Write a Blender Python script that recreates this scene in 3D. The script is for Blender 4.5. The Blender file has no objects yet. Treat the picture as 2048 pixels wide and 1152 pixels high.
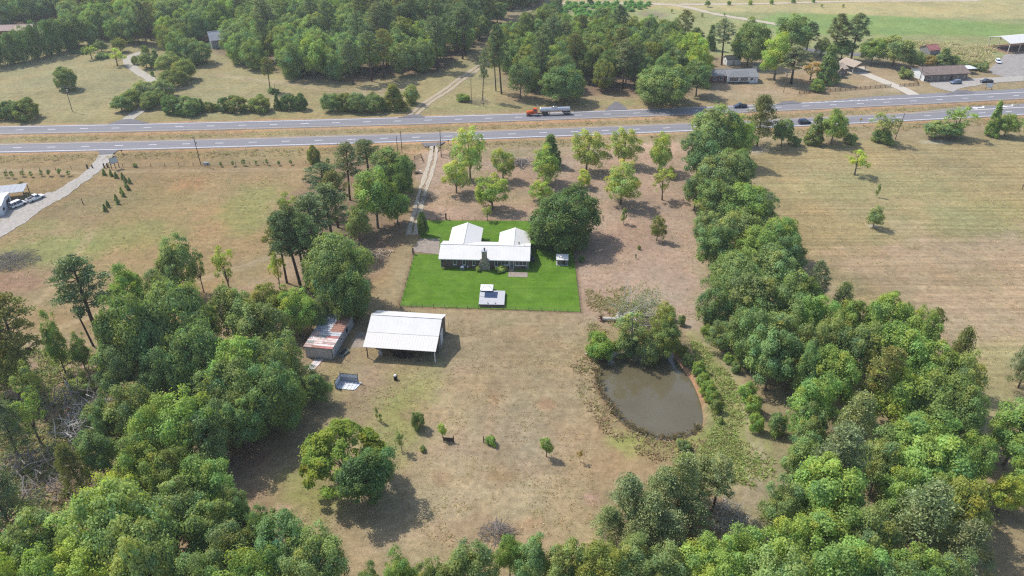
import bpy, bmesh, math, random
import numpy as np
from mathutils import Vector, Matrix

random.seed(7)
RNG = np.random.default_rng(7)
SC = bpy.context.scene
COL = SC.collection
R = math.radians

# ------------------------------------------------------------------ camera
CAM_H, CAM_P, CAM_F = 104.7, R(31.6), 1540.0      # metres up, degrees down, focal length in pixels of a 2048 px wide frame
cam_d = bpy.data.cameras.new('camera')
cam = bpy.data.objects.new('camera', cam_d)
COL.objects.link(cam)
cam.location = (0, 0, CAM_H)
cam.rotation_euler = (R(90) - CAM_P, 0, 0)
cam_d.sensor_width = 36
cam_d.lens = 36 * CAM_F / 2048
cam_d.clip_start = 1
cam_d.clip_end = 9000
SC.camera = cam

# ------------------------------------------------------------------ light
SUN_EL, SUN_SHADOW_AZ = R(52), R(-33)             # shadows fall to +X, -Y
sx, sy = -math.cos(SUN_SHADOW_AZ), -math.sin(SUN_SHADOW_AZ)   # horizontal direction towards the sun
world = bpy.data.worlds.new('World')
SC.world = world
world.use_nodes = True
wn = world.node_tree
wn.nodes.clear()
sky = wn.nodes.new('ShaderNodeTexSky')
sky.sky_type = 'NISHITA'
sky.sun_disc = False
sky.sun_elevation = SUN_EL
sky.sun_rotation = math.atan2(sx, sy)
sky.air_density = 1.0
sky.dust_density = 1.5
bg = wn.nodes.new('ShaderNodeBackground')
bg.inputs['Strength'].default_value = 0.15
wo = wn.nodes.new('ShaderNodeOutputWorld')
wn.links.new(sky.outputs[0], bg.inputs[0])
wn.links.new(bg.outputs[0], wo.inputs[0])
sun_d = bpy.data.lights.new('sun', 'SUN')
sun_d.energy = 3.4
sun_d.angle = R(0.53)
sun_d.color = (1.0, 0.955, 0.88)
sun = bpy.data.objects.new('sun', sun_d)
COL.objects.link(sun)
sdir = Vector((sx * math.cos(SUN_EL), sy * math.cos(SUN_EL), math.sin(SUN_EL)))
sun.rotation_euler = sdir.to_track_quat('Z', 'Y').to_euler()
sun.location = (0, 0, 200)
SC.view_settings.view_transform = 'Standard'
SC.view_settings.look = 'None'
SC.view_settings.exposure = 0.6
SC.view_settings.gamma = 1.0
SC.view_settings.use_curve_mapping = False
SC.cycles.max_bounces = 6
SC.cycles.diffuse_bounces = 3
SC.cycles.glossy_bounces = 2
SC.cycles.transmission_bounces = 3
SC.cycles.transparent_max_bounces = 8
SC.cycles.volume_bounces = 0
SC.cycles.use_denoising = False
SC.cycles.filter_width = 1.25

# ------------------------------------------------------------------ plan: where a sight line meets level z
CP, SP = math.cos(CAM_P), math.sin(CAM_P)
def G(px, py, z=0.0):
    u, v = (px - 1024) / CAM_F, (py - 576) / CAM_F
    t = (CAM_H - z) / (SP + v * CP)
    return Vector((u * t, (CP - v * SP) * t, z))
def GA(pts):
    return np.array([G(a, b)[:2] for a, b in pts])
def height_at(base, py):
    """height of a point above ground point base that is seen at row py"""
    v = (py - 576) / CAM_F
    t = base.y / (CP - v * SP)
    return CAM_H - t * (SP + v * CP)
def pxm(py):
    """pixels per metre (2048 frame) at row py on the ground"""
    return CP / CAM_H * (py - 576 + CAM_F * math.tan(CAM_P))

# ------------------------------------------------------------------ colour
def lin(c):
    c = c / 255.0
    return c / 12.92 if c <= 0.04045 else ((c + 0.055) / 1.055) ** 2.4
LIGHT = 1.90
def S(r, g, b):
    """base colour of a level sunlit surface that is seen as this display colour"""
    return tuple(min(0.86, lin(c) / LIGHT) for c in (r, g, b))

# ------------------------------------------------------------------ materials
MATS = {}
def mat(name, col, rough=0.8, metal=0.0, vary=0.12, scale=1.5, spec=0.3, col2=None, bump=0.0, bscale=8.0):
    if name in MATS:
        return MATS[name]
    m = bpy.data.materials.new(name)
    m.use_nodes = True
    nt = m.node_tree
    b = nt.nodes['Principled BSDF']
    b.inputs['Roughness'].default_value = rough
    b.inputs['Metallic'].default_value = metal
    b.inputs['Specular IOR Level'].default_value = spec
    tc = nt.nodes.new('ShaderNodeTexCoord')
    nz = nt.nodes.new('ShaderNodeTexNoise')
    nz.inputs['Scale'].default_value = scale
    nz.inputs['Detail'].default_value = 6
    nz.inputs['Roughness'].default_value = 0.65
    nt.links.new(tc.outputs['Object'], nz.inputs['Vector'])
    mx = nt.nodes.new('ShaderNodeMix')
    mx.data_type = 'RGBA'
    c2 = col2 if col2 else tuple(max(0, c * (1 - 2.2 * vary)) for c in col)
    mx.inputs[6].default_value = (*[min(0.9, c * (1 + vary)) for c in col], 1)
    mx.inputs[7].default_value = (*c2, 1)
    rp = nt.nodes.new('ShaderNodeMapRange')
    rp.inputs[1].default_value = 0.32
    rp.inputs[2].default_value = 0.72
    nt.links.new(nz.outputs['Fac'], rp.inputs[0])
    nt.links.new(rp.outputs[0], mx.inputs[0])
    nt.links.new(mx.outputs[2], b.inputs['Base Color'])
    if bump:
        n2 = nt.nodes.new('ShaderNodeTexNoise')
        n2.inputs['Scale'].default_value = bscale
        n2.inputs['Detail'].default_value = 5
        nt.links.new(tc.outputs['Object'], n2.inputs['Vector'])
        bp = nt.nodes.new('ShaderNodeBump')
        bp.inputs['Strength'].default_value = bump
        bp.inputs['Distance'].default_value = 0.1
        nt.links.new(n2.outputs['Fac'], bp.inputs['Height'])
        nt.links.new(bp.outputs[0], b.inputs['Normal'])
    MATS[name] = m
    return m

# ------------------------------------------------------------------ object helpers
def tag(o, label=None, cat=None, group=None, kind=None):
    if label: o['label'] = label
    if cat: o['category'] = cat
    if group: o['group'] = group
    if kind: o['kind'] = kind
    return o
def link(name, mesh, parent=None, loc=(0, 0, 0), rz=0.0):
    o = bpy.data.objects.new(name, mesh)
    COL.objects.link(o)
    o.parent = parent
    o.location = loc
    o.rotation_euler = (0, 0, rz)
    return o
def thing(name, label, cat, loc=(0, 0, 0), rz=0.0, group=None):
    return tag(link(name, None, None, loc, rz), label, cat, group)

class MB:
    """collects simple shapes into one mesh"""
    def __init__(s): s.v, s.f = [], []
    def add(s, vs, fs):
        n = len(s.v)
        s.v += [tuple(p) for p in vs]
        s.f += [tuple(i + n for i in f) for f in fs]
        return s
    def box(s, x0, x1, y0, y1, z0, z1, M=None):
        vs = [Vector((x, y, z)) for z in (z0, z1) for y in (y0, y1) for x in (x0, x1)]
        if M: vs = [M @ p for p in vs]
        return s.add(vs, [(0, 2, 3, 1), (4, 5, 7, 6), (0, 1, 5, 4), (2, 6, 7, 3), (0, 4, 6, 2), (1, 3, 7, 5)])
    def prism(s, pts, a, b, axis='y'):
        """outline pts in the two other axes, pushed from a to b along axis"""
        n = len(pts)
        mk = {'y': lambda p, t: (p[0], t, p[1]), 'x': lambda p, t: (t, p[0], p[1]), 'z': lambda p, t: (p[0], p[1], t)}[axis]
        vs = [mk(p, a) for p in pts] + [mk(p, b) for p in pts]
        fs = [tuple(range(n))[::-1], tuple(range(n, 2 * n))] + [(i, (i + 1) % n, n + (i + 1) % n, n + i) for i in range(n)]
        return s.add(vs, fs)
    def slab(s, quad, th):
        """thick sheet: four corners, thickness downward along the normal"""
        q = [Vector(p) for p in quad]
        nrm = (q[1] - q[0]).cross(q[3] - q[0]).normalized()
        if nrm.z < 0: nrm = -nrm
        vs = q + [p - nrm * th for p in q]
        return s.add(vs, [(0, 1, 2, 3), (7, 6, 5, 4)] + [(i, i + 4, (i + 1) % 4 + 4, (i + 1) % 4) for i in range(4)])
    def tube(s, pts, rad, n=6, cap=True):
        pts = [Vector(p) for p in pts]
        if not hasattr(rad, '__len__'): rad = [rad] * len(pts)
        rings = []
        for i, p in enumerate(pts):
            d = (pts[min(i + 1, len(pts) - 1)] - pts[max(i - 1, 0)]).normalized()
            a = d.cross(Vector((0, 0, 1)) if abs(d.z) < 0.9 else Vector((1, 0, 0))).normalized()
            b = d.cross(a)
            rings.append([p + (a * math.cos(2 * math.pi * k / n) + b * math.sin(2 * math.pi * k / n)) * rad[i] for k in range(n)])
        vs = [v for r in rings for v in r]
        fs = [(i * n + k, i * n + (k + 1) % n, (i + 1) * n + (k + 1) % n, (i + 1) * n + k) for i in range(len(pts) - 1) for k in range(n)]
        if cap:
            fs += [tuple(range(n))[::-1], tuple((len(pts) - 1) * n + k for k in range(n))]
        return s.add(vs, fs)
    def lathe(s, prof, axis='z', n=14, o=(0, 0, 0)):
        """profile (r, t) turned about an axis through o"""
        vs = []
        for r, t in prof:
            for k in range(n):
                c, d = r * math.cos(2 * math.pi * k / n), r * math.sin(2 * math.pi * k / n)
                p = {'z': (c, d, t), 'y': (c, t, d), 'x': (t, c, d)}[axis]
                vs.append((p[0] + o[0], p[1] + o[1], p[2] + o[2]))
        m = len(prof)
        fs = [(i * n + k, i * n + (k + 1) % n, (i + 1) * n + (k + 1) % n, (i + 1) * n + k) for i in range(m - 1) for k in range(n)]
        fs += [tuple(range(n))[::-1], tuple((m - 1) * n + k for k in range(n))]
        return s.add(vs, fs)
    def mesh(s, name, material=None, smooth=False):
        me = bpy.data.meshes.new(name)
        me.from_pydata(s.v, [], s.f)
        bm = bmesh.new(); bm.from_mesh(me)
        bmesh.ops.recalc_face_normals(bm, faces=bm.faces)
        bm.to_mesh(me); bm.free()
        if smooth:
            me.polygons.foreach_set('use_smooth', [True] * len(me.polygons))
        if material: me.materials.append(material)
        return me
    def build(s, name, material, parent=None, loc=(0, 0, 0), rz=0.0, smooth=False):
        return link(name, s.mesh(name, material, smooth), parent, loc, rz)
def bx(name, material, parent, *a):
    return MB().box(*a).build(name, material, parent)
def copy_tree(o, parent=None):
    c = o.copy(); COL.objects.link(c); c.parent = parent
    for ch in [k for k in o.children]: copy_tree(ch, c)
    return c

# ------------------------------------------------------------------ smooth random fields over the plan
def vnoise(x, y, sc, seed):
    rg = np.random.default_rng(seed)
    T = rg.random((64, 64))
    fx, fy = x / sc, y / sc
    ix, iy = np.floor(fx).astype(int), np.floor(fy).astype(int)
    tx, ty = fx - ix, fy - iy
    tx, ty = tx * tx * (3 - 2 * tx), ty * ty * (3 - 2 * ty)
    g = lambda a, b: T[a % 64, b % 64]
    return (g(ix, iy) * (1 - tx) + g(ix + 1, iy) * tx) * (1 - ty) + (g(ix, iy + 1) * (1 - tx) + g(ix + 1, iy + 1) * tx) * ty
def fbm(x, y, sc, seed, o=3):
    t = 0; w = 0
    for k in range(o):
        t = t + vnoise(x + 17.3 * k, y - 9.1 * k, sc / 2 ** k, seed + k) * 0.6 ** k
        w += 0.6 ** k
    return t / w
def poly_sd(x, y, P):
    """signed distance, inside positive"""
    n = len(P)
    d = np.full(x.shape, 1e9); ins = np.zeros(x.shape, bool)
    for i in range(n):
        a, b = P[i], P[(i + 1) % n]
        ex, ey = b[0] - a[0], b[1] - a[1]
        L = ex * ex + ey * ey + 1e-9
        t = np.clip(((x - a[0]) * ex + (y - a[1]) * ey) / L, 0, 1)
        d = np.minimum(d, np.hypot(x - a[0] - t * ex, y - a[1] - t * ey))
        c = (a[1] > y) != (b[1] > y)
        ins ^= c & (x < ex * (y - a[1]) / (ey if abs(ey) > 1e-9 else 1e-9) + a[0])
    return np.where(ins, d, -d)
def line_d(x, y, P):
    d = np.full(x.shape, 1e9)
    for a, b in zip(P[:-1], P[1:]):
        ex, ey = b[0] - a[0], b[1] - a[1]
        t = np.clip(((x - a[0]) * ex + (y - a[1]) * ey) / (ex * ex + ey * ey + 1e-9), 0, 1)
        d = np.minimum(d, np.hypot(x - a[0] - t * ex, y - a[1] - t * ey))
    return d
def smst(a, b, v):
    t = np.clip((v - a) / (b - a), 0, 1)
    return t * t * (3 - 2 * t)
# ------------------------------------------------------------------ highway alignment
NEAR = GA([(34, 296.3), (473, 283.8), (611, 280.5), (745, 277.4), (875, 274), (1004, 269.7), (1129, 264.6), (1315, 256.2), (1736, 236.8), (1852, 231.1), (1968, 226), (2022, 223.4)])
FAR = GA([(37, 261.6), (179, 256.5), (318, 252.8), (454, 250.4), (583, 247), (710, 244.6), (835, 242), (957, 238.6), (1017, 236.5), (1253, 226.5), (1311, 224.1), (1651, 209.4), (1762, 204.4), (1871, 199.4), (1979, 195)])
cn = np.polyfit(NEAR[:, 0], NEAR[:, 1], 3)
cf = np.polyfit(FAR[:, 0], FAR[:, 1], 3)
X0, X1 = -330.0, 330.0
def road_y(c, x):
    xc = np.clip(x, -235, 235)
    return np.polyval(c, xc) + np.polyval(np.polyder(c), xc) * (x - xc)
def road_pt(c, x, off=0.0, z=0.0):
    y = float(road_y(c, x)); d = float(np.polyval(np.polyder(c), min(235, max(-235, x))))
    L = math.hypot(1, d)
    return Vector((x - d / L * off, y + off / L, z))
def road_ang(c, x):
    return math.atan(float(np.polyval(np.polyder(c), x)))
def strip(c, x0, x1, o0, o1, z, step=5.0):
    """ribbon along a carriageway between two offsets (numbers or functions of x)"""
    n = max(2, int(abs(x1 - x0) / step) + 1)
    f0 = o0 if callable(o0) else (lambda x: o0)
    f1 = o1 if callable(o1) else (lambda x: o1)
    b = MB(); vs = []
    for x in np.linspace(x0, x1, n):
        vs += [road_pt(c, x, f0(x), z), road_pt(c, x, f1(x), z)]
    b.add(vs, [(2 * i, 2 * i + 2, 2 * i + 3, 2 * i + 1) for i in range(n - 1)])
    return b

# ------------------------------------------------------------------ plan outlines (seen corners brought to the ground)
POND = GA([(1100 + a / 3.84, 600 + b / 3.84) for a, b in [(420, 430), (390, 480), (370, 560), (380, 650), (420, 730), (480, 810), (520, 880), (600, 950), (680, 1000), (780, 1040), (900, 1060), (1000, 1040), (1100, 1010), (1150, 960), (1160, 900), (1145, 800), (1120, 720), (1070, 610), (1010, 530), (950, 450), (930, 400), (800, 380), (600, 390), (500, 400)]])
LAWN = GA([(849, 441), (1055, 442), (1141, 445), (1146, 496), (1161, 624), (800, 612), (829, 508), (878, 509), (878, 478), (840, 477)])
PAD = GA([(840, 477), (879, 478), (879, 509.5), (822, 503)])

# ------------------------------------------------------------------ ground: one sheet, coloured by what grows on it
NU, NV = 500, 520
uu = np.linspace(-1.3, 1.3, NU)
vv = np.linspace(0, 1, NV)
yy = 74 * (600 / 74.0) ** vv
uu = np.concatenate([[-14], uu, [14]])
yy = np.concatenate([[-300], yy, [5000]])
YY, UU = np.meshgrid(yy, uu, indexing='ij')
HW = 1024 / CAM_F * (np.clip(YY, 60, 700) * CP + CAM_H * SP)
GX, GY = UU * HW, YY
gz = (fbm(GX, GY, 14, 31) - 0.5) * 0.12
rn, rf = road_y(cn, GX), road_y(cf, GX)
# median swale and verge ditches
md = (GY - (rn + 5)) / np.maximum(rf - rn - 10, 1)
gz -= np.where((md > 0) & (md < 1), 0.75 * np.sin(np.clip(md, 0, 1) * math.pi), 0)
dn = rn - 6.0 - GY
gz -= np.where((dn > 0) & (dn < 11), 0.5 * np.sin(np.clip(dn / 11, 0, 1) * math.pi), 0)
onroad = ((GY > rn - 5.6) & (GY < rn + 5.2)) | ((GY > rf - 5.4) & (GY < rf + 10))
gz = np.where(onroad, -0.06, gz)
sdp = poly_sd(GX, GY, POND)
gz = np.where(sdp > -2.2, -1.3 * smst(-1.6, 1.2, sdp) + gz * smst(0, 2, -sdp), gz)
flat = [(poly_sd(GX, GY, LAWN) > -1.0), (poly_sd(GX, GY, PAD) > -0.6)]
for k in flat: gz = np.where(k, -0.03, gz)

S0 = S
def S(r, g, b):
    return S0(r + 19, g + 17, b + 18)
C = np.zeros(GX.shape + (3,)); C[:] = S(161, 143, 106)
n1, n2, n3 = fbm(GX, GY, 38, 3), fbm(GX, GY, 11, 8), fbm(GX, GY, 3.2, 15)
def wash(mask, col, amt=1.0):
    k = np.clip(mask * amt, 0, 1)[..., None]
    C[:] = C * (1 - k) + np.array(col) * k
def zone(pts, col, feather=4.0, rag=6.0, amt=1.0):
    P = GA(pts)
    sd = poly_sd(GX, GY, P) + (n2 - 0.5) * rag * 2 + (n3 - 0.5) * rag * 0.7
    wash(smst(-feather, feather, sd), col, amt)
    return sd
def spot(px, py, rx, ry, col, amt=1.0):
    """blurred patch; radii in metres"""
    c = G(px, py)
    d = np.hypot((GX - c.x) / rx, (GY - c.y) / ry) + (n2 - 0.5) * 1.2 + (n3 - 0.5) * 0.6
    wash(1 - smst(0.2, 1.15, d), col, amt * .72)
OL, TAN, PINK, GRN, CLAY, LITTER = S(150, 142, 92), S(168, 150, 112), S(172, 146, 122), S(140, 148, 80), S(190, 138, 96), S(128, 106, 86)
# regions
zone([(-300, 90), (1000, 60), (1000, 250), (-300, 290)], S(158, 148, 102), 5, 8)
zone([(-300, 290), (850, 283), (845, 440), (700, 640), (-300, 700)], S(154, 131, 90), 5, 5)
zone([(840, 300), (1400, 285), (1430, 450), (1400, 660), (1160, 640), (1140, 480), (840, 440)], S(170, 145, 121), 4, 6)
zone([(1480, 292), (2400, 250), (2400, 760), (1900, 760), (1600, 530)], S(166, 149, 103), 4, 3)
zone([(1600, 520), (1750, 490), (2300, 440), (2400, 700), (1880, 730), (1750, 600)], S(173, 150, 118), 7, 12, 0.9)
zone([(1860, 690), (2100, 700), (2100, 830), (1880, 830)], S(160, 150, 104), 5, 8)
zone([(1400, 120), (1840, 130), (1840, 200), (1400, 215)], S(170, 150, 116), 5, 10)
zone([(1060, -150), (2600, -150), (2600, 130), (1800, 118), (1400, 110), (1130, 60)], S(154, 158, 102), 6, 4)
zone([(1100, -150), (2600, -150), (2600, 45), (1750, 34), (1400, 20), (1090, 8)], S(184, 172, 118), 6, 5, 0.95)
zone([(1560, 24), (1800, 33), (2060, 50), (2060, 74), (1600, 68), (1500, 50)], S(128, 156, 80), 4, 3, 0.85)
zone([(1830, 80), (1990, 90), (1985, 128), (1830, 112)], S(172, 162, 108), 5, 10, 0.8)
zone([(870, 640), (1160, 640), (1160, 1030), (600, 1060), (540, 1000), (800, 900), (850, 760)], S(166, 148, 112), 5, 6)
zone([(560, 930), (650, 920), (700, 1010), (640, 1040), (540, 1010)], S(152, 152, 88), 3, 5, 0.9)
zone([(740, 800), (840, 770), (850, 870), (800, 930), (740, 900)], S(150, 150, 84), 3, 5, 0.9)
zone([(760, 740), (880, 735), (870, 800), (740, 820)], S(150, 148, 92), 3, 6, 0.6)
zone([(600, 720), (760, 740), (720, 800), (660, 810)], S(160, 148, 100), 3, 6, 0.6)
zone([(960, 890), (1045, 880), (1035, 975), (940, 975)], S(146, 126, 88), 1.5, 2, 0.75)
zone([(985, 780), (1000, 790), (990, 870), (970, 870)], S(168, 126, 92), 1.5, 1.5, 0.6)
# rough grass about the pond
sdr = sdp + (n2 - 0.5) * 7
wash(smst(-10, -5, sdr) * smst(-60, 60, GX - POND[:, 0].min() + 80), S(150, 134, 94), 0.75)
zone([(1230, 880), (1420, 840), (1520, 800), (1560, 960), (1430, 960), (1300, 900)], S(146, 153, 84), 3, 6, 0.95)
zone([(1380, 670), (1440, 690), (1510, 800), (1520, 950), (1440, 900), (1400, 780)], S(150, 150, 88), 2, 5, 0.9)
cl = smst(-1.9, -0.6, sdp) * smst(0, 1, (GX - G(1370, 780).x + (GY - G(1370, 780).y) * 0.35) / 3 + (n3 - 0.5) * 1.5)
wash(cl, S(200, 140, 104))
wash(smst(-1.3, -0.4, sdp), S(170, 130, 96), 0.7)
# leaf litter under the woods
zone([(150, 60), (330, 70), (440, 105), (560, 140), (720, 165), (880, 140), (975, 85), (975, -200), (-300, -200), (-100, 60)], LITTER, 5, 8, 0.9)
zone([(985, 90), (1040, 185), (1180, 190), (1380, 190), (1420, 130), (1330, 70), (1090, 30)], LITTER, 4, 6, 0.9)
zone([(-200, 640), (180, 700), (560, 600), (700, 600), (600, 760), (520, 900), (560, 1060), (300, 1300), (-200, 1300)], S(160, 136, 110), 5, 7, 0.85)
zone([(560, 400), (700, 320), (830, 320), (790, 470), (800, 490), (700, 590), (600, 600)], LITTER, 3, 5, 0.75)
zone([(1420, 330), (1520, 370), (1600, 520), (1900, 700), (1950, 900), (1900, 1150), (1300, 1150), (1560, 900), (1500, 700), (1400, 600), (1390, 400)], S(152, 140, 102), 3, 5, 0.8)
zone([(1360, 1010), (1450, 1000), (1440, 1070), (1360, 1080)], S(140, 98, 78), 2, 3, 0.8)
# bare, rusty and green patches
for a in [(380, 372, 9, 9, S(176, 128, 86), .8), (445, 440, 9, 16, S(180, 132, 92), .55), (500, 415, 12, 22, GRN, .9), (270, 470, 18, 14, GRN, .7), (100, 505, 18, 14, GRN, .95), (330, 400, 30, 14, OL, .6), (200, 560, 16, 12, OL, .5), (90, 450, 12, 5, GRN, .5), (700, 320, 12, 6, OL, .6), (550, 310, 30, 6, OL, .6),
          (30, 560, 12, 10, S(158, 116, 96), .9), (520, 575, 10, 8, PINK, .7), (585, 540, 8, 8, PINK, .8), (650, 700, 8, 5, PINK, .4), (720, 540, 9, 6, S(186, 158, 132), .6),
          (1180, 560, 8, 12, S(180, 152, 128), .6), (1260, 470, 12, 14, S(160, 124, 100), .6), (1370, 540, 10, 16, S(184, 154, 130), .6), (1000, 310, 16, 6, OL, .7), (1120, 300, 10, 6, OL, .7), (940, 350, 6, 8, S(152, 150, 98), .6), (1030, 400, 8, 10, S(156, 146, 100), .6), (880, 400, 9, 9, TAN, .5),
          (1280, 300, 20, 5, S(206, 172, 142), .7), (1330, 290, 12, 4, S(210, 176, 146), .8), (840, 300, 12, 5, S(196, 158, 120), .7),
          (1500, 300, 9, 3.5, S(206, 188, 168), .9), (1875, 284, 8, 2.5, S(212, 200, 178), .9), (1745, 452, 2.2, 1.2, S(214, 206, 190), 1), (1740, 370, 40, 16, S(164, 160, 104), .6), (1960, 430, 30, 16, S(156, 156, 98), .7), (1850, 560, 30, 10, S(160, 146, 110), .5),
          (1190, 900, 6, 14, S(172, 144, 110), .6), (980, 960, 6, 4, S(172, 128, 90), .4), (885, 955, 3, 3, S(176, 128, 90), .6), (1090, 810, 2.2, 2.2, S(184, 128, 88), .6), (1060, 1045, 2.5, 1.5, S(182, 138, 92), .5), (1180, 998, 1.5, 1.5, S(196, 158, 140), .8), (568, 1018, 1.6, 1.4, S(206, 172, 144), .95), (1010, 830, 10, 6, S(166, 152, 122), .6), (900, 890, 9, 6, S(174, 146, 124), .6), (1040, 900, 9, 8, S(170, 150, 126), .5), (960, 1060, 14, 5, S(178, 150, 124), .4), (700, 1080, 9, 9, TAN, .6),
          (505, 640, 6, 5, S(176, 142, 118), .5), (505, 920, 4, 5, S(176, 132, 108), .8), (150, 750, 6, 5, S(190, 160, 148), .8), (30, 800, 8, 10, S(180, 150, 134), .7),
          (130, 600, 14, 8, TAN, .5), (890, 640, 14, 3, S(172, 152, 118), .7), (1010, 640, 5, 4, S(140, 142, 98), .5), (920, 740, 5, 4, S(184, 148, 126), .6), (740, 760, 6, 5, S(176, 150, 128), .6),
          (520, 130, 40, 6, S(182, 160, 126), .6), (640, 160, 40, 5, S(184, 160, 126), .7), (760, 178, 20, 5, S(186, 160, 130), .6), (250, 228, 12, 3, S(178, 158, 124), .6), (390, 215, 22, 3, TAN, .4), (300, 240, 60, 6, S(148, 148, 90), .7), (650, 232, 80, 5, S(148, 146, 92), .7), (1010, 215, 40, 7, S(146, 148, 88), .8), (1240, 205, 30, 5, S(148, 150, 84), .8),
          (1310, 28, 14, 14, S(138, 116, 104), .8), (1230, 40, 30, 14, S(150, 156, 96), .6), (1330, 8, 40, 6, S(190, 174, 140), .5), (1130, 4, 30, 8, S(192, 170, 140), .7), (1860, 88, 16, 8, S(140, 118, 92), .7), (1540, 185, 14, 3, S(196, 176, 148), .6), (1440, 190, 14, 4, S(180, 160, 128), .6), (1700, 185, 26, 3, S(176, 146, 108), .7), (1680, 165, 16, 4, S(158, 150, 98), .6), (1790, 165, 10, 4, S(168, 146, 106), .7)]:
    spot(*a)
# mown rings round the lower meadow and wheel marks
for pts, w, col in [([(1180, 700), (1178, 850), (1160, 970), (1060, 1000), (940, 990), (880, 940), (868, 860), (900, 780)], 0.9, S(180, 158, 120)),
                    ([(1150, 720), (1140, 860), (1120, 950), (1050, 978), (960, 972)], 0.7, S(178, 158, 122)), ([(1000, 700), (1010, 800), (955, 960), (870, 1060), (730, 1100)], 0.8, S(178, 156, 122)),
                    ([(1420, 690), (1470, 740), (1500, 830), (1520, 930), (1500, 1000)], 0.9, S(178, 160, 128)), ([(620, 480), (500, 530), (330, 580), (160, 640), (0, 700)], 0.8, S(178, 158, 122)), ([(180, 470), (120, 560), (60, 620)], 0.7, S(182, 156, 118)), ([(0, 340), (140, 345), (320, 342), (620, 338)], 0.8, S(176, 154, 118)),
                    ([(430, 150), (560, 165), (700, 185), (770, 190)], 1.2, S(186, 164, 134)), ([(1480, 320), (1500, 420), (1600, 540), (1760, 640)], 1.6, S(180, 158, 120))]:
    P = GA(pts)
    d = line_d(GX, GY, P) + (n3 - 0.5) * 1.2
    wash(np.exp(-((np.abs(d) - w) / 0.45) ** 2), col, 0.6)
    wash(np.exp(-(d / (w * 1.6)) ** 2), col, 0.25)
# verge: dry tan grass, red clay at the edge of the tarmac
for c, s0 in ((cn, 1), (cf, -1)):
    y0 = road_y(c, GX)
    o = GY - y0
    near_edge = -5.2; far_edge = 4.7
    wash(smst(-15, -8, o) * smst(15, 8, o) if s0 == 1 else smst(-12, -6, o) * smst(16, 9, o), S(152, 136, 92), 0.55)
    for e, sg, w in ((near_edge, -1, 1.6), (far_edge, 1, 1.0)):
        d = (o - e) * sg
        k = smst(-0.9, 0.0, d) * smst(w + 1.0, w * 0.5, d + (n2 - 0.5) * 2.6)
        wash(k, S(204, 158, 116), (0.8 if (sg * s0) < 0 or s0 < 0 else .55) * (.6 + .8 * (n1 - .2)))
sdl = poly_sd(GX, GY, LAWN)
wash(smst(-1.2, -0.1, sdl), S(128, 104, 76), 0.7)
n4 = fbm(GX, GY, 1.6, 77, 2)
C *= (0.84 + 0.30 * n1 + 0.26 * (n2 - 0.5) + 0.34 * (n3 - 0.5) + .20 * (n4 - .5))[..., None]
C[..., 0] *= 1 + 0.16 * (fbm(GX, GY, 22, 51) - 0.5) + .14 * (fbm(GX, GY, 5, 52) - .5)
C[..., 2] *= 1 - 0.14 * (fbm(GX, GY, 22, 51) - 0.5)
# mowing lines: strength along two directions
M1 = smst(-3, 3, poly_sd(GX, GY, GA([(1490, 300), (2400, 260), (2400, 780), (1900, 770), (1620, 540)])))
M2 = smst(-3, 3, poly_sd(GX, GY, GA([(870, 640), (1160, 640), (1170, 1000), (900, 1000), (860, 800)]))) * 0.55 + smst(-3, 3, poly_sd(GX, GY, GA([(-200, 330), (640, 330), (560, 520), (-200, 680)]))) * 0.45 + smst(-3, 3, poly_sd(GX, GY, GA([(-200, 130), (800, 170), (800, 235), (-200, 240)]))) * 0.5

S = S0
def grid_mesh(name, X, Y, Z, cols):
    nv, nu = X.shape
    me = bpy.data.meshes.new(name)
    me.vertices.add(nv * nu)
    me.vertices.foreach_set('co', np.stack([X, Y, Z], -1).astype(np.float32).ravel())
    i = np.arange(nv * nu).reshape(nv, nu)
    q = np.stack([i[:-1, :-1], i[:-1, 1:], i[1:, 1:], i[1:, :-1]], -1).reshape(-1, 4)
    me.loops.add(q.size); me.loops.foreach_set('vertex_index', q.ravel().astype(np.int32))
    me.polygons.add(len(q)); me.polygons.foreach_set('loop_start', np.arange(0, q.size, 4, dtype=np.int32))
    me.polygons.foreach_set('use_smooth', np.ones(len(q), bool))
    for nm, c in cols.items():
        at = me.color_attributes.new(nm, 'FLOAT_COLOR', 'POINT')
        at.data.foreach_set('color', np.concatenate([c, np.ones(c.shape[:2] + (1,))], -1).astype(np.float32).ravel())
    me.update(); me.validate()
    return me
gm = grid_mesh('ground', GX, GY, gz, {'soil': C, 'mow': np.stack([M1, M2, np.zeros_like(M1)], -1)})
m = bpy.data.materials.new('dry_grass_ground'); m.use_nodes = True
nt = m.node_tree; bs = nt.nodes['Principled BSDF']; bs.inputs['Roughness'].default_value = 0.95; bs.inputs['Specular IOR Level'].default_value = 0.1
def N(t, **k):
    n = nt.nodes.new(t)
    for a, b in k.items(): setattr(n, a, b)
    return n
at = N('ShaderNodeVertexColor', layer_name='soil'); am = N('ShaderNodeVertexColor', layer_name='mow')
tc = N('ShaderNodeTexCoord')
def noise(scale, detail=4, rough=0.6, vec=None):
    n = N('ShaderNodeTexNoise'); n.inputs['Scale'].default_value = scale; n.inputs['Detail'].default_value = detail; n.inputs['Roughness'].default_value = rough
    nt.links.new(vec if vec else tc.outputs['Object'], n.inputs['Vector']); return n.outputs['Fac']
def math_(op, a, b):
    n = N('ShaderNodeMath', operation=op)
    for i, v in enumerate((a, b)):
        if isinstance(v, (int, float)): n.inputs[i].default_value = v
        else: nt.links.new(v, n.inputs[i])
    return n.outputs[0]
def remap(x, a, b, c, d):
    n = N('ShaderNodeMapRange'); n.inputs[1].default_value = a; n.inputs[2].default_value = b; n.inputs[3].default_value = c; n.inputs[4].default_value = d
    nt.links.new(x, n.inputs[0]); return n.outputs[0]
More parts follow.
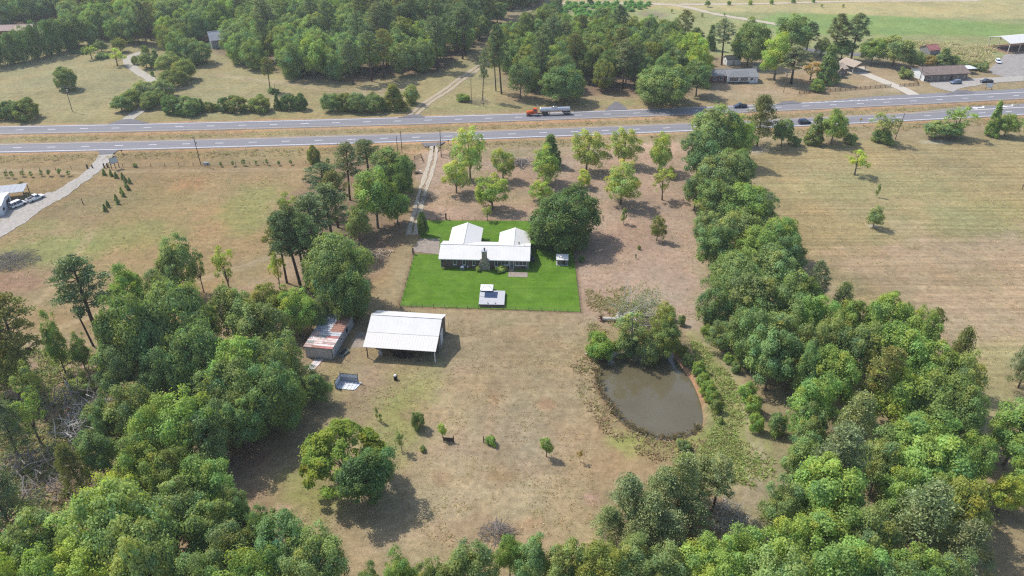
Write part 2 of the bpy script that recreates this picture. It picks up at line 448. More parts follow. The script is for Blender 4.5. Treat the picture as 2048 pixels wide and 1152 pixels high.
def stripes(rot, scale, stretch):
    mp = N('ShaderNodeMapping'); mp.inputs['Rotation'].default_value = (0, 0, rot); mp.inputs['Scale'].default_value = (stretch, 1, 1)
    nt.links.new(tc.outputs['Object'], mp.inputs[0])
    return noise(scale, 3, 0.6, mp.outputs[0])
f = math_('MULTIPLY', remap(noise(0.7, 7, 0.72), .3, .7, .72, 1.28), remap(noise(4.0, 4, 0.75), .3, .7, .70, 1.30))
sep = N('ShaderNodeSeparateColor'); nt.links.new(am.outputs['Color'], sep.inputs[0])
s1 = remap(stripes(R(-8), 0.75, 0.03), .35, .65, -0.16, 0.16)
s2 = remap(stripes(R(84), 0.9, 0.05), .35, .65, -0.13, 0.13)
f = math_('MULTIPLY', f, math_('ADD', 1.0, math_('ADD', math_('MULTIPLY', s1, sep.outputs[0]), math_('MULTIPLY', s2, sep.outputs[1]))))
hs = N('ShaderNodeMix', data_type='RGBA', blend_type='MULTIPLY'); hs.inputs[0].default_value = 1
nt.links.new(at.outputs['Color'], hs.inputs[6]); nt.links.new(f, hs.inputs[7])
# greener and browner flecks
fl = N('ShaderNodeMix', data_type='RGBA', blend_type='MULTIPLY'); nt.links.new(remap(noise(2.3, 5, .7), .50, .66, 0, .5), fl.inputs[0])
nt.links.new(hs.outputs[2], fl.inputs[6]); fl.inputs[7].default_value = (0.66, 0.80, 0.60, 1)
nt.links.new(fl.outputs[2], bs.inputs['Base Color'])
bp = N('ShaderNodeBump'); bp.inputs['Strength'].default_value = 0.6; bp.inputs['Distance'].default_value = 0.12
nt.links.new(noise(3.5, 6, .75), bp.inputs['Height']); nt.links.new(bp.outputs[0], bs.inputs['Normal'])
gm.materials.append(m)
tag(link('ground', gm), 'dry tan grassland with mown and bare patches', 'ground', kind='structure')

# ------------------------------------------------------------------ pond
m = bpy.data.materials.new('muddy_water'); m.use_nodes = True
nt = m.node_tree; b = nt.nodes['Principled BSDF']
b.inputs['Base Color'].default_value = (*S(126, 120, 106), 1); b.inputs['Roughness'].default_value = 0.06; b.inputs['Specular IOR Level'].default_value = 1.0; b.inputs['IOR'].default_value = 1.33
tc = N('ShaderNodeTexCoord')
bp = N('ShaderNodeBump'); bp.inputs['Strength'].default_value = 0.05; bp.inputs['Distance'].default_value = 0.05
nt.links.new(noise(2.2, 3, .5), bp.inputs['Height']); nt.links.new(bp.outputs[0], b.inputs['Normal'])
mx = N('ShaderNodeMix', data_type='RGBA'); nt.links.new(remap(noise(0.09, 3, .5), .35, .65, 0, 1), mx.inputs[0])
mx.inputs[6].default_value = (*S(126, 119, 98), 1); mx.inputs[7].default_value = (*S(116, 106, 78), 1); nt.links.new(mx.outputs[2], b.inputs['Base Color'])
cen = POND.mean(0)
PB = cen + (POND - cen) * 1.06
me = bpy.data.meshes.new('water'); me.from_pydata([(p[0], p[1], -0.42) for p in PB], [], [tuple(range(len(PB)))]); me.materials.append(m)
tag(link('pond_water', me), 'muddy brown egg-shaped pond below the fallen tree', 'pond', kind='structure')

# ------------------------------------------------------------------ roads
asph = mat('old_asphalt', S(160, 158, 163), 0.9, vary=0.09, scale=0.6)
mpn = asph.node_tree.nodes.new('ShaderNodeMapping'); mpn.inputs['Scale'].default_value = (0.03, 1, 1)          # wear drawn out along the lanes
_nz = [n for n in asph.node_tree.nodes if n.type == 'TEX_NOISE'][0]; _tc = [n for n in asph.node_tree.nodes if n.type == 'TEX_COORD'][0]
asph.node_tree.links.new(_tc.outputs['Object'], mpn.inputs[0]); asph.node_tree.links.new(mpn.outputs[0], _nz.inputs['Vector'])
asph2 = mat('worn_asphalt', S(140, 137, 142), 0.9, vary=0.1, scale=0.5)
paint = mat('road_paint_white', (.78, .78, .78), 0.7, vary=0.06, scale=2)
yel = mat('road_paint_yellow', (.62, .47, .26), 0.7, vary=0.1, scale=2)
xr = [G(1600, 200).x, G(1790, 190).x]
far_wide = lambda x: 4.8 + 3.7 * float(smst(xr[0], xr[1], np.array(x)))
xt = [G(1820, 228).x, G(1960, 222).x]
near_wide = lambda x: 4.6 + 3.8 * float(smst(xt[0], xt[1], np.array(x)))
near_road = strip(cn, X0, X1, -5.0, near_wide, 0.02).build('highway_near', asph)
far_road = strip(cf, X0, X1, -4.8, far_wide, 0.02).build('highway_far', asph)
tag(near_road, 'nearer two-lane carriageway of the divided highway', 'road', kind='structure')
tag(far_road, 'farther two-lane carriageway carrying the tanker truck', 'road', kind='structure')
Z = 0.03
strip(cn, X0, X1, -4.0, -3.72, Z).build('edge_line', paint, near_road)
strip(cn, X0, X1, 3.62, 3.82, Z).build('edge_line', yel, near_road)
strip(cf, X0, X1, 3.68, 3.94, Z).build('edge_line', paint, far_road)
strip(cf, X0, X1, -3.84, -3.64, Z).build('edge_line', yel, far_road)
# lane dashes: 3 m every 12.19 m, set out from the first one seen
def dashes(c, xs, parent):
    x = xs
    while x < X1 - 4:
        d = float(np.polyval(np.polyder(c), min(235, max(-235, x)))); L = math.hypot(1, d)
        strip(c, x - 1.5 / L, x + 1.5 / L, -0.13, 0.13, Z, 3).build('lane_dash', paint, parent)
        x += 12.19 / L
dashes(cn, NEAR[0, 0] - 12.19 * 8, near_road)
dashes(cf, FAR[0, 0] - 12.19 * 8, far_road)
x = xr[0]
while x < xr[1] - 4:
    strip(cf, x, x + 1.0, 3.86, 4.16, Z + .004, 1).build('lane_dash', paint, far_road); x += 3.6
# turn bay: solid line and a painted left-turn arrow
strip(cn, xt[1] - 8, X1, 3.95, 4.2, Z + .004).build('edge_line', paint, near_road)
strip(cn, xt[0], X1, lambda x: near_wide(x) - .5, lambda x: near_wide(x) - .36, Z + .004).build('edge_line', yel, near_road)
def arrow(x):
    p0 = road_pt(cn, x, 6.2, Z + .006); a = road_ang(cn, x)
    b = MB()
    pts = [(-2.6, 0), (-1.4, .75), (-1.4, .2), (.4, .2), (1.0, .55), (1.0, 1.0), (1.5, 1.0), (1.5, .4), (.75, -.2), (-1.4, -.2), (-1.4, -.75)]
    M = Matrix.Translation(p0) @ Matrix.Rotation(a, 4, 'Z') @ Matrix.Scale(1.6, 4)
    b.add([M @ Vector((p[0], p[1], 0)) for p in pts], [tuple(range(len(pts)))])
    b.build('turn_arrow', paint, near_road)
arrow(G(1972, 219).x); arrow(G(2030, 215).x)

gravel = mat('pale_gravel', S(208, 200, 190), 0.95, vary=0.14, scale=1.2, bump=.3)
conc = mat('pale_concrete', S(206, 198, 182), 0.85, vary=0.07, scale=0.6)
conc2 = mat('weathered_concrete', S(186, 172, 158), 0.9, vary=0.16, scale=0.7)
dirt = mat('pale_dirt', S(210, 192, 164), 0.95, vary=0.12, scale=1.0, bump=.3)
sandy = mat('sandy_gravel', S(222, 208, 186), .95, vary=.14, scale=1.2)
sand = mat('pale_sand', S(226, 210, 188), .95, vary=.08, scale=.5)
white_c = mat('white_concrete', S(232, 222, 204), 0.85, vary=0.04, scale=0.6)  # near-white concrete of the carport drive and floor
def ragged_path(name, centre, width, material, label, z=0.085, rag=0.35, tracks=False):
    """a track of its own width along points of the plan, with uneven edges; two wheel tracks and a middle strip if asked"""
    P = [G(*c) for c in centre]
    pts = []
    for i in range(len(P) - 1):
        p0, p1, p2, p3 = P[max(i - 1, 0)], P[i], P[i + 1], P[min(i + 2, len(P) - 1)]
        n = max(2, int((p2 - p1).length / 1.2))
        for k in range(n):
            t = k / n
            pts.append(0.5 * ((2 * p1) + (p2 - p0) * t + (2 * p0 - 5 * p1 + 4 * p2 - p3) * t * t + (3 * p1 - p0 - 3 * p2 + p3) * t ** 3))
    pts.append(P[-1])
    W = width if hasattr(width, '__len__') else [width, width]
    rnd = random.Random(hash(name) % 999 + len(pts))
    bands = [(-0.5, 0.5)] if not tracks else [(-0.5, -0.09), (0.09, 0.5)]
    b = MB()
    for u0, u1 in bands:
        vs = []; j0 = j1 = 0.0
        for i, p in enumerate(pts):
            d = (pts[min(i + 1, len(pts) - 1)] - pts[max(i - 1, 0)]).normalized()
            nrm = Vector((-d.y, d.x, 0))
            w = W[0] + (W[1] - W[0]) * i / (len(pts) - 1)
            j0 = j0 * .6 + rnd.uniform(-rag, rag) * .6; j1 = j1 * .6 + rnd.uniform(-rag, rag) * .6
            vs += [p + nrm * (w * u0 + j0) + Vector((0, 0, z)), p + nrm * (w * u1 + j1) + Vector((0, 0, z))]
        b.add(vs, [(2 * i, 2 * i + 1, 2 * i + 3, 2 * i + 2) for i in range(len(pts) - 1)])
    o = b.build(name, material)
    return tag(o, label, 'path', kind='structure')
ragged_path('gravel_driveway', [(870, 288), (868, 300), (864, 325), (856, 350), (848, 375), (840, 400), (834, 425), (828, 450), (824, 470)], 3.3, sandy, 'two-track gravel driveway from the highway to the brick house', tracks=True)
ragged_path('gravel_driveway', [(213, 309), (205, 322), (190, 337), (165, 357), (135, 378), (110, 395), (80, 412), (45, 435), (-10, 470), (-60, 500)], [4.8, 6.2], gravel, 'wide white gravel driveway past the two white vehicles', rag=.6)
ragged_path('concrete_driveway', [(254, 240), (275, 225), (292, 212), (303, 200), (308, 186), (305, 172), (300, 158), (285, 149), (268, 137), (256, 124), (262, 113), (285, 104)], [4.8, 4.4], conc, 'pale curved driveway running through the magnolia row into the wood', rag=.2)
ragged_path('dirt_track', [(826, 231), (840, 218), (862, 200), (890, 183), (920, 160), (950, 140), (976, 122), (985, 112)], 4.4, dirt, 'pale two-track dirt lane climbing between the woods', tracks=True)
ragged_path('concrete_driveway', [(1828, 190), (1805, 178), (1780, 168), (1750, 156), (1730, 148), (1705, 143)], [5.5, 5.5], white_c, 'bright white concrete drive to the carport house', rag=.05)
ragged_path('dirt_track', [(1090, 6), (1300, 8), (1370, 14), (1430, 28), (1500, 40), (1560, 50)], 5, sand, 'sandy farm track crossing the far field', rag=.9)
ragged_path('dirt_track', [(1360, 9), (1500, 8), (1700, 3), (1960, 2)], 4, sand, 'straight sandy farm lane at the top of the field', rag=.9)
ragged_path('farm_lane', [(1600, 97), (1640, 103), (1700, 108), (1760, 112)], 6, asph2, 'shaded paved lane behind the carport house')
def patch(name, pts, material, label, z=0.10, cat='pavement'):
    P = [G(*p) for p in pts]
    me = bpy.data.meshes.new(name)
    n = len(P); vs = []
    # uneven outline
    rnd = random.Random(n)
    for i in range(n):
        a, b_ = P[i], P[(i + 1) % n]; L = (b_ - a).length; k = max(1, int(L / 2))
        d = (b_ - a).normalized(); nr = Vector((-d.y, d.x, 0))
        for j in range(k):
            vs.append(a + (b_ - a) * (j / k) + (nr * rnd.uniform(-.3, .3) if j else Vector()) + Vector((0, 0, z)))
    me.from_pydata([tuple(v) for v in vs], [], [tuple(range(len(vs)))]); me.materials.append(material)
    return tag(link(name, me), label, cat, kind='structure')
patch('driveway_apron', [(195, 301), (240, 299), (226, 308), (198, 310)], asph2, 'asphalt apron at the mouth of the left gravel driveway')
patch('driveway_apron', [(842, 286), (892, 284), (878, 292), (850, 294)], asph2, 'asphalt apron at the mouth of the house driveway')
patch('driveway_apron', [(215, 249), (300, 246), (262, 238), (245, 239)], asph2, 'asphalt apron below the magnolia drive')
patch('driveway_apron', [(795, 236), (850, 234.5), (838, 229), (820, 230)], asph2, 'asphalt apron at the foot of the dirt lane')
patch('driveway_apron', [(1210, 221), (1255, 219), (1238, 204), (1228, 204)], asph2, 'dark asphalt apron in front of the dense wood')
patch('driveway_apron', [(1550, 210), (1605, 206), (1585, 202), (1565, 203)], asph2, 'short asphalt apron by the bare front yard')
patch('gravel_yard', [(1855, 161), (2048, 152), (2048, 162), (1990, 166), (1960, 170), (1925, 176), (1905, 184), (1880, 178), (1862, 172)], gravel, 'pale gravel parking yard in front of the long low building')
patch('driveway_apron', [(1890, 189), (1950, 186), (1935, 180), (1912, 181)], asph2, 'asphalt entrance to the gravel parking yard', z=.11)
patch('gravel_yard', [(1978, 138), (2000, 120), (2010, 108), (2090, 104), (2120, 160), (2040, 162), (1985, 148)], mat('grey_gravel', S(186, 178, 172), .95, vary=.1, scale=.4), 'grey gravel lane leading to the open arena', z=.07)
patch('gravel_yard', [(-60, 430), (30, 412), (95, 385), (120, 382), (110, 400), (30, 440), (-60, 490)], gravel, 'gravel apron where the white van and pickup stand', z=.075)
# ------------------------------------------------------------------ plants
def leaf_material(name, col, trans=0.28, through=(1.2, 1.3, 0.5)):
    m = bpy.data.materials.new(name); m.use_nodes = True
    nt = m.node_tree; nt.nodes.clear()
    out = nt.nodes.new('ShaderNodeOutputMaterial')
    oi = nt.nodes.new('ShaderNodeObjectInfo')
    vc = nt.nodes.new('ShaderNodeVertexColor'); vc.layer_name = 'leaf'
    a = nt.nodes.new('ShaderNodeMix'); a.data_type = 'RGBA'; a.blend_type = 'MULTIPLY'; a.inputs[0].default_value = 1
    a.inputs[6].default_value = (*col, 1)
    nt.links.new(vc.outputs['Color'], a.inputs[7])
    c = nt.nodes.new('ShaderNodeMix'); c.data_type = 'RGBA'; c.blend_type = 'MULTIPLY'; c.inputs[0].default_value = 1
    nt.links.new(a.outputs[2], c.inputs[6]); nt.links.new(oi.outputs['Color'], c.inputs[7])
    d = nt.nodes.new('ShaderNodeBsdfDiffuse'); t = nt.nodes.new('ShaderNodeBsdfTranslucent')
    g = nt.nodes.new('ShaderNodeBsdfGlossy'); g.inputs['Roughness'].default_value = 0.45; g.inputs['Color'].default_value = (.9, .95, 1, 1)
    nt.links.new(c.outputs[2], d.inputs['Color'])
    tw = nt.nodes.new('ShaderNodeMix'); tw.data_type = 'RGBA'; tw.blend_type = 'MULTIPLY'; tw.inputs[0].default_value = 1
    tw.inputs[7].default_value = (*through, 1)
    nt.links.new(c.outputs[2], tw.inputs[6]); nt.links.new(tw.outputs[2], t.inputs['Color'])
    s = nt.nodes.new('ShaderNodeMixShader'); s.inputs[0].default_value = trans
    nt.links.new(d.outputs[0], s.inputs[1]); nt.links.new(t.outputs[0], s.inputs[2])
    s2 = nt.nodes.new('ShaderNodeMixShader'); s2.inputs[0].default_value = 0.008
    nt.links.new(s.outputs[0], s2.inputs[1]); nt.links.new(g.outputs[0], s2.inputs[2])
    nt.links.new(s2.outputs[0], out.inputs[0])
    return m
LEAF = leaf_material('broad_leaves', (0.258, 0.318, 0.108), .40)
NEEDLE = leaf_material('pine_needles', (0.222, 0.258, 0.128), 0.28)
BARK = mat('grey_brown_bark', (0.17, 0.145, 0.12), 0.95, vary=.3, scale=2.5)
BARKP = mat('pine_bark', (0.085, 0.058, 0.045), 0.95, vary=.3, scale=2.5)
DEADWOOD = mat('bleached_dead_wood', (0.46, 0.43, 0.39), 0.9, vary=.2, scale=3)

def unit(a): return a / np.maximum(np.linalg.norm(a, axis=-1, keepdims=True), 1e-9)
def leaf_mesh(name, P, Nn, size, shade, material, aspect=1.0, rg=None, along=None):
    """one small quad per leaf spray at P facing Nn"""
    n = len(P)
    Nn = unit(Nn)
    rv = rg.normal(size=(n, 3)) if along is None else along
    A = unit(rv - (rv * Nn).sum(1, keepdims=True) * Nn)
    B = np.cross(Nn, A)
    sa = (size * aspect)[:, None] * 0.5; sb = size[:, None] * 0.5
    k = rg.uniform(.55, 1.0, (n, 4, 1))
    V = np.stack([P - A * sa * k[:, 0], P + B * sb * k[:, 1], P + A * sa * k[:, 2], P - B * sb * k[:, 3]], 1)
    me = bpy.data.meshes.new(name)
    me.vertices.add(4 * n); me.vertices.foreach_set('co', V.astype(np.float32).ravel())
    me.loops.add(4 * n); me.loops.foreach_set('vertex_index', np.arange(4 * n, dtype=np.int32))
    me.polygons.add(n); me.polygons.foreach_set('loop_start', np.arange(0, 4 * n, 4, dtype=np.int32))
    at = me.color_attributes.new('leaf', 'FLOAT_COLOR', 'POINT')
    c = np.repeat(np.concatenate([shade, np.ones((n, 1))], 1), 4, 0)
    at.data.foreach_set('color', c.astype(np.float32).ravel())
    me.update(); me.materials.append(material)
    return me
def clumps_to_leaves(rg, cc, rc, per, size, up=0.6, flat=0.8, hue=None):
    """leaves on the outer side of each clump"""
    n = len(cc); reps = (per * 1.9 * (rc / rc.mean()) ** 2).astype(int) + 4
    idx = np.repeat(np.arange(n), reps); m = len(idx)
    ctr = cc.mean(0)
    outw = unit(cc - ctr * np.array([1, 1, .8]))[idx]
    d = unit(rg.normal(size=(m, 3)) + outw * 0.75 + np.array([0, 0, up]))
    rad = rc[idx] * (rg.uniform(.4, 1.05, m) ** .6 + (rg.random(m) < .22) * rg.uniform(0, .55, m))
    P = cc[idx] + d * rad[:, None] * np.array([1, 1, flat])
    Nn = d * .8 + outw * .25 + rg.normal(size=(m, 3)) * .45 + np.array([0, 0, .3])
    sz = size * .76 * rg.uniform(.55, 1.45, m)
    ch = rg.normal(0, .13, n)[idx] + rg.normal(0, .10, m)
    hu = rg.normal(0, .08, n)[idx] + rg.normal(0, .03, m)
    sh = np.stack([1 + ch + hu * 1.2, 1 + ch, 1 + ch - hu * 1.6], 1).clip(.35, 1.9)
    return P, Nn, sz, sh
def crown_points(rg, n, R_, zc, rz, lob=0.28, inner=0.45, bottom=-0.75):
    ph = rg.uniform(0, 6.28, 6)
    out = []
    while len(out) < n:
        d = unit(rg.normal(size=3))
        if d[2] < bottom: continue
        az = math.atan2(d[1], d[0])
        k = 1 + lob * (.5 * math.sin(2 * az + ph[0]) + .4 * math.sin(3 * az + ph[1] + 2 * d[2]) + .5 * math.sin(5 * az + ph[2] + 5 * d[2]))
        t = (inner + (1 - inner) * rg.random() ** .5) * k
        p = np.array([d[0] * R_ * t, d[1] * R_ * t, zc + d[2] * rz * t * (1 if d[2] > 0 else .9)])
        if all(np.linalg.norm(p - q) > R_ * .17 for q in out[-60:]) or rg.random() < .12: out.append(p)
    return np.array(out)
def limbs(rg, cc, H0, r0, zfork, k=9, lean=0.0):
    """tapered trunk with limbs that reach towards clumps"""
    b = MB()
    top = Vector((lean, lean * .4, H0))
    tr = [Vector((0, 0, -.3)), Vector((lean * .2, 0, zfork * .5)), Vector((lean * .45, lean * .1, zfork)), Vector((lean * .8, lean * .3, (zfork + H0) * .55)), top]
    b.tube(tr, [r0 * 1.35, r0, r0 * .85, r0 * .5, r0 * .12], 7)
    for i in rg.choice(len(cc), min(k, len(cc)), replace=False):
        e = Vector(cc[i]); z0 = zfork * rg.uniform(.75, 1.15); z0 = min(z0, e.z - .3) if e.z > zfork * .5 else zfork * .6
        s = Vector((lean * .4, 0, max(.5, z0)))
        mid = s.lerp(e, .5) + Vector((0, 0, rg.uniform(-.4, .5)))
        b.tube([s, mid, s.lerp(e, .96)], [r0 * .45, r0 * .28, r0 * .06], 5)
    return b
PROTO = {}
def proto(kind, H, W, trunk, crown, tm, cm_smooth=False):
    co = np.empty(len(crown.vertices) * 3, np.float32); crown.vertices.foreach_get('co', co); co = co.reshape(-1, 3)
    H = float(np.percentile(co[:, 2], 99.6)); W = 2 * float(np.percentile(np.hypot(co[:, 0], co[:, 1]), 97.5))
    PROTO.setdefault(kind, []).append((H, W, trunk.mesh(kind + '_trunk', tm, True) if trunk else None, crown))
def make_broad(kind, seed, H=12.0, W=10.0, ncl=95, per=95, leaf=.46, zc=.60, rz=.40, rc=.135, lob=.42, inner=.36, fork=.28, material=None, bark=None, up=.6, bottom=-.75):
    rg = np.random.default_rng(seed)
    R_ = W * .5 * .86
    cc = crown_points(rg, ncl, R_, H * zc, H * rz * .9, lob, inner, bottom)
    rcs = W * rc * rg.uniform(.5, 1.45, ncl)
    P, Nn, sz, sh = clumps_to_leaves(rg, cc, rcs, per, leaf, up)
    ok = P[:, 2] > .25
    me = leaf_mesh(kind + '_crown', P[ok], Nn[ok], sz[ok], sh[ok], material or LEAF, 1.25, rg)
    proto(kind, H, W, limbs(rg, cc, H * .85, H * .022, H * fork), me, bark or BARK)
for s in range(5): make_broad('broadleaf', 100 + s, H=12 + (s % 3), W=10 + (s % 2), lob=.34 + .06 * (s % 3), zc=.57, rz=.44)
for s in range(3): make_broad('oak', 140 + s, H=11, W=12.5, ncl=150, per=85, leaf=.42, zc=.52, rz=.49, rc=.105, lob=.16, inner=.62, fork=.2)
for s in range(3): make_broad('mounded', 170 + s, H=12, W=11, ncl=95, per=100, leaf=.42, zc=.47, rz=.53, rc=.13, lob=.24, inner=.55, fork=.2, bottom=-1)
for s in range(3): make_broad('pecan', 200 + s, H=12, W=9, ncl=84, per=60, leaf=.40, zc=.55, rz=.47, rc=.115, lob=.26, inner=.35, fork=.2, bottom=-.9)
for s in range(2): make_broad('sparse', 220 + s, H=9, W=6, ncl=30, per=40, leaf=.36, zc=.62, rz=.40, rc=.13, lob=.4, inner=.25, fork=.3)
for s in range(3): make_broad('bush', 240 + s, H=3.2, W=4.0, ncl=46, per=75, leaf=.26, zc=.42, rz=.58, rc=.16, lob=.25, inner=.5, fork=.12)
for s in range(3): make_broad('cedar', 260 + s, H=6, W=6, ncl=110, per=90, leaf=.26, zc=.42, rz=.58, rc=.11, lob=.12, inner=.72, fork=.08, up=.4)
for s in range(2): make_broad('sapling', 280 + s, H=3, W=1.6, ncl=26, per=44, leaf=.17, zc=.55, rz=.45, rc=.2, lob=.15, inner=.4, fork=.2)
# cone shaped evergreens
for s in range(3):
    rg = np.random.default_rng(300 + s)
    H, W = 7.0, 4.6; n = 130
    z = rg.beta(1.1, 1.5, n) * H * .93 + .3; a = rg.uniform(0, 6.28, n)
    r = (1 - z / H) ** .75 * W * .46 * rg.uniform(.55, 1.0, n)
    cc = np.stack([r * np.cos(a), r * np.sin(a), z], 1)
    P, Nn, sz, sh = clumps_to_leaves(rg, cc, rg.uniform(.35, .65, n), 60, .25, .5)
    proto('cone', H, W, limbs(rg, cc, H * .9, .12, H * .2, 4), leaf_mesh('cone_crown', P, Nn, sz, sh, LEAF, 1.3, rg), BARK)
# tall pines: bare trunk, flattened tufts on short limbs near the top
def make_pine(seed, H, W, base, n=46, per=110, leaf=.55, cone=False, lean=0.0):
    rg = np.random.default_rng(seed)
    cc = []; b = MB()
    b.tube([(0, 0, -.3), (lean * .3, 0, H * .35), (lean * .7, .1, H * .7), (lean, .15, H * .96)], [H * .017, H * .0135, H * .0095, H * .002], 7)
    for i in range(n):
        t = (i + rg.random()) / n
        z = H * (base + (.97 - base) * t)
        prof = (1 - t) ** .7 * .9 + .12 if cone else (math.sin(math.pi * min(1, t * .72 + .25)) ** .7)
        r = W * .5 * prof * rg.uniform(.35, 1.0)
        a = i * 2.4 + rg.uniform(-.5, .5)
        e = np.array([math.cos(a) * r + lean * z / H, math.sin(a) * r, z + r * (.45 if cone else .25)])
        cc.append(e)
        b.tube([(lean * z / H, .1 * z / H, z - r * .1), Vector(e) * .6 + Vector((lean * z / H, 0, z)) * .4 + Vector((0, 0, -.15)), e], [H * .0042, H * .003, H * .001], 4, cap=False)
    cc = np.array(cc); m = n * per
    idx = np.repeat(np.arange(n), per)
    rc = (W * .12 * rg.uniform(.7, 1.3, n))[idx]
    d = unit(rg.normal(size=(m, 3)) + np.array([0, 0, .55]))
    P = cc[idx] + d * (rc * rg.uniform(.3, 1.05, m))[:, None] * np.array([1.15, 1.15, .62])
    Nn = rg.normal(size=(m, 3)) + np.array([0, 0, .5])
    ch = rg.normal(0, .12, n)[idx] + rg.normal(0, .14, m); hu = rg.normal(0, .06, n)[idx]
    sh = np.stack([1 + ch + hu, 1 + ch, 1 + ch - hu], 1).clip(.35, 1.8)
    me = leaf_mesh('pine_crown', P, Nn, leaf * rg.uniform(.6, 1.3, m), sh, NEEDLE, .5, rg, along=None)
    proto('young_pine' if cone else 'pine', H, W, b, me, BARKP)
for s in range(4): make_pine(320 + s, 20, 8.0, .48 - .06 * (s % 2), n=50 + 6 * s, lean=.5 * (s % 3))
for s in range(3): make_pine(340 + s, 9, 6.2, .14, n=95, per=90, leaf=.34, cone=True)
# mimosa: wide flat layered sprays
for s in range(1):
    rg = np.random.default_rng(360)
    H, W = 9.5, 15.0; n = 120
    a = rg.uniform(0, 6.28, n); r = W * .47 * rg.uniform(0, 1, n) ** .55
    z = H * (.9 - .55 * (r / (W * .5)) ** 2) * rg.uniform(.6, 1.0, n)
    cc = np.stack([r * np.cos(a), r * np.sin(a), z + .6], 1)
    P, Nn, sz, sh = clumps_to_leaves(rg, cc, rg.uniform(.8, 1.4, n), 110, .36, 1.0, .4)
    proto('mimosa', H, W, limbs(rg, cc, H * .8, .24, H * .25, 14), leaf_mesh('mimosa_crown', P, Nn + np.array([0, 0, .8]), sz, sh, LEAF, 1.8, rg), BARK)

TRUNK_NAMES = ('trunk', 'crown')
PLANT_NAME = dict(broadleaf='broadleaf_tree', oak='oak_tree', mounded='rounded_tree', pecan='pecan_tree', sparse='young_tree', bush='bush', cedar='cedar_tree', sapling='sapling', cone='evergreen_tree', pine='pine_tree', young_pine='young_pine_tree', mimosa='mimosa_tree')
PLANT_CAT = dict(bush='bush', sapling='sapling')
prand = random.Random(11)
def tint(kind, base=None):
    b = base or (1, 1, 1)
    k = prand.uniform(.88, 1.12); h = prand.uniform(-.06, .06)
    return (b[0] * (k + h), b[1] * k, b[2] * (k - h), 1)
def plant(kind, loc, H, W, label, group=None, col=None, var=None, cat=None, name=None, exact=False):
    ps = PROTO[kind]
    H0, W0, tm, cm = ps[(var if var is not None else prand.randrange(len(ps))) % len(ps)]
    r = thing(name or PLANT_NAME[kind], label, cat or PLANT_CAT.get(kind, 'tree'), loc, prand.uniform(0, 6.28), group)
    k = prand.uniform(-.13, .13)
    r.scale = (W / W0 * (1 + k), W / W0 * (1 - k), H / H0)
    r.rotation_euler = (prand.uniform(-.06, .06), prand.uniform(-.06, .06), r.rotation_euler.z)
    c = col if exact else tint(kind, col)
    if exact: c = (*col[:3], 1)
    o = link('stem' if kind in ('bush', 'sapling') else 'trunk', tm, r); o.color = c
    o = link('foliage' if kind in ('bush', 'sapling') else 'crown', cm, r); o.color = c
    return r
# display tints relative to the base leaf colour
T = dict(mid=(1, 1, 1), dark=(.84, .93, .84), deep=(.62, .76, .66), blue=(.88, 1.0, 1.04), grey=(1.12, 1.1, 1.12), olive=(1.02, .92, .62), bright=(1.08, 1.18, .82), lime=(1.5, 1.45, .78), yellow=(1.6, 1.5, .8), pecan=(1.62, 1.52, 1.15), pale=(1.35, 1.35, 1.25), fresh=(1.1, 1.24, .9), red=(1.6, .95, .7))
ORD = ['first', 'second', 'third', 'fourth', 'fifth', 'sixth', 'seventh', 'eighth', 'ninth', 'tenth', 'eleventh', 'twelfth', 'thirteenth', 'fourteenth', 'fifteenth', 'sixteenth', 'seventeenth', 'eighteenth', 'nineteenth', 'twentieth']
def seen(kind, cx, top, base, wpx, label, group=None, col='mid', **k):
    """a plant whose foot stands at (cx, base), as wide as wpx and reaching up to row top; lean-free"""
    b = G(cx, base)
    s = pxm(base)
    W = wpx / s
    H = max(.5, height_at(b, top))
    # the visible top of a rounded crown is a little on the far side
    H = H - (0.06 * W if kind not in ('pine', 'young_pine', 'cone', 'sapling') else 0)
    u = (cx - 1024) / (CAM_F)
    return plant(kind, (b.x, b.y, 0), max(H, .4), W * 1.02, label, group, T[col] if isinstance(col, str) else col, **k)
# ------------------------------------------------------------------ single trees that can be told apart
ADJ = dict(mid='mid green', dark='dark green', deep='very dark green', blue='bluish green', grey='greyish green', olive='olive green', bright='bright green', lime='yellow-green', yellow='yellow', pecan='light green', pale='pale silvery', fresh='fresh green', red='reddish')
SHAPE = dict(broadleaf='leafy tree', oak='spreading oak', mounded='mounded tree', pecan='pecan tree', sparse='thin open tree', bush='bush', cedar='dense rounded cedar', sapling='sapling', cone='cone-shaped evergreen', pine='tall pine', young_pine='young pine', mimosa='mimosa')
def row(place, group, items, start=0):
    """items (kind, cx, top, base, w, colour); labelled in order along the row"""
    for i, it in enumerate(items):
        kind, cx, top, base, w, col = it[:6]
        size = 'small' if w / pxm(base) < 4 else ('large' if w / pxm(base) > 9.5 else 'middle-sized')
        od = ORD[i + start] if i + start < 20 else str(i + start + 1) + 'th'
        lab = f'{ADJ[col]} {SHAPE[kind]} {place[0]}, {od} {place[1]}'
        if len(lab.split()) <= 15: lab = size + ' ' + lab
        if len(lab.split()) > 16: lab = lab.replace('cone-shaped ', '').replace('middle-sized ', '')
        seen(kind, cx, top, base, w, lab, group, col)

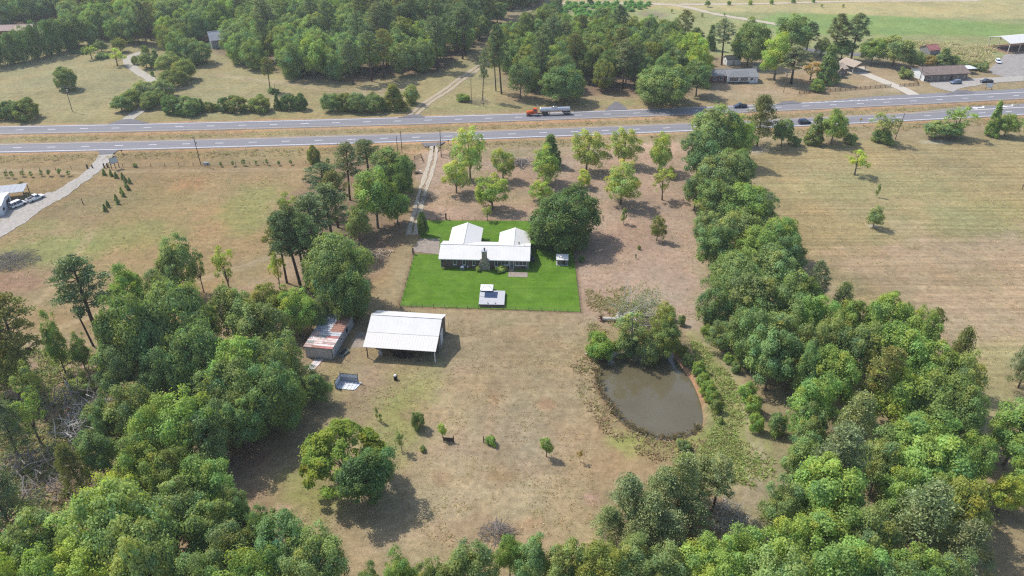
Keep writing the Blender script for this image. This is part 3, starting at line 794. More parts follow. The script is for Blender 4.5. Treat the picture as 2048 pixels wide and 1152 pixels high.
# the pecan orchard behind the house
ORCH = 'light green trees of the orchard'
for it in [('pecan', 941, 250, 358, 68, 'pecan', 'tall light pecan nearest the highway at the orchard corner by the drive'),
           ('pecan', 1006, 291, 358, 46, 'pecan', 'slim light pecan with a bare trunk beside the pile of cut limbs'),
           ('pecan', 913, 314, 386, 54, 'pecan', 'light pecan by the gravel drive with a round dark shadow'),
           ('pecan', 985, 346, 418, 66, 'lime', 'yellow-green pecan just behind the back lawn fence'),
           ('cone', 1101, 268, 330, 46, 'dark', 'dark pointed tree hiding behind the brightest pecan'),
           ('pecan', 1092, 288, 370, 72, 'bright', 'brightest green pecan in the middle of the orchard'),
           ('pecan', 1080, 360, 404, 52, 'lime', 'low yellow-green pecan peeping out left of the big oak'),
           ('pecan', 1172, 256, 342, 74, 'pecan', 'large round pale pecan in front of the red clay verge'),
           ('pecan', 1248, 252, 330, 62, 'pecan', 'upright pecan next to the bare sandy verge'),
           ('pecan', 1317, 264, 342, 56, 'lime', 'pale pecan nearest the hedge row on its left'),
           ('pecan', 1241, 317, 408, 80, 'pecan', 'widest pecan with a clear trunk and long shadow right of the oak'),
           ('sparse', 1324, 338, 400, 46, 'pecan', 'thin small pecan on bare pinkish ground by the hedge row'),
           ('pecan', 1168, 337, 374, 32, 'yellow', 'small yellowish pecan just above the big oak'),
           ('sapling', 1340, 334, 356, 24, 'lime', 'tiny yellow-green sapling under the pale pecan')]:
    seen(it[0], *it[1:5], it[6], ORCH if it[0] == 'pecan' else None, it[5])
seen('oak', 1131, 374, 484, 140, 'huge dark green oak overhanging the corner of the bright lawn', None, 'deep', var=0)
seen('oak', 1092, 440, 489, 62, 'dark lower bough tree at the left foot of the huge oak', None, 'dark')
seen('bush', 1156, 464, 497, 44, 'fresh green bush at the right foot of the huge oak', None, 'mid')
seen('bush', 1118, 476, 499, 30, 'small green bush at the middle foot of the huge oak', None, 'mid')
seen('sapling', 1247, 416, 448, 14, 'small dark lollipop tree standing alone in the bare yard', None, 'mid', name='young_tree', cat='tree')
seen('pecan', 1313, 430, 481, 32, 'small leaning evergreen alone on the pinkish yard', None, 'olive')
seen('bush', 1163, 508, 524, 15, 'small shrub just outside the right lawn fence', None, 'dark')
seen('bush', 1278, 491, 499, 7, 'tiny weed bush on the pinkish yard below the evergreen', None, 'olive')
seen('sapling', 1271, 508, 517, 4, 'dark stub of a sapling on the pinkish yard', None, 'deep')
seen('sparse', 975, 412, 442, 22, 'thin shrubby tree on the back lawn fence line', None, 'pecan')
seen('bush', 848, 422, 470, 22, 'dark shrub beside the pale utility pole at the lawn corner', None, 'deep')

# hedge row along the right field, from the highway down
HR = 'trees of the hedge row beside the right field'
row(('in the hedge row', 'from the highway'), HR, [
    ('broadleaf', 1418, 204, 326, 92, 'mid'), ('broadleaf', 1462, 225, 330, 62, 'bright'), ('broadleaf', 1388, 262, 372, 74, 'blue'),
    ('oak', 1436, 300, 398, 104, 'mid'), ('broadleaf', 1475, 300, 380, 72, 'dark'), ('broadleaf', 1388, 345, 420, 56, 'mid'),
    ('broadleaf', 1425, 362, 452, 78, 'dark'), ('oak', 1480, 366, 452, 108, 'bright'), ('broadleaf', 1512, 378, 458, 66, 'blue'),
    ('broadleaf', 1410, 420, 495, 62, 'mid'), ('oak', 1468, 418, 510, 100, 'mid'), ('oak', 1550, 432, 524, 96, 'fresh'),
    ('broadleaf', 1424, 452, 545, 74, 'dark'), ('broadleaf', 1506, 452, 548, 92, 'bright'), ('broadleaf', 1570, 470, 560, 62, 'blue'),
    ('oak', 1464, 500, 620, 110, 'blue'), ('broadleaf', 1535, 490, 610, 96, 'mid'), ('mounded', 1425, 560, 655, 72, 'blue'),
    ('broadleaf', 1500, 545, 665, 110, 'mid'), ('broadleaf', 1574, 545, 665, 92, 'dark'), ('pine', 1625, 525, 650, 44, 'grey'),
    ('mounded', 1488, 606, 728, 98, 'blue'), ('broadleaf', 1552, 605, 740, 104, 'mid'), ('broadleaf', 1612, 585, 710, 80, 'fresh'),
    ('young_pine', 1672, 568, 660, 52, 'pale'), ('broadleaf', 1530, 660, 780, 96, 'blue'), ('broadleaf', 1440, 640, 700, 60, 'mid')])
# the wider belt farther down the right side
BELT = 'trees of the dense belt right of the pond'
row(('in the belt right of the pond', 'from the top'), BELT, [
    ('broadleaf', 1690, 600, 690, 66, 'bright'), ('broadleaf', 1757, 580, 700, 88, 'fresh'), ('broadleaf', 1650, 625, 740, 80, 'mid'), ('broadleaf', 1812, 614, 735, 72, 'bright'),
    ('pine', 1852, 620, 730, 34, 'olive'), ('broadleaf', 1712, 645, 760, 92, 'mid'), ('young_pine', 1890, 652, 775, 56, 'olive'), ('broadleaf', 1784, 650, 785, 100, 'bright'),
    ('broadleaf', 1598, 645, 770, 78, 'mid'), ('broadleaf', 1842, 682, 810, 96, 'fresh'), ('mounded', 1606, 682, 800, 62, 'blue'), ('broadleaf', 1656, 700, 830, 92, 'bright'),
    ('pine', 1724, 690, 850, 70, 'olive'), ('broadleaf', 1898, 705, 835, 80, 'mid'), ('broadleaf', 1770, 735, 865, 104, 'lime'), ('broadleaf', 1842, 745, 880, 116, 'dark')])
row(('in the lower right-hand wood', 'from the top'), 'trees of the lower right-hand wood', [
    ('broadleaf', 1612, 742, 880, 100, 'fresh'), ('young_pine', 1690, 795, 935, 96, 'pale'), ('broadleaf', 1905, 765, 905, 88, 'dark'), ('broadleaf', 1612, 805, 905, 66, 'mid'),
    ('broadleaf', 1812, 808, 945, 128, 'bright'), ('young_pine', 1660, 860, 1015, 118, 'grey'), ('broadleaf', 1738, 860, 990, 90, 'mid'), ('broadleaf', 1830, 868, 1000, 140, 'fresh'),
    ('broadleaf', 1906, 868, 985, 90, 'bright'), ('broadleaf', 1596, 874, 975, 82, 'blue'), ('broadleaf', 1640, 925, 1065, 140, 'bright'), ('broadleaf', 1558, 958, 1075, 90, 'mid'),
    ('broadleaf', 1785, 935, 1040, 90, 'bright'), ('young_pine', 1822, 968, 1120, 120, 'pale')])
row(('at the bottom right', 'from the top'), 'trees at the bottom right', [
    ('broadleaf', 1892, 955, 1080, 112, 'olive'), ('broadleaf', 1628, 1012, 1140, 140, 'fresh'), ('broadleaf', 1716, 1015, 1150, 112, 'mid'), ('young_pine', 1896, 1040, 1165, 104, 'grey'),
    ('broadleaf', 1560, 1045, 1165, 112, 'bright'), ('broadleaf', 1482, 1055, 1165, 104, 'fresh'), ('broadleaf', 1660, 1080, 1215, 140, 'fresh'), ('broadleaf', 1406, 1080, 1190, 120, 'bright'),
    ('broadleaf', 1806, 1100, 1230, 100, 'bright'), ('broadleaf', 1320, 1088, 1190, 104, 'mid'), ('broadleaf', 1540, 1105, 1245, 140, 'blue'), ('broadleaf', 1440, 1120, 1240, 110, 'fresh'),
    ('broadleaf', 1745, 1115, 1240, 110, 'blue'), ('broadleaf', 1870, 1090, 1230, 90, 'grey')])
row(('beyond the bare strip at right', 'from the top'), 'trees at the right edge', [
    ('young_pine', 2036, 688, 776, 66, 'grey'), ('broadleaf', 2008, 815, 930, 112, 'bright'), ('broadleaf', 2046, 885, 985, 84, 'fresh'), ('broadleaf', 1996, 950, 1025, 70, 'lime')])

# trees along the highway fence at the top of the right field
HF = 'trees on the highway fence line above the right field'
for it in [('young_pine', 1514, 190, 291, 62, 'olive', 'dark bushy pine standing before the highway at the hedge row end'), ('broadleaf', 1480, 242, 292, 42, 'dark', 'dark low tree left of the bushy highway pine'),
           ('broadleaf', 1562, 236, 291, 44, 'dark', 'small dark tree right of the bushy highway pine'), ('bush', 1588, 268, 290, 26, 'mid', 'low bush right of the small dark highway tree'),
           ('cone', 1624, 228, 288, 36, 'grey', 'narrow greyish evergreen left of the bright highway tree'), ('broadleaf', 1662, 213, 287, 62, 'bright', 'bright broad tree that hides part of the nearer highway'),
           ('bush', 1700, 266, 286, 30, 'mid', 'low bush right of the bright highway tree'), ('sparse', 1762, 224, 284, 62, 'mid', 'vine-hung ragged tree left of the leaning utility pole'),
           ('bush', 1764, 258, 284, 44, 'dark', 'dark skirt of bush under the ragged vine-hung tree'), ('broadleaf', 1868, 240, 277, 52, 'grey', 'left half of the low spreading clump behind the sand heap'),
           ('sparse', 1908, 212, 276, 62, 'fresh', 'right half of the low spreading clump behind the sand heap'), ('broadleaf', 1894, 244, 276, 60, 'mid', 'middle of the low spreading clump behind the sand heap'),
           ('cone', 1982, 203, 272, 30, 'fresh', 'tall ivy-covered leaning tree near the turn arrow'), ('broadleaf', 2008, 226, 272, 44, 'bright', 'round green tree right of the ivy-covered leaning tree'), ('broadleaf', 2056, 226, 268, 40, 'bright', 'green tree cut off by the right edge below the highway')]:
    seen(it[0], *it[1:5], it[6], HF, it[5])
seen('sparse', 1709, 298, 350, 46, 'lone yellow young tree in the right field', None, 'yellow', var=1)
seen('pecan', 1746, 410, 455, 36, 'lone small green tree on a pale sand ring in the right field', None, 'mid')
seen('sapling', 1752, 367, 394, 8, 'ivy-covered thin stub standing in the right field', None, 'dark')

# left: group between the drive and the big rust-brown field
GL = 'trees of the group left of the gravel drive'
for it in [('pine', 700, 285, 400, 58, 'grey', 'tall thin-crowned pine with a bare trunk, upper left of the drive group'), ('pine', 738, 279, 352, 56, 'dark', 'dark tall pine nearest the highway in the drive group'),
           ('broadleaf', 786, 294, 385, 92, 'dark', 'dark broad tree at the top of the drive group'), ('broadleaf', 808, 312, 420, 48, 'deep', 'dark green tree overhanging the gravel drive'),
           ('broadleaf', 756, 335, 456, 96, 'bright', 'bright green broad tree in the middle of the drive group'), ('broadleaf', 796, 376, 448, 56, 'bright', 'bright lower tree overhanging the shaded drive'),
           ('pine', 650, 328, 430, 66, 'blue', 'bluish pine at the left of the drive group'), ('pine', 676, 345, 455, 60, 'olive', 'olive pine at the centre of the drive group'),
           ('pine', 668, 366, 500, 84, 'dark', 'dense dark pine at the centre of the drive group'), ('broadleaf', 720, 410, 480, 50, 'grey', 'greyish small tree inside the drive group'),
           ('pine', 632, 392, 540, 86, 'dark', 'dark pine above the three bare trunks'), ('pine', 603, 418, 578, 76, 'dark', 'left pine of the three with bare dark trunks'),
           ('pine', 615, 412, 575, 72, 'dark', 'middle pine of the three with bare dark trunks'), ('pine', 627, 424, 588, 62, 'deep', 'right pine of the three with bare dark trunks'),
           ('pine', 574, 430, 566, 58, 'olive', 'olive pine leaning out over the rust-brown field'), ('oak', 680, 464, 612, 130, 'mid', 'large full green tree right of the three bare pine trunks'),
           ('mounded', 700, 520, 640, 88, 'dark', 'darker lower bough tree under the large full green tree'), ('sparse', 583, 385, 470, 42, 'pale', 'pale nearly leafless tree on the field side of the pines'),
           ('sparse', 560, 500, 578, 38, 'lime', 'thin lime sapling tree left of the three bare trunks'), ('sparse', 462, 494, 590, 58, 'lime', 'thin yellow-green tree at the edge of the left wood')]:
    seen(it[0], *it[1:5], it[6], GL, it[5])

# left wood
row(('in the upper left wood', 'from the field'), 'trees of the upper left wood', [
    ('pine', 202, 518, 690, 104, 'dark'), ('broadleaf', 276, 515, 640, 76, 'bright'), ('broadleaf', 368, 472, 602, 86, 'grey'), ('sparse', 408, 498, 585, 30, 'mid'),
    ('broadleaf', 330, 530, 650, 70, 'mid'), ('oak', 300, 585, 770, 136, 'dark'), ('oak', 376, 562, 742, 136, 'mid'), ('broadleaf', 418, 590, 700, 70, 'dark'),
    ('broadleaf', 486, 566, 690, 84, 'mid'), ('broadleaf', 546, 566, 655, 78, 'olive'), ('broadleaf', 600, 578, 670, 74, 'fresh'), ('broadleaf', 530, 608, 745, 112, 'mid'),
    ('broadleaf', 640, 590, 655, 60, 'mid'), ('mounded', 570, 668, 790, 104, 'mid'), ('oak', 412, 650, 790, 120, 'blue'), ('broadleaf', 500, 680, 830, 110, 'bright'),
    ('broadleaf', 628, 735, 806, 68, 'dark'), ('broadleaf', 340, 680, 800, 90, 'blue')])
row(('in the left wood', 'below the tin shed'), 'trees of the middle left wood', [
    ('mounded', 470, 725, 865, 126, 'mid'), ('oak', 556, 730, 862, 124, 'dark'), ('broadleaf', 250, 690, 810, 90, 'mid'), ('broadleaf', 290, 765, 890, 104, 'mid'),
    ('broadleaf', 388, 785, 925, 124, 'bright'), ('broadleaf', 445, 800, 930, 104, 'mid'), ('mounded', 326, 808, 935, 110, 'fresh'), ('broadleaf', 500, 800, 905, 80, 'dark'),
    ('broadleaf', 212, 862, 955, 74, 'blue'), ('broadleaf', 300, 868, 985, 104, 'bright'), ('broadleaf', 366, 902, 1015, 92, 'olive'), ('broadleaf', 436, 915, 1040, 112, 'fresh'),
    ('broadleaf', 490, 968, 1075, 62, 'mid'), ('broadleaf', 246, 955, 1060, 104, 'lime'), ('broadleaf', 230, 800, 890, 60, 'blue')])
row(('at the left edge', 'from the field down'), 'trees at the left edge', [
    ('pine', 72, 600, 800, 96, 'olive'), ('pecan', 132, 618, 748, 46, 'dark'), ('pecan', 172, 662, 742, 44, 'deep'), ('broadleaf', 8, 640, 770, 84, 'dark'),
    ('broadleaf', 40, 690, 800, 80, 'olive'), ('sparse', 92, 720, 840, 60, 'mid'), ('sparse', 84, 790, 890, 66, 'fresh'),
    ('young_pine', 36, 800, 910, 84, 'grey'), ('young_pine', 168, 888, 985, 66, 'olive'), ('bush', 168, 752, 785, 50, 'grey'),
    ('bush', 200, 800, 850, 60, 'grey'), ('young_pine', 38, 925, 1085, 116, 'grey')])
row(('at the bottom left', 'from the top'), 'trees at the bottom left', [
    ('mounded', 205, 1000, 1150, 130, 'pale'), ('oak', 290, 985, 1165, 176, 'pale'), ('broadleaf', 382, 962, 1090, 112, 'mid'), ('broadleaf', 436, 1008, 1120, 112, 'dark'),
    ('broadleaf', 106, 1030, 1160, 112, 'mid'), ('broadleaf', 18, 1060, 1190, 104, 'fresh'), ('oak', 320, 1050, 1215, 140, 'pale'), ('broadleaf', 200, 1092, 1225, 136, 'lime'),
    ('broadleaf', 120, 1105, 1235, 110, 'fresh'), ('broadleaf', 478, 1042, 1160, 110, 'mid'), ('broadleaf', 540, 1020, 1125, 66, 'dark'), ('mounded', 588, 1040, 1165, 126, 'blue'),
    ('broadleaf', 652, 1060, 1180, 110, 'mid'), ('broadleaf', 420, 1100, 1230, 110, 'dark'), ('broadleaf', 520, 1105, 1240, 120, 'bright'), ('broadleaf', 620, 1125, 1245, 110, 'mid'), ('broadleaf', 40, 1120, 1260, 110, 'lime')])
row(('below the meadow', 'from the left'), 'trees along the bottom', [
    ('broadleaf', 748, 1126, 1210, 60, 'dark'), ('broadleaf', 808, 1104, 1205, 70, 'bright'), ('broadleaf', 878, 1122, 1220, 66, 'mid'), ('broadleaf', 940, 1085, 1205, 112, 'mid'), ('broadleaf', 1020, 1062, 1155, 56, 'fresh'),
    ('broadleaf', 1060, 1078, 1180, 76, 'blue'), ('broadleaf', 1128, 1084, 1190, 90, 'mid'), ('oak', 1196, 1092, 1205, 120, 'olive'), ('broadleaf', 1262, 1082, 1190, 100, 'mid')])
# young pines below the pond
row(('in the clump below the pond', 'from the left'), 'young pines of the clump below the pond', [
    ('young_pine', 1216, 1013, 1082, 68, 'pale'), ('young_pine', 1256, 960, 1072, 91, 'pale'), ('young_pine', 1290, 988, 1090, 85, 'pale'), ('young_pine', 1318, 946, 1055, 93, 'pale'),
    ('young_pine', 1330, 1028, 1100, 100, 'pale'), ('young_pine', 1362, 912, 1042, 93, 'pale'), ('young_pine', 1396, 918, 1010, 77, 'pale'), ('young_pine', 1270, 1048, 1110, 77, 'pale'), ('young_pine', 1380, 1003, 1070, 85, 'pale'), ('pine', 1424, 918, 1027, 68, 'pale')])
# meadow plants
seen('mimosa', 696, 842, 968, 168, 'wide flat-topped mimosa tree alone on the lower meadow', None, (.98, 1.06, .5))
seen('broadleaf', 742, 905, 1008, 118, 'dark rounded tree growing under the right side of the mimosa', None, 'deep')
seen('bush', 836, 820, 856, 30, 'dark green vase-shaped shrub left of the wooden gate panel', None, 'mid')
seen('sapling', 885, 848, 876, 19, 'bright round-headed sapling beside the wooden gate panel', None, 'lime')
seen('sapling', 1093, 877, 914, 25, 'lone bright green sapling with a round shadow on the meadow', None, 'bright')
seen('sparse', 804, 862, 902, 24, 'thin wispy sapling between mimosa and wooden gate panel', None, 'mid')
seen('bush', 982, 872, 888, 24, 'green vine bush on the short rail beside the dark post', None, 'fresh')
seen('sparse', 1160, 900, 924, 14, 'almost bare small sapling near the meadow edge', None, 'red')
seen('bush', 846, 892, 901, 14, 'small grey-green weed right of the wispy sapling', None, 'grey')
seen('sapling', 754, 812, 840, 7, 'ivy stub left of the pair above the mimosa', None, 'mid')
seen('sapling', 762, 826, 846, 7, 'ivy stub right of the pair above the mimosa', None, 'dark')
# pond bank
seen('bush', 1198, 668, 712, 62, 'bright green bush at the upper left corner of the pond', None, (.95, 1.1, .6), var=0)
seen('pecan', 1318, 604, 690, 62, 'olive airy tree behind the fallen one at the pond head', None, 'olive')
seen('sparse', 1262, 624, 712, 74, 'grey-green thin tree hanging over the pond water', None, 'grey')
seen('bush', 1250, 666, 708, 52, 'dark bush at the pond head under the fallen branches', None, 'dark')
seen('pecan', 1335, 630, 716, 60, 'dark airy tree at the upper right pond bank', None, 'dark')
seen('bush', 1300, 668, 716, 66, 'low green bush drooping into the pond', None, 'mid')
row(('on the right pond bank', 'from the fallen tree down'), 'bushes on the right pond bank', [
    ('bush', 1362, 690, 712, 26, 'olive'), ('bush', 1376, 706, 732, 24, 'mid'), ('bush', 1396, 722, 748, 28, 'bright'), ('bush', 1404, 744, 768, 28, 'bright'), ('bush', 1414, 762, 790, 32, 'bright'), ('bush', 1424, 782, 806, 28, 'bright'), ('bush', 1432, 798, 822, 24, 'mid'), ('bush', 1440, 834, 846, 12, 'mid')])
row(('along the grass lane', 'from the top'), 'bushes along the grass lane', [
    ('bush', 1412, 648, 672, 28, 'bright'), ('bush', 1438, 664, 684, 30, 'bright'), ('bush', 1456, 706, 724, 24, 'fresh'), ('bush', 1470, 724, 744, 20, 'mid'), ('bush', 1490, 764, 796, 36, 'fresh'), ('bush', 1504, 792, 824, 36, 'bright'), ('bush', 1510, 826, 862, 30, 'fresh'), ('bush', 1440, 630, 648, 34, 'dark'), ('bush', 1552, 826, 868, 40, 'blue'), ('bush', 1366, 880, 896, 28, 'mid')])
row(('between pond and bare yard', 'from the left'), 'small shrubs above the pond', [('bush', 1362, 630, 650, 16, 'mid'), ('bush', 1340, 618, 640, 20, 'olive')])

# ------------------------------------------------------------------ far side of the highway
seen('cedar', 136, 132, 179, 44, 'lone dark cedar standing behind the pole on the far left meadow', None, 'dark')
row(('in the far corner hedge', 'from the left'), 'cedars of the left corner hedge', [('cedar', 4, 204, 237, 32, 'deep'), ('cedar', 26, 200, 237, 36, 'dark'), ('cedar', 54, 195, 237, 56, 'olive')])
MG = 'magnolias along the curved drive'
row(('along the curved drive', 'from the highway'), MG, [
    ('broadleaf', 245, 190, 223, 42, 'dark'), ('oak', 297, 197, 219, 26, 'grey'), ('oak', 266, 178, 214, 46, 'olive'), ('oak', 310, 178, 212, 48, 'dark'), ('oak', 292, 160, 202, 52, 'grey'), ('oak', 328, 156, 194, 46, 'grey'),
    ('oak', 350, 138, 174, 48, 'olive'), ('oak', 372, 116, 160, 50, 'olive'), ('oak', 340, 104, 142, 48, 'grey'), ('mounded', 362, 60, 124, 50, 'dark'), ('mounded', 396, 72, 127, 64, 'dark'), ('broadleaf', 294, 105, 137, 32, 'mid'), ('cone', 313, 98, 134, 24, 'grey')])
row(('by the upper bend of the curved drive', 'from the left'), 'shrubs by the upper bend', [('sparse', 184, 90, 119, 28, 'lime'), ('broadleaf', 204, 78, 104, 26, 'mid'), ('sparse', 235, 95, 131, 38, 'yellow'), ('broadleaf', 242, 74, 104, 28, 'olive'), ('bush', 272, 111, 129, 14, 'mid'), ('bush', 292, 90, 108, 16, 'bright'), ('bush', 305, 142, 152, 8, 'mid'), ('bush', 152, 98, 106, 20, 'blue'), ('bush', 168, 98, 108, 16, 'blue'), ('bush', 205, 104, 116, 28, 'blue')])
row(('in the upper left evergreen belt', 'from the left'), 'dark evergreens at the upper left', [('mounded', -8, 62, 133, 52, 'deep'), ('mounded', 22, 64, 128, 46, 'deep'), ('mounded', 46, 58, 124, 42, 'deep'), ('mounded', 70, 48, 118, 46, 'deep'), ('mounded', 94, 38, 112, 48, 'deep'), ('mounded', 118, 34, 106, 46, 'deep'), ('mounded', 140, 40, 100, 38, 'deep')])
row(('in the clipped far hedge', 'from the left'), 'clipped cedars of the far hedge', [
    ('cedar', 346, 190, 227, 36, 'deep'), ('cedar', 378, 190, 227, 54, 'dark'), ('cone', 404, 198, 223, 16, 'dark'), ('cedar', 418, 202, 222, 24, 'olive'), ('cedar', 432, 206, 221, 14, 'olive'), ('cedar', 450, 194, 222, 26, 'deep'), ('cedar', 474, 190, 222, 48, 'olive'), ('cedar', 521, 189, 221, 50, 'olive'),
    ('cone', 556, 188, 220, 15, 'deep'), ('cedar', 577, 189, 219, 28, 'deep'), ('cone', 591, 188, 219, 13, 'dark'), ('cedar', 604, 185, 219, 27, 'deep'), ('oak', 664, 185, 222, 42, 'dark'), ('cedar', 692, 185, 221, 36, 'olive'), ('oak', 716, 184, 222, 48, 'dark'), ('oak', 748, 185, 221, 48, 'dark'), ('cone', 790, 168, 218, 48, 'olive'), ('mounded', 824, 166, 207, 34, 'grey')])
seen('pine', 541, 116, 184, 28, 'lone tall pine on the far meadow above the clipped hedge', None, 'olive')
seen('bush', 548, 174, 186, 24, 'dark bush at the foot of the lone far pine', None, 'deep')
seen('pine', 965, 96, 202, 22, 'thin leaning pine with a nearly bare trunk by the dirt lane', None, 'grey')
seen('bush', 926, 186, 202, 28, 'low green bush beside the dark thin pole by the dirt lane', None, 'bright')
# clipped row of saplings and other small plants on the left
SA = 'young conifers planted in rows by the left driveway'
row(('left of the white driveway', 'from the left'), SA, [('sapling', 13, 342, 355, 7, 'dark'), ('sapling', 27, 341, 356, 8, 'dark'), ('sapling', 47, 341, 353, 8, 'dark'), ('sapling', 63, 342, 354, 8, 'dark'), ('sapling', 83, 339, 352, 8, 'dark'), ('sapling', 99, 339, 352, 8, 'dark'), ('sapling', 120, 337, 351, 9, 'dark'), ('sapling', 137, 341, 352, 9, 'mid')])
row(('in the zigzag row', 'from the tall sign'), SA, [('cone', 209, 337, 350, 8, 'fresh'), ('cone', 223, 338, 352, 8, 'dark'), ('cone', 233, 344, 356, 8, 'dark'), ('cone', 246, 345, 358, 8, 'mid'), ('cone', 251, 352, 364, 8, 'mid'), ('cone', 260, 355, 367, 8, 'mid'), ('cone', 253, 362, 375, 8, 'mid'), ('cone', 257, 368, 380, 8, 'dark'), ('cone', 244, 374, 387, 8, 'fresh'), ('cone', 247, 381, 393, 8, 'mid'), ('cone', 233, 388, 401, 8, 'mid'), ('cone', 236, 395, 408, 8, 'mid'), ('cone', 217, 401, 414, 8, 'mid'), ('cone', 211, 408, 422, 9, 'dark')])
row(('on the highway fence', 'from the sign'), SA, [('bush', 271, 326, 334, 9, 'mid'), ('sapling', 442, 323, 333, 7, 'dark'), ('sapling', 466, 322, 332, 7, 'dark'), ('sapling', 488, 318, 331, 9, 'mid'), ('sapling', 512, 321, 330, 7, 'mid'), ('sapling', 535, 317, 330, 7, 'dark'), ('sapling', 558, 322, 331, 7, 'dark'), ('sapling', 582, 320, 330, 7, 'mid'), ('sapling', 657, 316, 330, 9, 'dark')])
seen('cedar', 628, 290, 326, 30, 'round olive cedar alone on the fence below the highway', None, 'olive')
seen('bush', 634, 316, 330, 18, 'dark bush at the foot of the round olive cedar', None, 'deep')
seen('sapling', 46, 363, 385, 13, 'dark bushy sapling beside the left carport post', None, 'red')

# houses' trees at the upper right
UR = 'garden trees round the houses beyond the highway'
for it in [('oak', 1125, 128, 205, 86, 'dark', 'dark round oak standing right behind the tanker truck'), ('oak', 1322, 124, 207, 112, 'dark', 'broad dark tree at the highway edge right of the dense wood'),
           ('pine', 1003, 48, 188, 40, 'dark', 'tall dark pine at the left end of the dense wood'), ('pine', 1080, 70, 186, 44, 'dark', 'tall pine whose trunk shows in front of the dense wood'), ('pine', 992, 70, 182, 30, 'olive', 'slim pine with bare trunk at the dirt lane corner'),
           ('broadleaf', 1040, 112, 196, 56, 'mid', 'leafy tree low at the left of the dense wood'), ('broadleaf', 1386, 62, 158, 56, 'lime', 'yellow-green tree left of the brick and white house'), ('broadleaf', 1398, 88, 170, 46, 'lime', 'lower yellow-green tree left of the brick and white house'), ('broadleaf', 1392, 118, 192, 60, 'dark', 'dark tree half covering the brick end of the house'),
           ('cone', 1420, 50, 100, 22, 'dark', 'narrow dark tree behind the little white shed'), ('pine', 1443, 38, 130, 46, 'grey', 'tall pine left of the little white shed'), ('oak', 1494, 36, 130, 78, 'dark', 'large dark oak over the little white shed'), ('broadleaf', 1578, 26, 108, 74, 'dark', 'tall dark tree behind the bright yellow-green one'), ('pine', 1612, 44, 106, 38, 'dark', 'dark pine right of the yellow-green tree'),
           ('broadleaf', 1548, 64, 160, 72, 'lime', 'bright yellow-green tree in the yard between the two houses'), ('pine', 1582, 92, 168, 62, 'grey', 'grey-green pine behind the yard utility pole'), ('pine', 1664, 28, 118, 46, 'olive', 'left of two tall pines behind the carport house'), ('pine', 1702, 27, 118, 52, 'dark', 'right of two tall pines behind the carport house'),
           ('broadleaf', 1640, 74, 112, 34, 'dark', 'low dark tree left of the two tall pines'), ('broadleaf', 1682, 76, 120, 50, 'dark', 'low dark tree between the two tall pines'), ('broadleaf', 1742, 74, 128, 50, 'fresh', 'fresh green tree right of the two tall pines'), ('broadleaf', 1785, 68, 133, 78, 'mid', 'large tree left of the long low building'), ('broadleaf', 1826, 100, 136, 40, 'mid', 'small tree right of the large one by the long building'),
           ('cone', 1652, 92, 166, 44, 'dark', 'dark tree in front of the carport house gable'), ('sparse', 1620, 120, 160, 44, 'red', 'thin reddish tree left of the carport house'), ('cedar', 1634, 157, 184, 26, 'bright', 'bright clipped cedar inside the brown rail fence'), ('bush', 1810, 134, 156, 30, 'mid', 'green bush at the white end of the long building'),
           ('cone', 1886, 96, 130, 36, 'mid', 'pointed tree in front of the red-roofed barn'), ('cedar', 1858, 110, 131, 26, 'red', 'brownish cedar left of the red-roofed barn'), ('cedar', 1904, 109, 130, 26, 'dark', 'dark cedar right of the red-roofed barn'), ('cedar', 1836, 110, 129, 20, 'olive', 'little brownish cedar behind the long building')]:
    seen(it[0], *it[1:5], it[6], UR, it[5])
row(('in the long building hedge', 'from the left'), 'hedge right of the long building', [('mounded', 1924, 122, 136, 26, 'mid'), ('mounded', 1944, 123, 139, 26, 'mid'), ('mounded', 1964, 124, 142, 24, 'mid')])
row(('in the far sandy field', 'from the left'), 'young trees dotted over the far field', [('broadleaf', 1179, -10, 9, 12, 'dark'), ('broadleaf', 1263, -14, 5, 14, 'dark'), ('sapling', 1314, 31, 38, 5, 'lime'), ('sapling', 1343, 18, 26, 5, 'fresh'), ('sapling', 1359, 30, 38, 5, 'fresh'), ('sapling', 1404, 26, 35, 6, 'mid'), ('broadleaf', 1415, 0, 14, 12, 'mid'), ('sapling', 1448, 26, 33, 5, 'bright'), ('bush', 1458, 1, 10, 8, 'bright'), ('bush', 1500, 0, 9, 9, 'lime'), ('bush', 1543, -1, 8, 9, 'bright'), ('bush', 1586, -3, 6, 9, 'bright'), ('sapling', 1643, 8, 15, 6, 'bright'), ('sapling', 1686, 8, 15, 6, 'bright'), ('bush', 1626, -3, 5, 8, 'bright')])

WZONE = [(110, 'above the evergreen belt'), (230, 'left of the upper drive bend'), (330, 'behind the drive bend'), (420, 'left of the grey roof'), (520, 'right of the grey roof'), (640, 'behind the lone far pine'), (760, 'above the clipped hedge'), (880, 'left of the dirt lane'), (4000, 'at the dirt lane head')]
KNEE = [(.10, 'front edge'), (.32, 'near front'), (.62, 'midway'), (2, 'far back')]
def back_px(x, y):
    zc = y * CP + CAM_H * SP
    return 1024 + CAM_F * x / zc
def wood_label(adj, shp, x, y, y0, y1, which, s=1.0):
    px = back_px(x, y)
    if which == 'wide': z = [n for a, n in WZONE if px < a][0]
    else: z = [n for a, n in ((1050, 'by the dirt lane'), (1110, 'left of the truck oak'), (1190, 'behind the truck oak'), (1260, 'above the dark apron'), (1330, 'behind the broad edge tree'), (4000, 'near the brick house')) if px < a][0]
    k = [n for a, n in KNEE if (y - y0) / (y1 - y0) < a][0]
    z0 = 'high ' if s > 1.08 else 'low ' if s < .95 else ''
    lab = f'{z0}{adj} {shp} in the {which} wood {z}, {k}'
    return lab if len(lab.split()) <= 16 else lab[len(z0):]
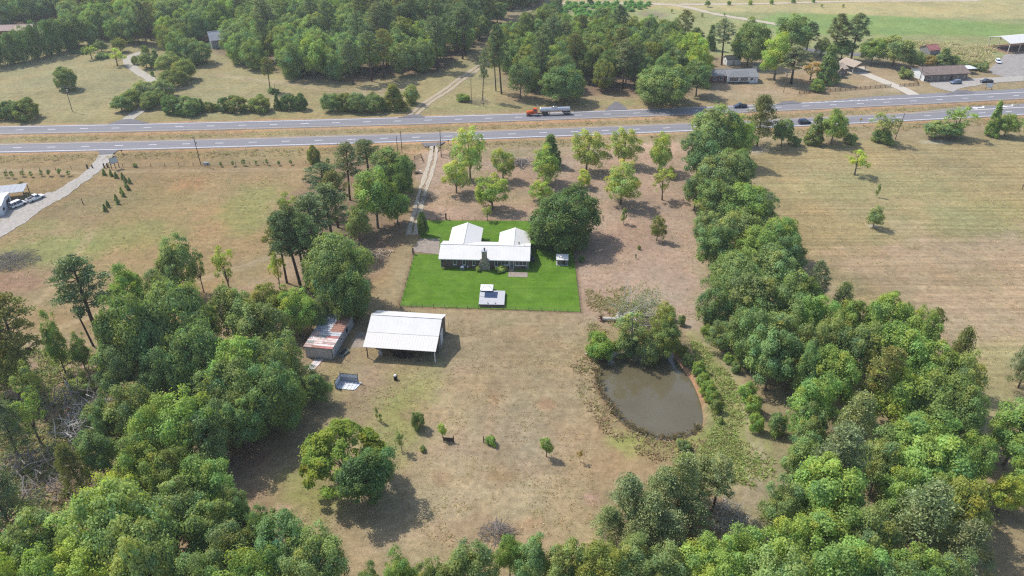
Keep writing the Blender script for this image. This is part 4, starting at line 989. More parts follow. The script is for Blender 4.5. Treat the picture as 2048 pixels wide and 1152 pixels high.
# ------------------------------------------------------------------ woods beyond the highway: each tree of its own, spaced by its neighbours
def inside(px, py, P):
    ins = False
    for (a, b), (c, d) in zip(P, P[1:] + P[:1]):
        if (b > py) != (d > py) and px < (c - a) * (py - b) / (d - b) + a: ins = not ins
    return ins
def wood(poly, spacing, kinds, hrange, label, group, limit, jitter=.8):
    P = [tuple(G(*p)[:2]) for p in poly]
    xs = [p[0] for p in P]; ys = [p[1] for p in P]
    out = []
    y = min(ys)
    k = 0
    while y < max(ys):
        x = min(xs) + (spacing / 2 if k % 2 else 0)
        while x < max(xs):
            q = (x + prand.uniform(-.5, .5) * spacing * jitter, y + prand.uniform(-.5, .5) * spacing * jitter)
            if inside(*q, P): out.append(q)
            x += spacing
        y += spacing * .87; k += 1
    out.sort(key=lambda q: q[1])
    return out
FARW = [(146, 98), (215, 92), (262, 97), (322, 95), (350, 108), (398, 116), (446, 122), (500, 138), (545, 148), (600, 160), (660, 165), (715, 172), (760, 168), (800, 166), (850, 152), (905, 136), (935, 112), (968, 92), (985, 60), (1010, 30), (1085, 6), (1085, -25), (-80, -25), (-80, 40), (-40, 60), (60, 44), (140, 44)]
pts = wood(FARW, 10.6, None, None, None, None, None)
HOUSES_CLEAR = [(G(432, 98), 13), (G(20, 72), 16), (G(205, 18), 5)]
pts = [q for q in pts if all(math.hypot(q[0] - c.x, q[1] - c.y) > r for c, r in HOUSES_CLEAR)]
pts = [q for q in pts if not (q[0] > G(360, 100).x and q[0] < G(470, 100).x and q[1] < G(400, 100).y + 2)]
KW = [('broadleaf', 15, 11.5), ('broadleaf', 17, 12), ('oak', 15, 13), ('broadleaf', 13, 11), ('pine', 22, 9), ('mounded', 14, 11.5)]
WL = {'broadleaf': 'green broadleaf tree in the wide wood beyond the highway', 'oak': 'rounded spreading tree in the wide wood beyond the highway', 'mounded': 'dense mounded tree in the wide wood beyond the highway', 'pine': 'tall dark pine in the wide wood beyond the highway'}
WG = {'broadleaf': 'broadleaf trees of the wide wood', 'oak': 'spreading trees of the wide wood', 'mounded': 'mounded trees of the wide wood', 'pine': 'pines of the wide wood'}
WC = ['mid', 'mid', 'dark', 'dark', 'blue', 'bright', 'fresh', 'dark', 'mid', 'olive']
deep_pts = []
for i, (x, y) in enumerate(pts):
    if i >= 290: deep_pts.append((x, y)); continue
    pw = .42 if x > -75 else .08
    kd = ('pine', 22, 9.5) if prand.random() < pw else KW[prand.choice([0, 0, 1, 2, 2, 3, 5])]
    front = min(q[1] for q in pts if abs(q[0] - x) < 14)
    if y - front < 16 and kd[0] != 'pine' and prand.random() < .75: kd = ('mounded', 14, 11)
    s = prand.uniform(.85, 1.2)
    c = prand.choice(WC) if kd[0] != 'pine' else prand.choice(['dark', 'mid', 'olive', 'dark'])
    cc = tuple(v * 1.08 for v in T[c])
    plant(kd[0], (x, y, 0), kd[1] * s, kd[2] * s * prand.uniform(.95, 1.2), wood_label(ADJ[c], SHAPE[kd[0]], x, y, front, front + 130, 'wide', s), WG[kd[0]], cc)
if deep_pts:
    # the back of the wood, hidden but for its crests: one mass made of the same crowns
    src = [p for k in ('broadleaf', 'oak', 'mounded') for p in PROTO[k][:2]]
    Vs, Cs = [], []
    for x, y in deep_pts:
        H0, W0, tm, cm = src[prand.randrange(len(src))]
        n = len(cm.vertices); v = np.empty(n * 3, np.float32); cm.vertices.foreach_get('co', v); v = v.reshape(-1, 4, 3)
        c = np.empty(n * 4, np.float32); cm.color_attributes['leaf'].data.foreach_get('color', c); c = c.reshape(-1, 4, 4)
        sel = RNG.choice(len(v), len(v) // 40, replace=False)
        v, c = v[sel], c[sel]
        ctr = v.mean(1, keepdims=True); v = ctr + (v - ctr) * 5.0
        a = prand.uniform(0, 6.28); s = 12.5 / W0 * prand.uniform(.9, 1.2); h = 15.5 / H0 * prand.uniform(.85, 1.15)
        Rz = np.array([[math.cos(a), -math.sin(a), 0], [math.sin(a), math.cos(a), 0], [0, 0, 1]])
        v = (v * np.array([s, s, h])) @ Rz.T + np.array([x, y, 0])
        k = prand.uniform(.7, 1.15); c = c * np.array([k, k, k, 1])
        Vs.append(v); Cs.append(c)
    V = np.concatenate(Vs); Cc = np.concatenate(Cs); n = len(V)
    me = bpy.data.meshes.new('far_wood'); me.vertices.add(4 * n); me.vertices.foreach_set('co', V.astype(np.float32).ravel())
    me.loops.add(4 * n); me.loops.foreach_set('vertex_index', np.arange(4 * n, dtype=np.int32)); me.polygons.add(n); me.polygons.foreach_set('loop_start', np.arange(0, 4 * n, 4, dtype=np.int32))
    at = me.color_attributes.new('leaf', 'FLOAT_COLOR', 'POINT'); at.data.foreach_set('color', Cc.astype(np.float32).ravel()); me.update(); me.materials.append(LEAF)
    tag(link('far_wood', me), 'back of the wide wood, crests of far trees in one mass', 'wood', kind='stuff')
MIDW = [(1010, 150), (1046, 180), (1100, 176), (1150, 190), (1210, 186), (1262, 180), (1300, 180), (1372, 180), (1400, 150), (1388, 112), (1345, 96), (1300, 88), (1240, 82), (1180, 80), (1130, 66), (1085, 62), (1040, 80), (1000, 110)]
for x, y in wood(MIDW, 9.6, None, None, None, None, None):
    kd = prand.choice([('broadleaf', 15, 11), ('broadleaf', 16, 12), ('pine', 20, 8.5), ('oak', 14, 12), ('mounded', 14, 11)])
    s = prand.uniform(.85, 1.15)
    c = prand.choice(['mid', 'dark', 'dark', 'mid', 'bright', 'blue', 'olive'])
    plant(kd[0], (x, y, 0), kd[1] * s, kd[2] * s, wood_label(ADJ[c], SHAPE[kd[0]], x, y, 265 + .12 * max(0, x), 400, 'dense', s), 'pines of the dense middle wood' if kd[0] == 'pine' else 'leafy trees of the dense middle wood', T[c])
# rows of blue-green berry bushes in the far field
for r_ in range(9):
    py = 9 + r_ * 3.3
    for px in np.arange(1102 + 6 * (r_ % 2), 1310 - r_ * 9, 15 + prand.random() * 3):
        if prand.random() < .12: continue
        b = G(px + prand.uniform(-3, 3), py + prand.uniform(-.6, .6))
        plant('bush', (b.x, b.y, 0), prand.uniform(1.8, 2.8), prand.uniform(3.2, 5.0), f'blue-green berry bush in the {ORD[8 - r_]} far-field row, {ORD[int((px - 1096) / 15)]} from its left', 'berry bushes in rows of the far field', (.85, 1.3, 1.05), name='berry_bush')
# ------------------------------------------------------------------ lawn, pads
lawn_m = bpy.data.materials.new('bright_lawn'); lawn_m.use_nodes = True
nt = lawn_m.node_tree; bs = nt.nodes['Principled BSDF']; bs.inputs['Roughness'].default_value = .9; bs.inputs['Specular IOR Level'].default_value = .1
tc = N('ShaderNodeTexCoord')
f = math_('MULTIPLY', remap(noise(.35, 4, .6), .3, .7, .84, 1.16), math_('MULTIPLY', remap(noise(2.2, 5, .7), .3, .7, .82, 1.18), remap(noise(9, 4, .7), .3, .7, .8, 1.2)))
st = remap(stripes(R(4), 1.1, .06), .35, .65, .93, 1.07)
f = math_('MULTIPLY', f, st)
mx = N('ShaderNodeMix', data_type='RGBA', blend_type='MULTIPLY'); mx.inputs[0].default_value = 1
mc = N('ShaderNodeMix', data_type='RGBA'); mc.inputs[6].default_value = (*S(116, 153, 52), 1); mc.inputs[7].default_value = (*S(100, 142, 36), 1)
nt.links.new(remap(noise(.16, 3, .5), .35, .65, 0, 1), mc.inputs[0]); nt.links.new(mc.outputs[2], mx.inputs[6]); nt.links.new(f, mx.inputs[7])
nt.links.new(mx.outputs[2], bs.inputs['Base Color'])
bp = N('ShaderNodeBump'); bp.inputs['Strength'].default_value = .7; bp.inputs['Distance'].default_value = .08; nt.links.new(noise(6, 5, .75), bp.inputs['Height']); nt.links.new(bp.outputs[0], bs.inputs['Normal'])
def sheet(name, P, z0, z1, material, label, parent=None, kind='structure'):
    o = MB().prism([(p[0], p[1]) for p in P], z0, z1, 'z').build(name, material, parent)
    return tag(o, label, name.replace('_', ' '), kind=kind) if kind else o
sheet('lawn', LAWN, -.2, .05, lawn_m, 'vivid green mown lawn round the brick house')
sheet('driveway_pad', PAD, -.2, .06, conc2, 'stained concrete parking pad left of the brick house')

# ------------------------------------------------------------------ shared building materials
wroof = mat('white_metal_roof', (.585, .57, .545), .55, vary=.03, scale=.35, spec=.4)
wtrim = mat('white_trim', (.74, .73, .71), .6, vary=.04)
brick = mat('brown_brick', (.135, .098, .078), .9, vary=.3, scale=5, col2=(.075, .058, .05))
stone = mat('mixed_field_stone', (.30, .25, .19), .9, vary=.2, scale=2.2, col2=(.12, .10, .08))
glass = mat('dark_window_glass', (.018, .022, .03), .08, vary=.1, spec=.7)
dark = mat('dark_interior', (.02, .018, .016), .9)
steel = mat('galvanised_steel', (.46, .48, .50), .45, metal=.6, vary=.12, scale=2)
dsteel = mat('dark_metal', (.05, .05, .055), .5, metal=.3, vary=.1)
wood = mat('weathered_wood', (.15, .11, .08), .9, vary=.25, scale=3)
dwood = mat('dark_creosote_wood', (.055, .042, .034), .9, vary=.25, scale=3)
black = mat('black_rubber', (.015, .015, .016), .8, vary=.1)

def panel_roof(parent, name, material, e0, e1, r0, r1, n, th=.07, rib=.006):
    """a roof slope from eave line e0-e1 up to ridge line r0-r1, as n separate ribbed panels"""
    e0, e1, r0, r1 = map(Vector, (e0, e1, r0, r1))
    root = MB().slab([e0 + (e1 - e0) * .001, e1, r1, r0], .03)
    nrm = (e1 - e0).cross(r0 - e0).normalized()
    if nrm.z < 0: nrm = -nrm
    under = [p - nrm * th for p in (e0, e1, r1, r0)]
    roof = MB().slab(under, .05).build(name, material, parent)
    for i in range(n):
        a, b = i / n, (i + 1) / n
        q = [e0.lerp(e1, a), e0.lerp(e1, b), r0.lerp(r1, b), r0.lerp(r1, a)]
        g = (e1 - e0).normalized() * .0006
        m = MB().slab([q[0] + g, q[1] - g, q[2] - g, q[3] + g], th * .8)
        w = (e1 - e0).normalized() * .045
        m.slab([q[0] + g + nrm * rib, q[0] + g + w + nrm * rib, q[3] + g + w + nrm * rib, q[3] + g + nrm * rib], rib)
        m.build('roof_panel', material[i % len(material)] if isinstance(material, list) else material, roof)
    return roof
def window(parent, x, y, z, w, h, face='-y', cols=1, rows=2, fm=None, gm=None, name='window'):
    """framed window; a frame of four bars round panes set back in it, on a wall that faces -y, +x or -x"""
    Mx = {'-y': Matrix.Translation((x, y, z)), '+x': Matrix.Translation((x, y, z)) @ Matrix.Rotation(R(90), 4, 'Z'), '-x': Matrix.Translation((x, y, z)) @ Matrix.Rotation(R(-90), 4, 'Z')}[face]
    t = .09
    f = MB()
    f.box(-w / 2, w / 2, -.09, -.004, 0, t, Mx).box(-w / 2, w / 2, -.09, -.004, h - t, h, Mx)
    f.box(-w / 2, -w / 2 + t, -.088, -.004, t, h - t, Mx).box(w / 2 - t, w / 2, -.088, -.004, t, h - t, Mx)
    for i in range(1, cols): f.box(-w / 2 + w * i / cols - .05, -w / 2 + w * i / cols + .05, -.084, -.004, t, h - t, Mx)
    o = f.build(name, fm or wtrim, parent)
    for i in range(cols):
        for j in range(rows):
            x0 = -w / 2 + w * i / cols + .06; x1 = -w / 2 + w * (i + 1) / cols - .06
            z0 = t + (h - 2 * t) * j / rows + .03; z1 = t + (h - 2 * t) * (j + 1) / rows - .03
            MB().box(x0, x1, -.045, -.012, z0, z1, Mx).build('pane', gm or glass, o)
    MB().box(-w / 2 - .05, w / 2 + .05, -.16, -.004, -.08, -.006, Mx).build('sill', fm or wtrim, o)
    return o

# ------------------------------------------------------------------ brick ranch house
a, b = G(882.2, 534.6), G(1056, 538.9)
L = (b - a).length; ang = math.atan2(b.y - a.y, b.x - a.x)
house = thing('brick_house', 'long brown brick ranch house with white metal roof and stone chimney on the bright lawn', 'house', a, ang)
D, EZ = 9.2, 2.95
RZ = EZ + (D / 2 + .55) * .34
w = MB()
w.box(0, L, 0, D, 0, EZ)
w.prism([(0, EZ), (D, EZ), (D / 2, EZ + D / 2 * .34 - .1)], .02, L - .02, 'x')
w.build('wall', brick, house)
ov = .55
panel_roof(house, 'roof', wroof, (-.5, -ov, EZ), (L + .5, -ov, EZ), (-.5, D / 2, RZ), (L + .5, D / 2, RZ), 27)
panel_roof(house, 'roof', wroof, (L + .5, D + ov, EZ), (-.5, D + ov, EZ), (L + .5, D / 2, RZ), (-.5, D / 2, RZ), 27)
MB().box(-.5, L + .5, D / 2 - .16, D / 2 + .16, RZ - .02, RZ + .07).build('ridge_cap', wroof, house)
MB().box(-.5, L + .5, -ov - .03, -ov + .02, EZ - .22, EZ - .04).build('fascia', wtrim, house)
for xx in (-.52, L + .5):
    m = MB(); m.prism([(-ov, EZ - .2), (-ov, EZ - .03), (D / 2, RZ - .06), (D + ov, EZ - .03), (D + ov, EZ - .2), (D / 2, RZ - .24)], xx, xx + .03, 'x'); m.build('bargeboard', wtrim, house)
def local(o, p):
    v = p - o.location; c, s = math.cos(-o.rotation_euler.z), math.sin(-o.rotation_euler.z)
    return Vector((v.x * c - v.y * s, v.x * s + v.y * c, 0))
def wing(xc, half, yend, ez, n):
    rz = ez + (half + .5) * .38
    y0 = D * .5 + .6
    m = MB(); m.box(xc - half, xc + half, D - .05, yend, 0, ez); m.prism([(xc - half, ez), (xc + half, ez), (xc, ez + half * .38 - .08)], D * .6, yend - .02, 'y'); m.build('wing_wall', brick, house)
    for s in (-1, 1):
        panel_roof(house, 'wing_roof', wroof, (xc + s * (half + .5), y0 if s < 0 else yend + .5, ez), (xc + s * (half + .5), yend + .5 if s < 0 else y0, ez), (xc, y0 if s < 0 else yend + .5, rz), (xc, yend + .5 if s < 0 else y0, rz), 9)
    MB().box(xc - .14, xc + .14, y0, yend + .5, rz - .03, rz + .06).build('ridge_cap', wroof, house)
    # a barge board along each edge of the gable
    m = MB(); m.prism([(xc - half - .5, ez - .2), (xc - half - .5, ez - .02), (xc, rz - .04), (xc + half + .5, ez - .02), (xc + half + .5, ez - .2), (xc, rz - .22)], yend + .5, yend + .53, 'y'); m.build('bargeboard', wtrim, house)
wl = local(house, G(919.3, 445.5, 4.5)); wing(5.6, 4.0, wl.y - .5, EZ, 9)
wr = local(house, G(1029.5, 455.5, 4.5)); wing(L - 4.15, 3.9, wr.y - .5, EZ - .02, 9)
wx = lambda z9: local(house, G(860 + z9 / 9.309, 537)).x
for z9, ww, hh, zz in ((462, .95, 1.75, .95), (637, .9, 1.7, .95), (820, .78, 1.85, .85), (1233, .85, 1.85, .8)):
    window(house, wx(z9), 0, zz, ww, hh)
window(house, wx(1398), 0, 1.25, 1.85, 1.3, cols=2, rows=1)
window(house, wx(1692), 0, 1.2, 3.05, 1.35, cols=3, rows=1)
dx = wx(1524)
d = MB().box(dx - .5, dx + .5, -.06, -.004, .55, 2.6).build('door', mat('grey_storm_door', (.30, .30, .31), .4), house)
MB().box(dx - .4, dx + .4, -.09, -.062, .75, 2.45).build('pane', mat('door_glass', (.12, .13, .15), .15), d)
MB().box(dx + .36, dx + .42, -.14, -.092, 1.5, 1.62).build('handle', steel, d)
m = MB(); m.box(dx - .62, dx - .502, -.07, -.004, .5, 2.72).box(dx + .502, dx + .62, -.07, -.004, .5, 2.72).box(dx - .5, dx + .5, -.07, -.004, 2.602, 2.72); m.build('door_frame', wtrim, house)
MB().box(dx - .7, dx + .7, -1.1, -.004, .06, .5).box(dx - .7, dx + .7, -1.5, -1.102, .06, .28).build('step', conc2, house)
MB().box(wx(1735) - .45, wx(1735) + .45, -.03, -.004, .35, .75).build('vent', dark, house)
MB().box(L - .06, L + .05, -.08, -.002, .1, EZ - .2).build('downpipe', wtrim, house)
MB().box(-.05, .06, -.08, -.002, .1, EZ - .2).build('downpipe', wtrim, house)
# chimney
c0 = wx(1020)
ch = MB(); ch.prism([(c0 - 1.55, 0), (c0 + 1.5, 0), (c0 + 1.5, 2.0), (c0 + .66, 2.9), (c0 + .66, 5.6), (c0 - .66, 5.6), (c0 - .66, 2.9), (c0 - 1.55, 2.0)], -1.0, -.003, 'y')
chim = ch.build('chimney', stone, house)
rg = np.random.default_rng(5); st = MB()
for i in range(210):
    z = rg.uniform(.1, 5.4); hw = 1.45 if z < 2.0 else (.62 if z > 2.9 else 1.45 - (z - 2) * .9)
    x = c0 + rg.uniform(-hw + .15, hw - .15); s1, s2 = rg.uniform(.1, .22), rg.uniform(.07, .14)
    st.box(x - s1, x + s1, -1.0 - rg.uniform(.03, .09), -.99, z - s2, z + s2)
tag(st.build('stone', mat('pale_field_stone', (.40, .34, .25), .9, vary=.3, scale=2.0, col2=(.16, .13, .10)), chim), kind='stuff')
MB().box(c0 - .8, c0 + .8, -1.14, .12, 5.6, 5.75).build('cap', steel, chim)
MB().lathe([(.16, 5.75), (.16, 6.35), (.26, 6.36), (.26, 6.5)], 'z', 10, (c0 + .05, -.5, 0)).build('flue', dsteel, chim)
MB().add([(c0 - 1.3, -ov + .02, EZ + .06), (c0, -ov + .02, EZ + .6), (c0 + 1.3, -ov + .02, EZ + .06), (c0, 1.1, EZ + .62)], [(0, 1, 3), (1, 2, 3), (0, 3, 2), (0, 2, 1)]).build('cricket', mat('cricket_shadow_grey', (.34, .33, .32), .6), house)  # small cricket whose grey also stands in for the chimney's shadow triangles
for z9, yy, zz in ((1657, 172, 0), ):
    p = local(house, G(860 + z9 / 9.309, 470 + yy / 9.309, 4.2)); MB().lathe([(.14, 4.0), (.14, 4.75), (.2, 4.76), (.2, 4.85)], 'z', 8, (p.x, p.y, 0)).build('vent_pipe', dsteel, house)
for px, py in ((868.5, 487.5), (1049, 495), (880, 481)):
    p = local(house, G(px, py, 4.2)); z = EZ + (p.y + ov) * .34; MB().lathe([(.07, z - .1), (.07, z + .3)], 'z', 6, (p.x, p.y, 0)).build('vent_pipe', steel, house)
# things round the house
def at_house(z9x, yo): 
    c, s = math.cos(ang), math.sin(ang); x = wx(z9x)
    return Vector((a.x + x * c - yo * s, a.y + x * s + yo * c, 0))
ac = thing('air_conditioner', 'pale blue-grey air conditioner box against the brick wall under a window', 'air conditioner', at_house(607, -1.0), ang)
MB().box(-.5, .5, -.45, .45, .08, 1.0).build('casing', mat('ac_casing', (.42, .46, .52), .5), ac)
for i in range(7): MB().box(-.46, .46, -.475, -.452, .18 + i * .11, .23 + i * .11).build('slat', dsteel, ac)
MB().lathe([(.38, 1.0), (.38, 1.05), (.1, 1.06)], 'z', 12).build('fan_grille', wtrim, ac)
gmt = thing('gas_meter', 'small white gas meter on pipes beside the air conditioner', 'gas meter', at_house(705, -.5), ang)
MB().box(-.16, .16, -.14, .14, .55, .9).build('meter_body', wtrim, gmt); MB().tube([(-.12, 0, .06), (-.12, 0, .55)], .03).tube([(.12, 0, .06), (.12, 0, .55)], .03).build('pipe', steel, gmt)
sheet('patio', [tuple(at_house(1470, -1.75)[:2]), tuple(at_house(1822, -1.75)[:2]), tuple(at_house(1826, -4.3)[:2]), tuple(at_house(1470, -4.3)[:2])], -.1, .1, conc2, 'small pale concrete patio in front of the house door')
plantloc = [(1322, -1.2, 1.5, 3.0, 'bush', 'round light green shrub by the house door', 'pecan'), (1422, -1.0, .9, 1.3, 'bush', 'small shrub right of the round one by the house door', 'mid'), (905, -1.7, 1.5, 1.4, 'bush', 'small pale shrub at the left foot of the stone chimney', 'pecan'), (262, -.8, .6, 1.2, 'bush', 'low green weed at the left front corner of the brick house', 'mid')]
for z9, yo, h, w_, kd, lb, cl_ in plantloc: p = at_house(z9, yo); plant(kd, (p.x, p.y, .05), h, w_, lb, None, T[cl_])
hp = thing('heat_pump', 'dark blue-grey round heat pump beside the right end of the house', 'heat pump', G(1064.5, 522), ang)
MB().lathe([(.62, 0), (.66, .1), (.66, 1.25), (.55, 1.35), (.3, 1.37)], 'z', 16).build('casing', mat('dark_blue_casing', (.05, .06, .085), .45), hp); MB().lathe([(.28, 1.37), (.28, 1.42)], 'z', 10).build('fan_grille', dsteel, hp)
ub = thing('utility_cabinet', 'grey upright cabinet against the right end wall of the house', 'cabinet', G(1060.8, 511), ang)
MB().box(-.3, .35, -.5, .5, .05, 1.4).build('casing', mat('grey_cabinet', (.34, .35, .36), .6), ub); MB().box(.352, .37, -.4, .4, .2, 1.25).build('door', mat('grey_cabinet_door', (.4, .41, .42), .6), ub)

# ------------------------------------------------------------------ pool deck and pavilion on the lawn
def quadpts(*ps): return [G(930 + x / 16.46, 555 + y / 16.46, z) for x, y, z in ps]
q = quadpts((450, 930, .45), (1290, 945, .45), (1325, 485, .45), (500, 470, .45))
pool = thing('pool_deck', 'white raised square deck with a dark blue covered pool on the lawn', 'pool deck', q[0], ang)
lp = [local(pool, p) for p in q]
deckm = mat('white_deck', S(222, 222, 226), .6, vary=.05, scale=.8)
MB().prism([(p.x, p.y) for p in lp], .05, .45, 'z').build('deck', deckm, pool)
MB().prism([(p.x * .995 + .02, p.y * 1.01 - .03) for p in lp], .02, .34, 'z').build('skirt', mat('deck_side_shade', (.06, .055, .06), .8), pool)  # dark band: shade on the deck sides, put into the colour
c4 = [local(pool, p) for p in quadpts((640, 705, .5), (1055, 720, .5), (1080, 520, .5), (655, 515, .5))]
cv = MB().prism([(p.x, p.y) for p in c4], .455, .52, 'z').build('pool_cover', mat('navy_pool_cover', S(52, 72, 112), .35, vary=.25, scale=1.2, col2=S(34, 50, 84)), pool)
dd = (c4[1] - c4[0]); d2 = (c4[3] - c4[0])
for i in range(1, 4):
    s_ = c4[0] + dd * (i / 4); MB().tube([s_ + Vector((0, 0, .525)), s_ + d2 + Vector((0, 0, .525))], .03, 4).build('seam', mat('navy_seam', S(74, 98, 140), .5), cv)
p = [local(pool, k) for k in quadpts((490, 660, .46), (640, 690, .46))]
MB().tube([p[0] + Vector((0, 0, .47)), p[1] + Vector((0, 0, .47))], .04, 4).build('joint', mat('brown_joint', (.16, .14, .13), .8), pool)
st = thing('pool_steps', 'small brown wooden steps at the front edge of the white deck', 'steps', quadpts((868, 912, .45))[0] * 1.0, ang); st.location.z = 0
MB().box(-1.0, 1.0, -.5, -.04, .05, .3).build('tread', wood, st); MB().box(-1.0, 1.0, -.02, .42, .46, .62).build('tread', wood, st)
for s_ in (-.95, .87): MB().box(s_, s_ + .08, .0, .4, .62, 1.25).build('rail', mat('brown_rail', (.12, .08, .08), .8), st)
q = quadpts((500, 432, 1.25), (915, 437, 1.25), (938, 232, 1.25), (522, 225, 1.25))
pav = thing('pavilion', 'small open pavilion with a white hipped roof behind the pool deck', 'pavilion', (q[0] + q[1]) * .5, ang); pav.location.z = 0
lq = [local(pav, k) for k in q]
mid_ = (lq[0] + lq[1] + lq[2] + lq[3]) / 4
r0_, r1_ = mid_ + Vector((-.45, .35, 1.6)), mid_ + Vector((.5, .35, 1.6))
e = [Vector((k.x, k.y, 1.25)) for k in lq]
for k, fs in enumerate([(e[0], e[1], r1_, r0_), (e[1], e[2], r1_), (e[2], e[3], r0_, r1_), (e[3], e[0], r0_)]):
    n_ = len(fs); m = MB(); m.add([tuple(v) for v in fs] + [tuple(v - Vector((0, 0, .08))) for v in fs], [tuple(range(n_)), tuple(range(n_, 2 * n_))[::-1]] + [(i, (i + 1) % n_, n_ + (i + 1) % n_, n_ + i) for i in range(n_)]); m.build('roof_panel', mat('offwhite_canopy', (.66, .65, .64), .7, vary=.05), pav)
for u_, v_ in ((e[0], r0_), (e[1], r1_)): MB().tube([u_, v_], .05, 4).build('hip_rib', mat('brown_joint', (.16, .14, .13), .8), pav)
MB().box(mid_.x - .4, mid_.x + .4, mid_.y + .2, mid_.y + .6, 1.55, 1.68).build('roof_vent', wtrim, pav); MB().box(mid_.x - .34, mid_.x + .34, mid_.y + .16, mid_.y + .196, 1.57, 1.67).build('vent_opening', dark, pav)
for k in e: MB().box(k.x * .94 - .06, k.x * .94 + .06, k.y - .06 + (.15 if k.y < mid_.y else -.15), k.y + .06 + (.15 if k.y < mid_.y else -.15), .05, 1.22).build('post', dwood, pav)
MB().tube([e[0] + Vector((.1, .05, -.1)), e[1] + Vector((-.1, .05, -.1))], .07, 4).build('beam', dwood, pav)

# ------------------------------------------------------------------ well house
wh = thing('well_house', 'tiny grey block well house with a white roof on a white slab', 'shed', G(1124, 527.3), ang)
MB().box(-1.6, 1.6, -1.15, 1.2, .02, .14).build('slab', deckm, wh)
MB().box(-1.3, 1.35, -.85, 1.0, .14, 1.75).build('wall', mat('grey_brown_block', (.17, .145, .13), .9, vary=.2, scale=4), wh)
panel_roof(wh, 'roof', wroof, (-1.65, -1.1, 1.75), (1.7, -1.1, 1.75), (-1.65, 1.35, 2.3), (1.7, 1.35, 2.3), 4, th=.05, rib=.03)
dr = MB().box(.15, .75, -.89, -.853, .16, 1.35).build('door', dark, wh); MB().box(.2, .26, -.93, -.892, .7, .8).build('handle', steel, dr)

# ------------------------------------------------------------------ pole barn
f0, f1 = G(735.9, 716), G(871, 725)
bl = (f1 - f0).length; ba = math.atan2(f1.y - f0.y, f1.x - f0.x)
barn = thing('pole_barn', 'large white metal roofed barn with an open lean-to on thin posts', 'barn', f0, ba)
LD = 3.6                                             # depth of the lean-to
rearp = local(barn, G(897, 663)); BD = max(7.5, rearp.y - LD)
E1, E2, E3, E4 = 3.35, 4.65, 6.55, 4.5
yr = LD + BD * .5
x0, x1 = -.75, bl + .3
panel_roof(barn, 'lean_to_roof', mat('dusty_white_roof', (.57, .55, .515), .6, vary=.08, scale=1.4, col2=(.56, .53, .49)), (x0, -.45, E1), (x1, -.45, E1), (x0, LD, E2), (x1, LD, E2), 26, rib=.016)
panel_roof(barn, 'roof', wroof, (x0, LD - .02, E2 + .05), (x1, LD - .02, E2 + .05), (x0, yr, E3), (x1, yr, E3), 18)
panel_roof(barn, 'roof', wroof, (x1, LD + BD + .5, E4), (x0, LD + BD + .5, E4), (x1, yr, E3), (x0, yr, E3), 18)
MB().box(x0, x1, yr - .15, yr + .15, E3 - .03, E3 + .07).build('ridge_cap', wroof, barn)
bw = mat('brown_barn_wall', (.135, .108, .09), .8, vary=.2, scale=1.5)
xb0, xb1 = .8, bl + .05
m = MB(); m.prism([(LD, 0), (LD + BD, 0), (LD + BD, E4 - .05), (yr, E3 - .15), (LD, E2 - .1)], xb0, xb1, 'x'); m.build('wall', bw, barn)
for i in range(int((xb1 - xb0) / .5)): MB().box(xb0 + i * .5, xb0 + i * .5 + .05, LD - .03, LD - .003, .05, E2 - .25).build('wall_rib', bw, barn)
dr = MB().box(xb1 + .003, xb1 + .06, LD + 2.6, LD + 5.2, .05, 3.6).build('door', wtrim, barn)
for k in range(1, 5): MB().box(xb1 + .062, xb1 + .08, LD + 2.6, LD + 5.2, .05 + k * .7, .1 + k * .7).build('door_seam', steel, dr)
MB().box(xb1 + .003, xb1 + .05, LD + .9, LD + 1.8, .05, 2.2).build('side_door', mat('grey_door', (.30, .29, .28), .6), barn)
window(barn, bl * .35, LD, 1.3, 1.1, 1.0, cols=2, rows=1)
for k, xx in enumerate((0, bl * .38, bl * .745, bl - .05)):
    if k == 1: continue
    MB().box(xx - .09, xx + .09, -.09, .09, 0, E1 + (.02 if k != 3 else .0)).build('post', wtrim if k == 3 else dwood, barn)
MB().box(x0 + .3, x1 - .3, -.12, .06, E1 - .28, E1 - .03).build('beam', wood, barn)
for k in range(6): MB().box(1.2 + k * 2.4, 1.3 + k * 2.4, 0, LD, E1 - .02 + .0, E1 + .08).build('rafter', wood, barn)
# stored things under the lean-to
hb = thing('tarp_bundle', 'grey-white tarp bundle leaning in the shade under the lean-to', 'tarp', f0 + (f1 - f0) * .16 + Vector((.2, 1.6, 0)), ba)
MB().lathe([(.15, 0), (.55, .1), (.5, .7), (.3, 1.1), (.08, 1.25)], 'z', 9).build('tarp', mat('grey_tarp', (.42, .42, .42), .8, vary=.2), hb)
gtr = thing('wood_trailer', 'low dark flat trailer parked in shade under the lean-to', 'trailer', f0 + (f1 - f0) * .5 + Vector((.2, 1.4, 0)), ba)
MB().box(-2.2, 2.2, -.8, .8, .5, .62).build('bed', dwood, gtr)
for sx_ in (-.4, .5):
    for sy_ in (-.9, .78): MB().lathe([(.1, sy_), (.32, sy_), (.34, sy_ + .06), (.32, sy_ + .12), (.1, sy_ + .12)], 'y', 12, (sx_, 0, .34)).build('wheel', black, gtr)
sheet('barn_pad', [tuple(G(*p)[:2]) for p in ((713, 664), (738, 665), (731, 695), (701, 695))], -.1, .03, conc2, 'grey concrete pad between the rusty shed and the barn')

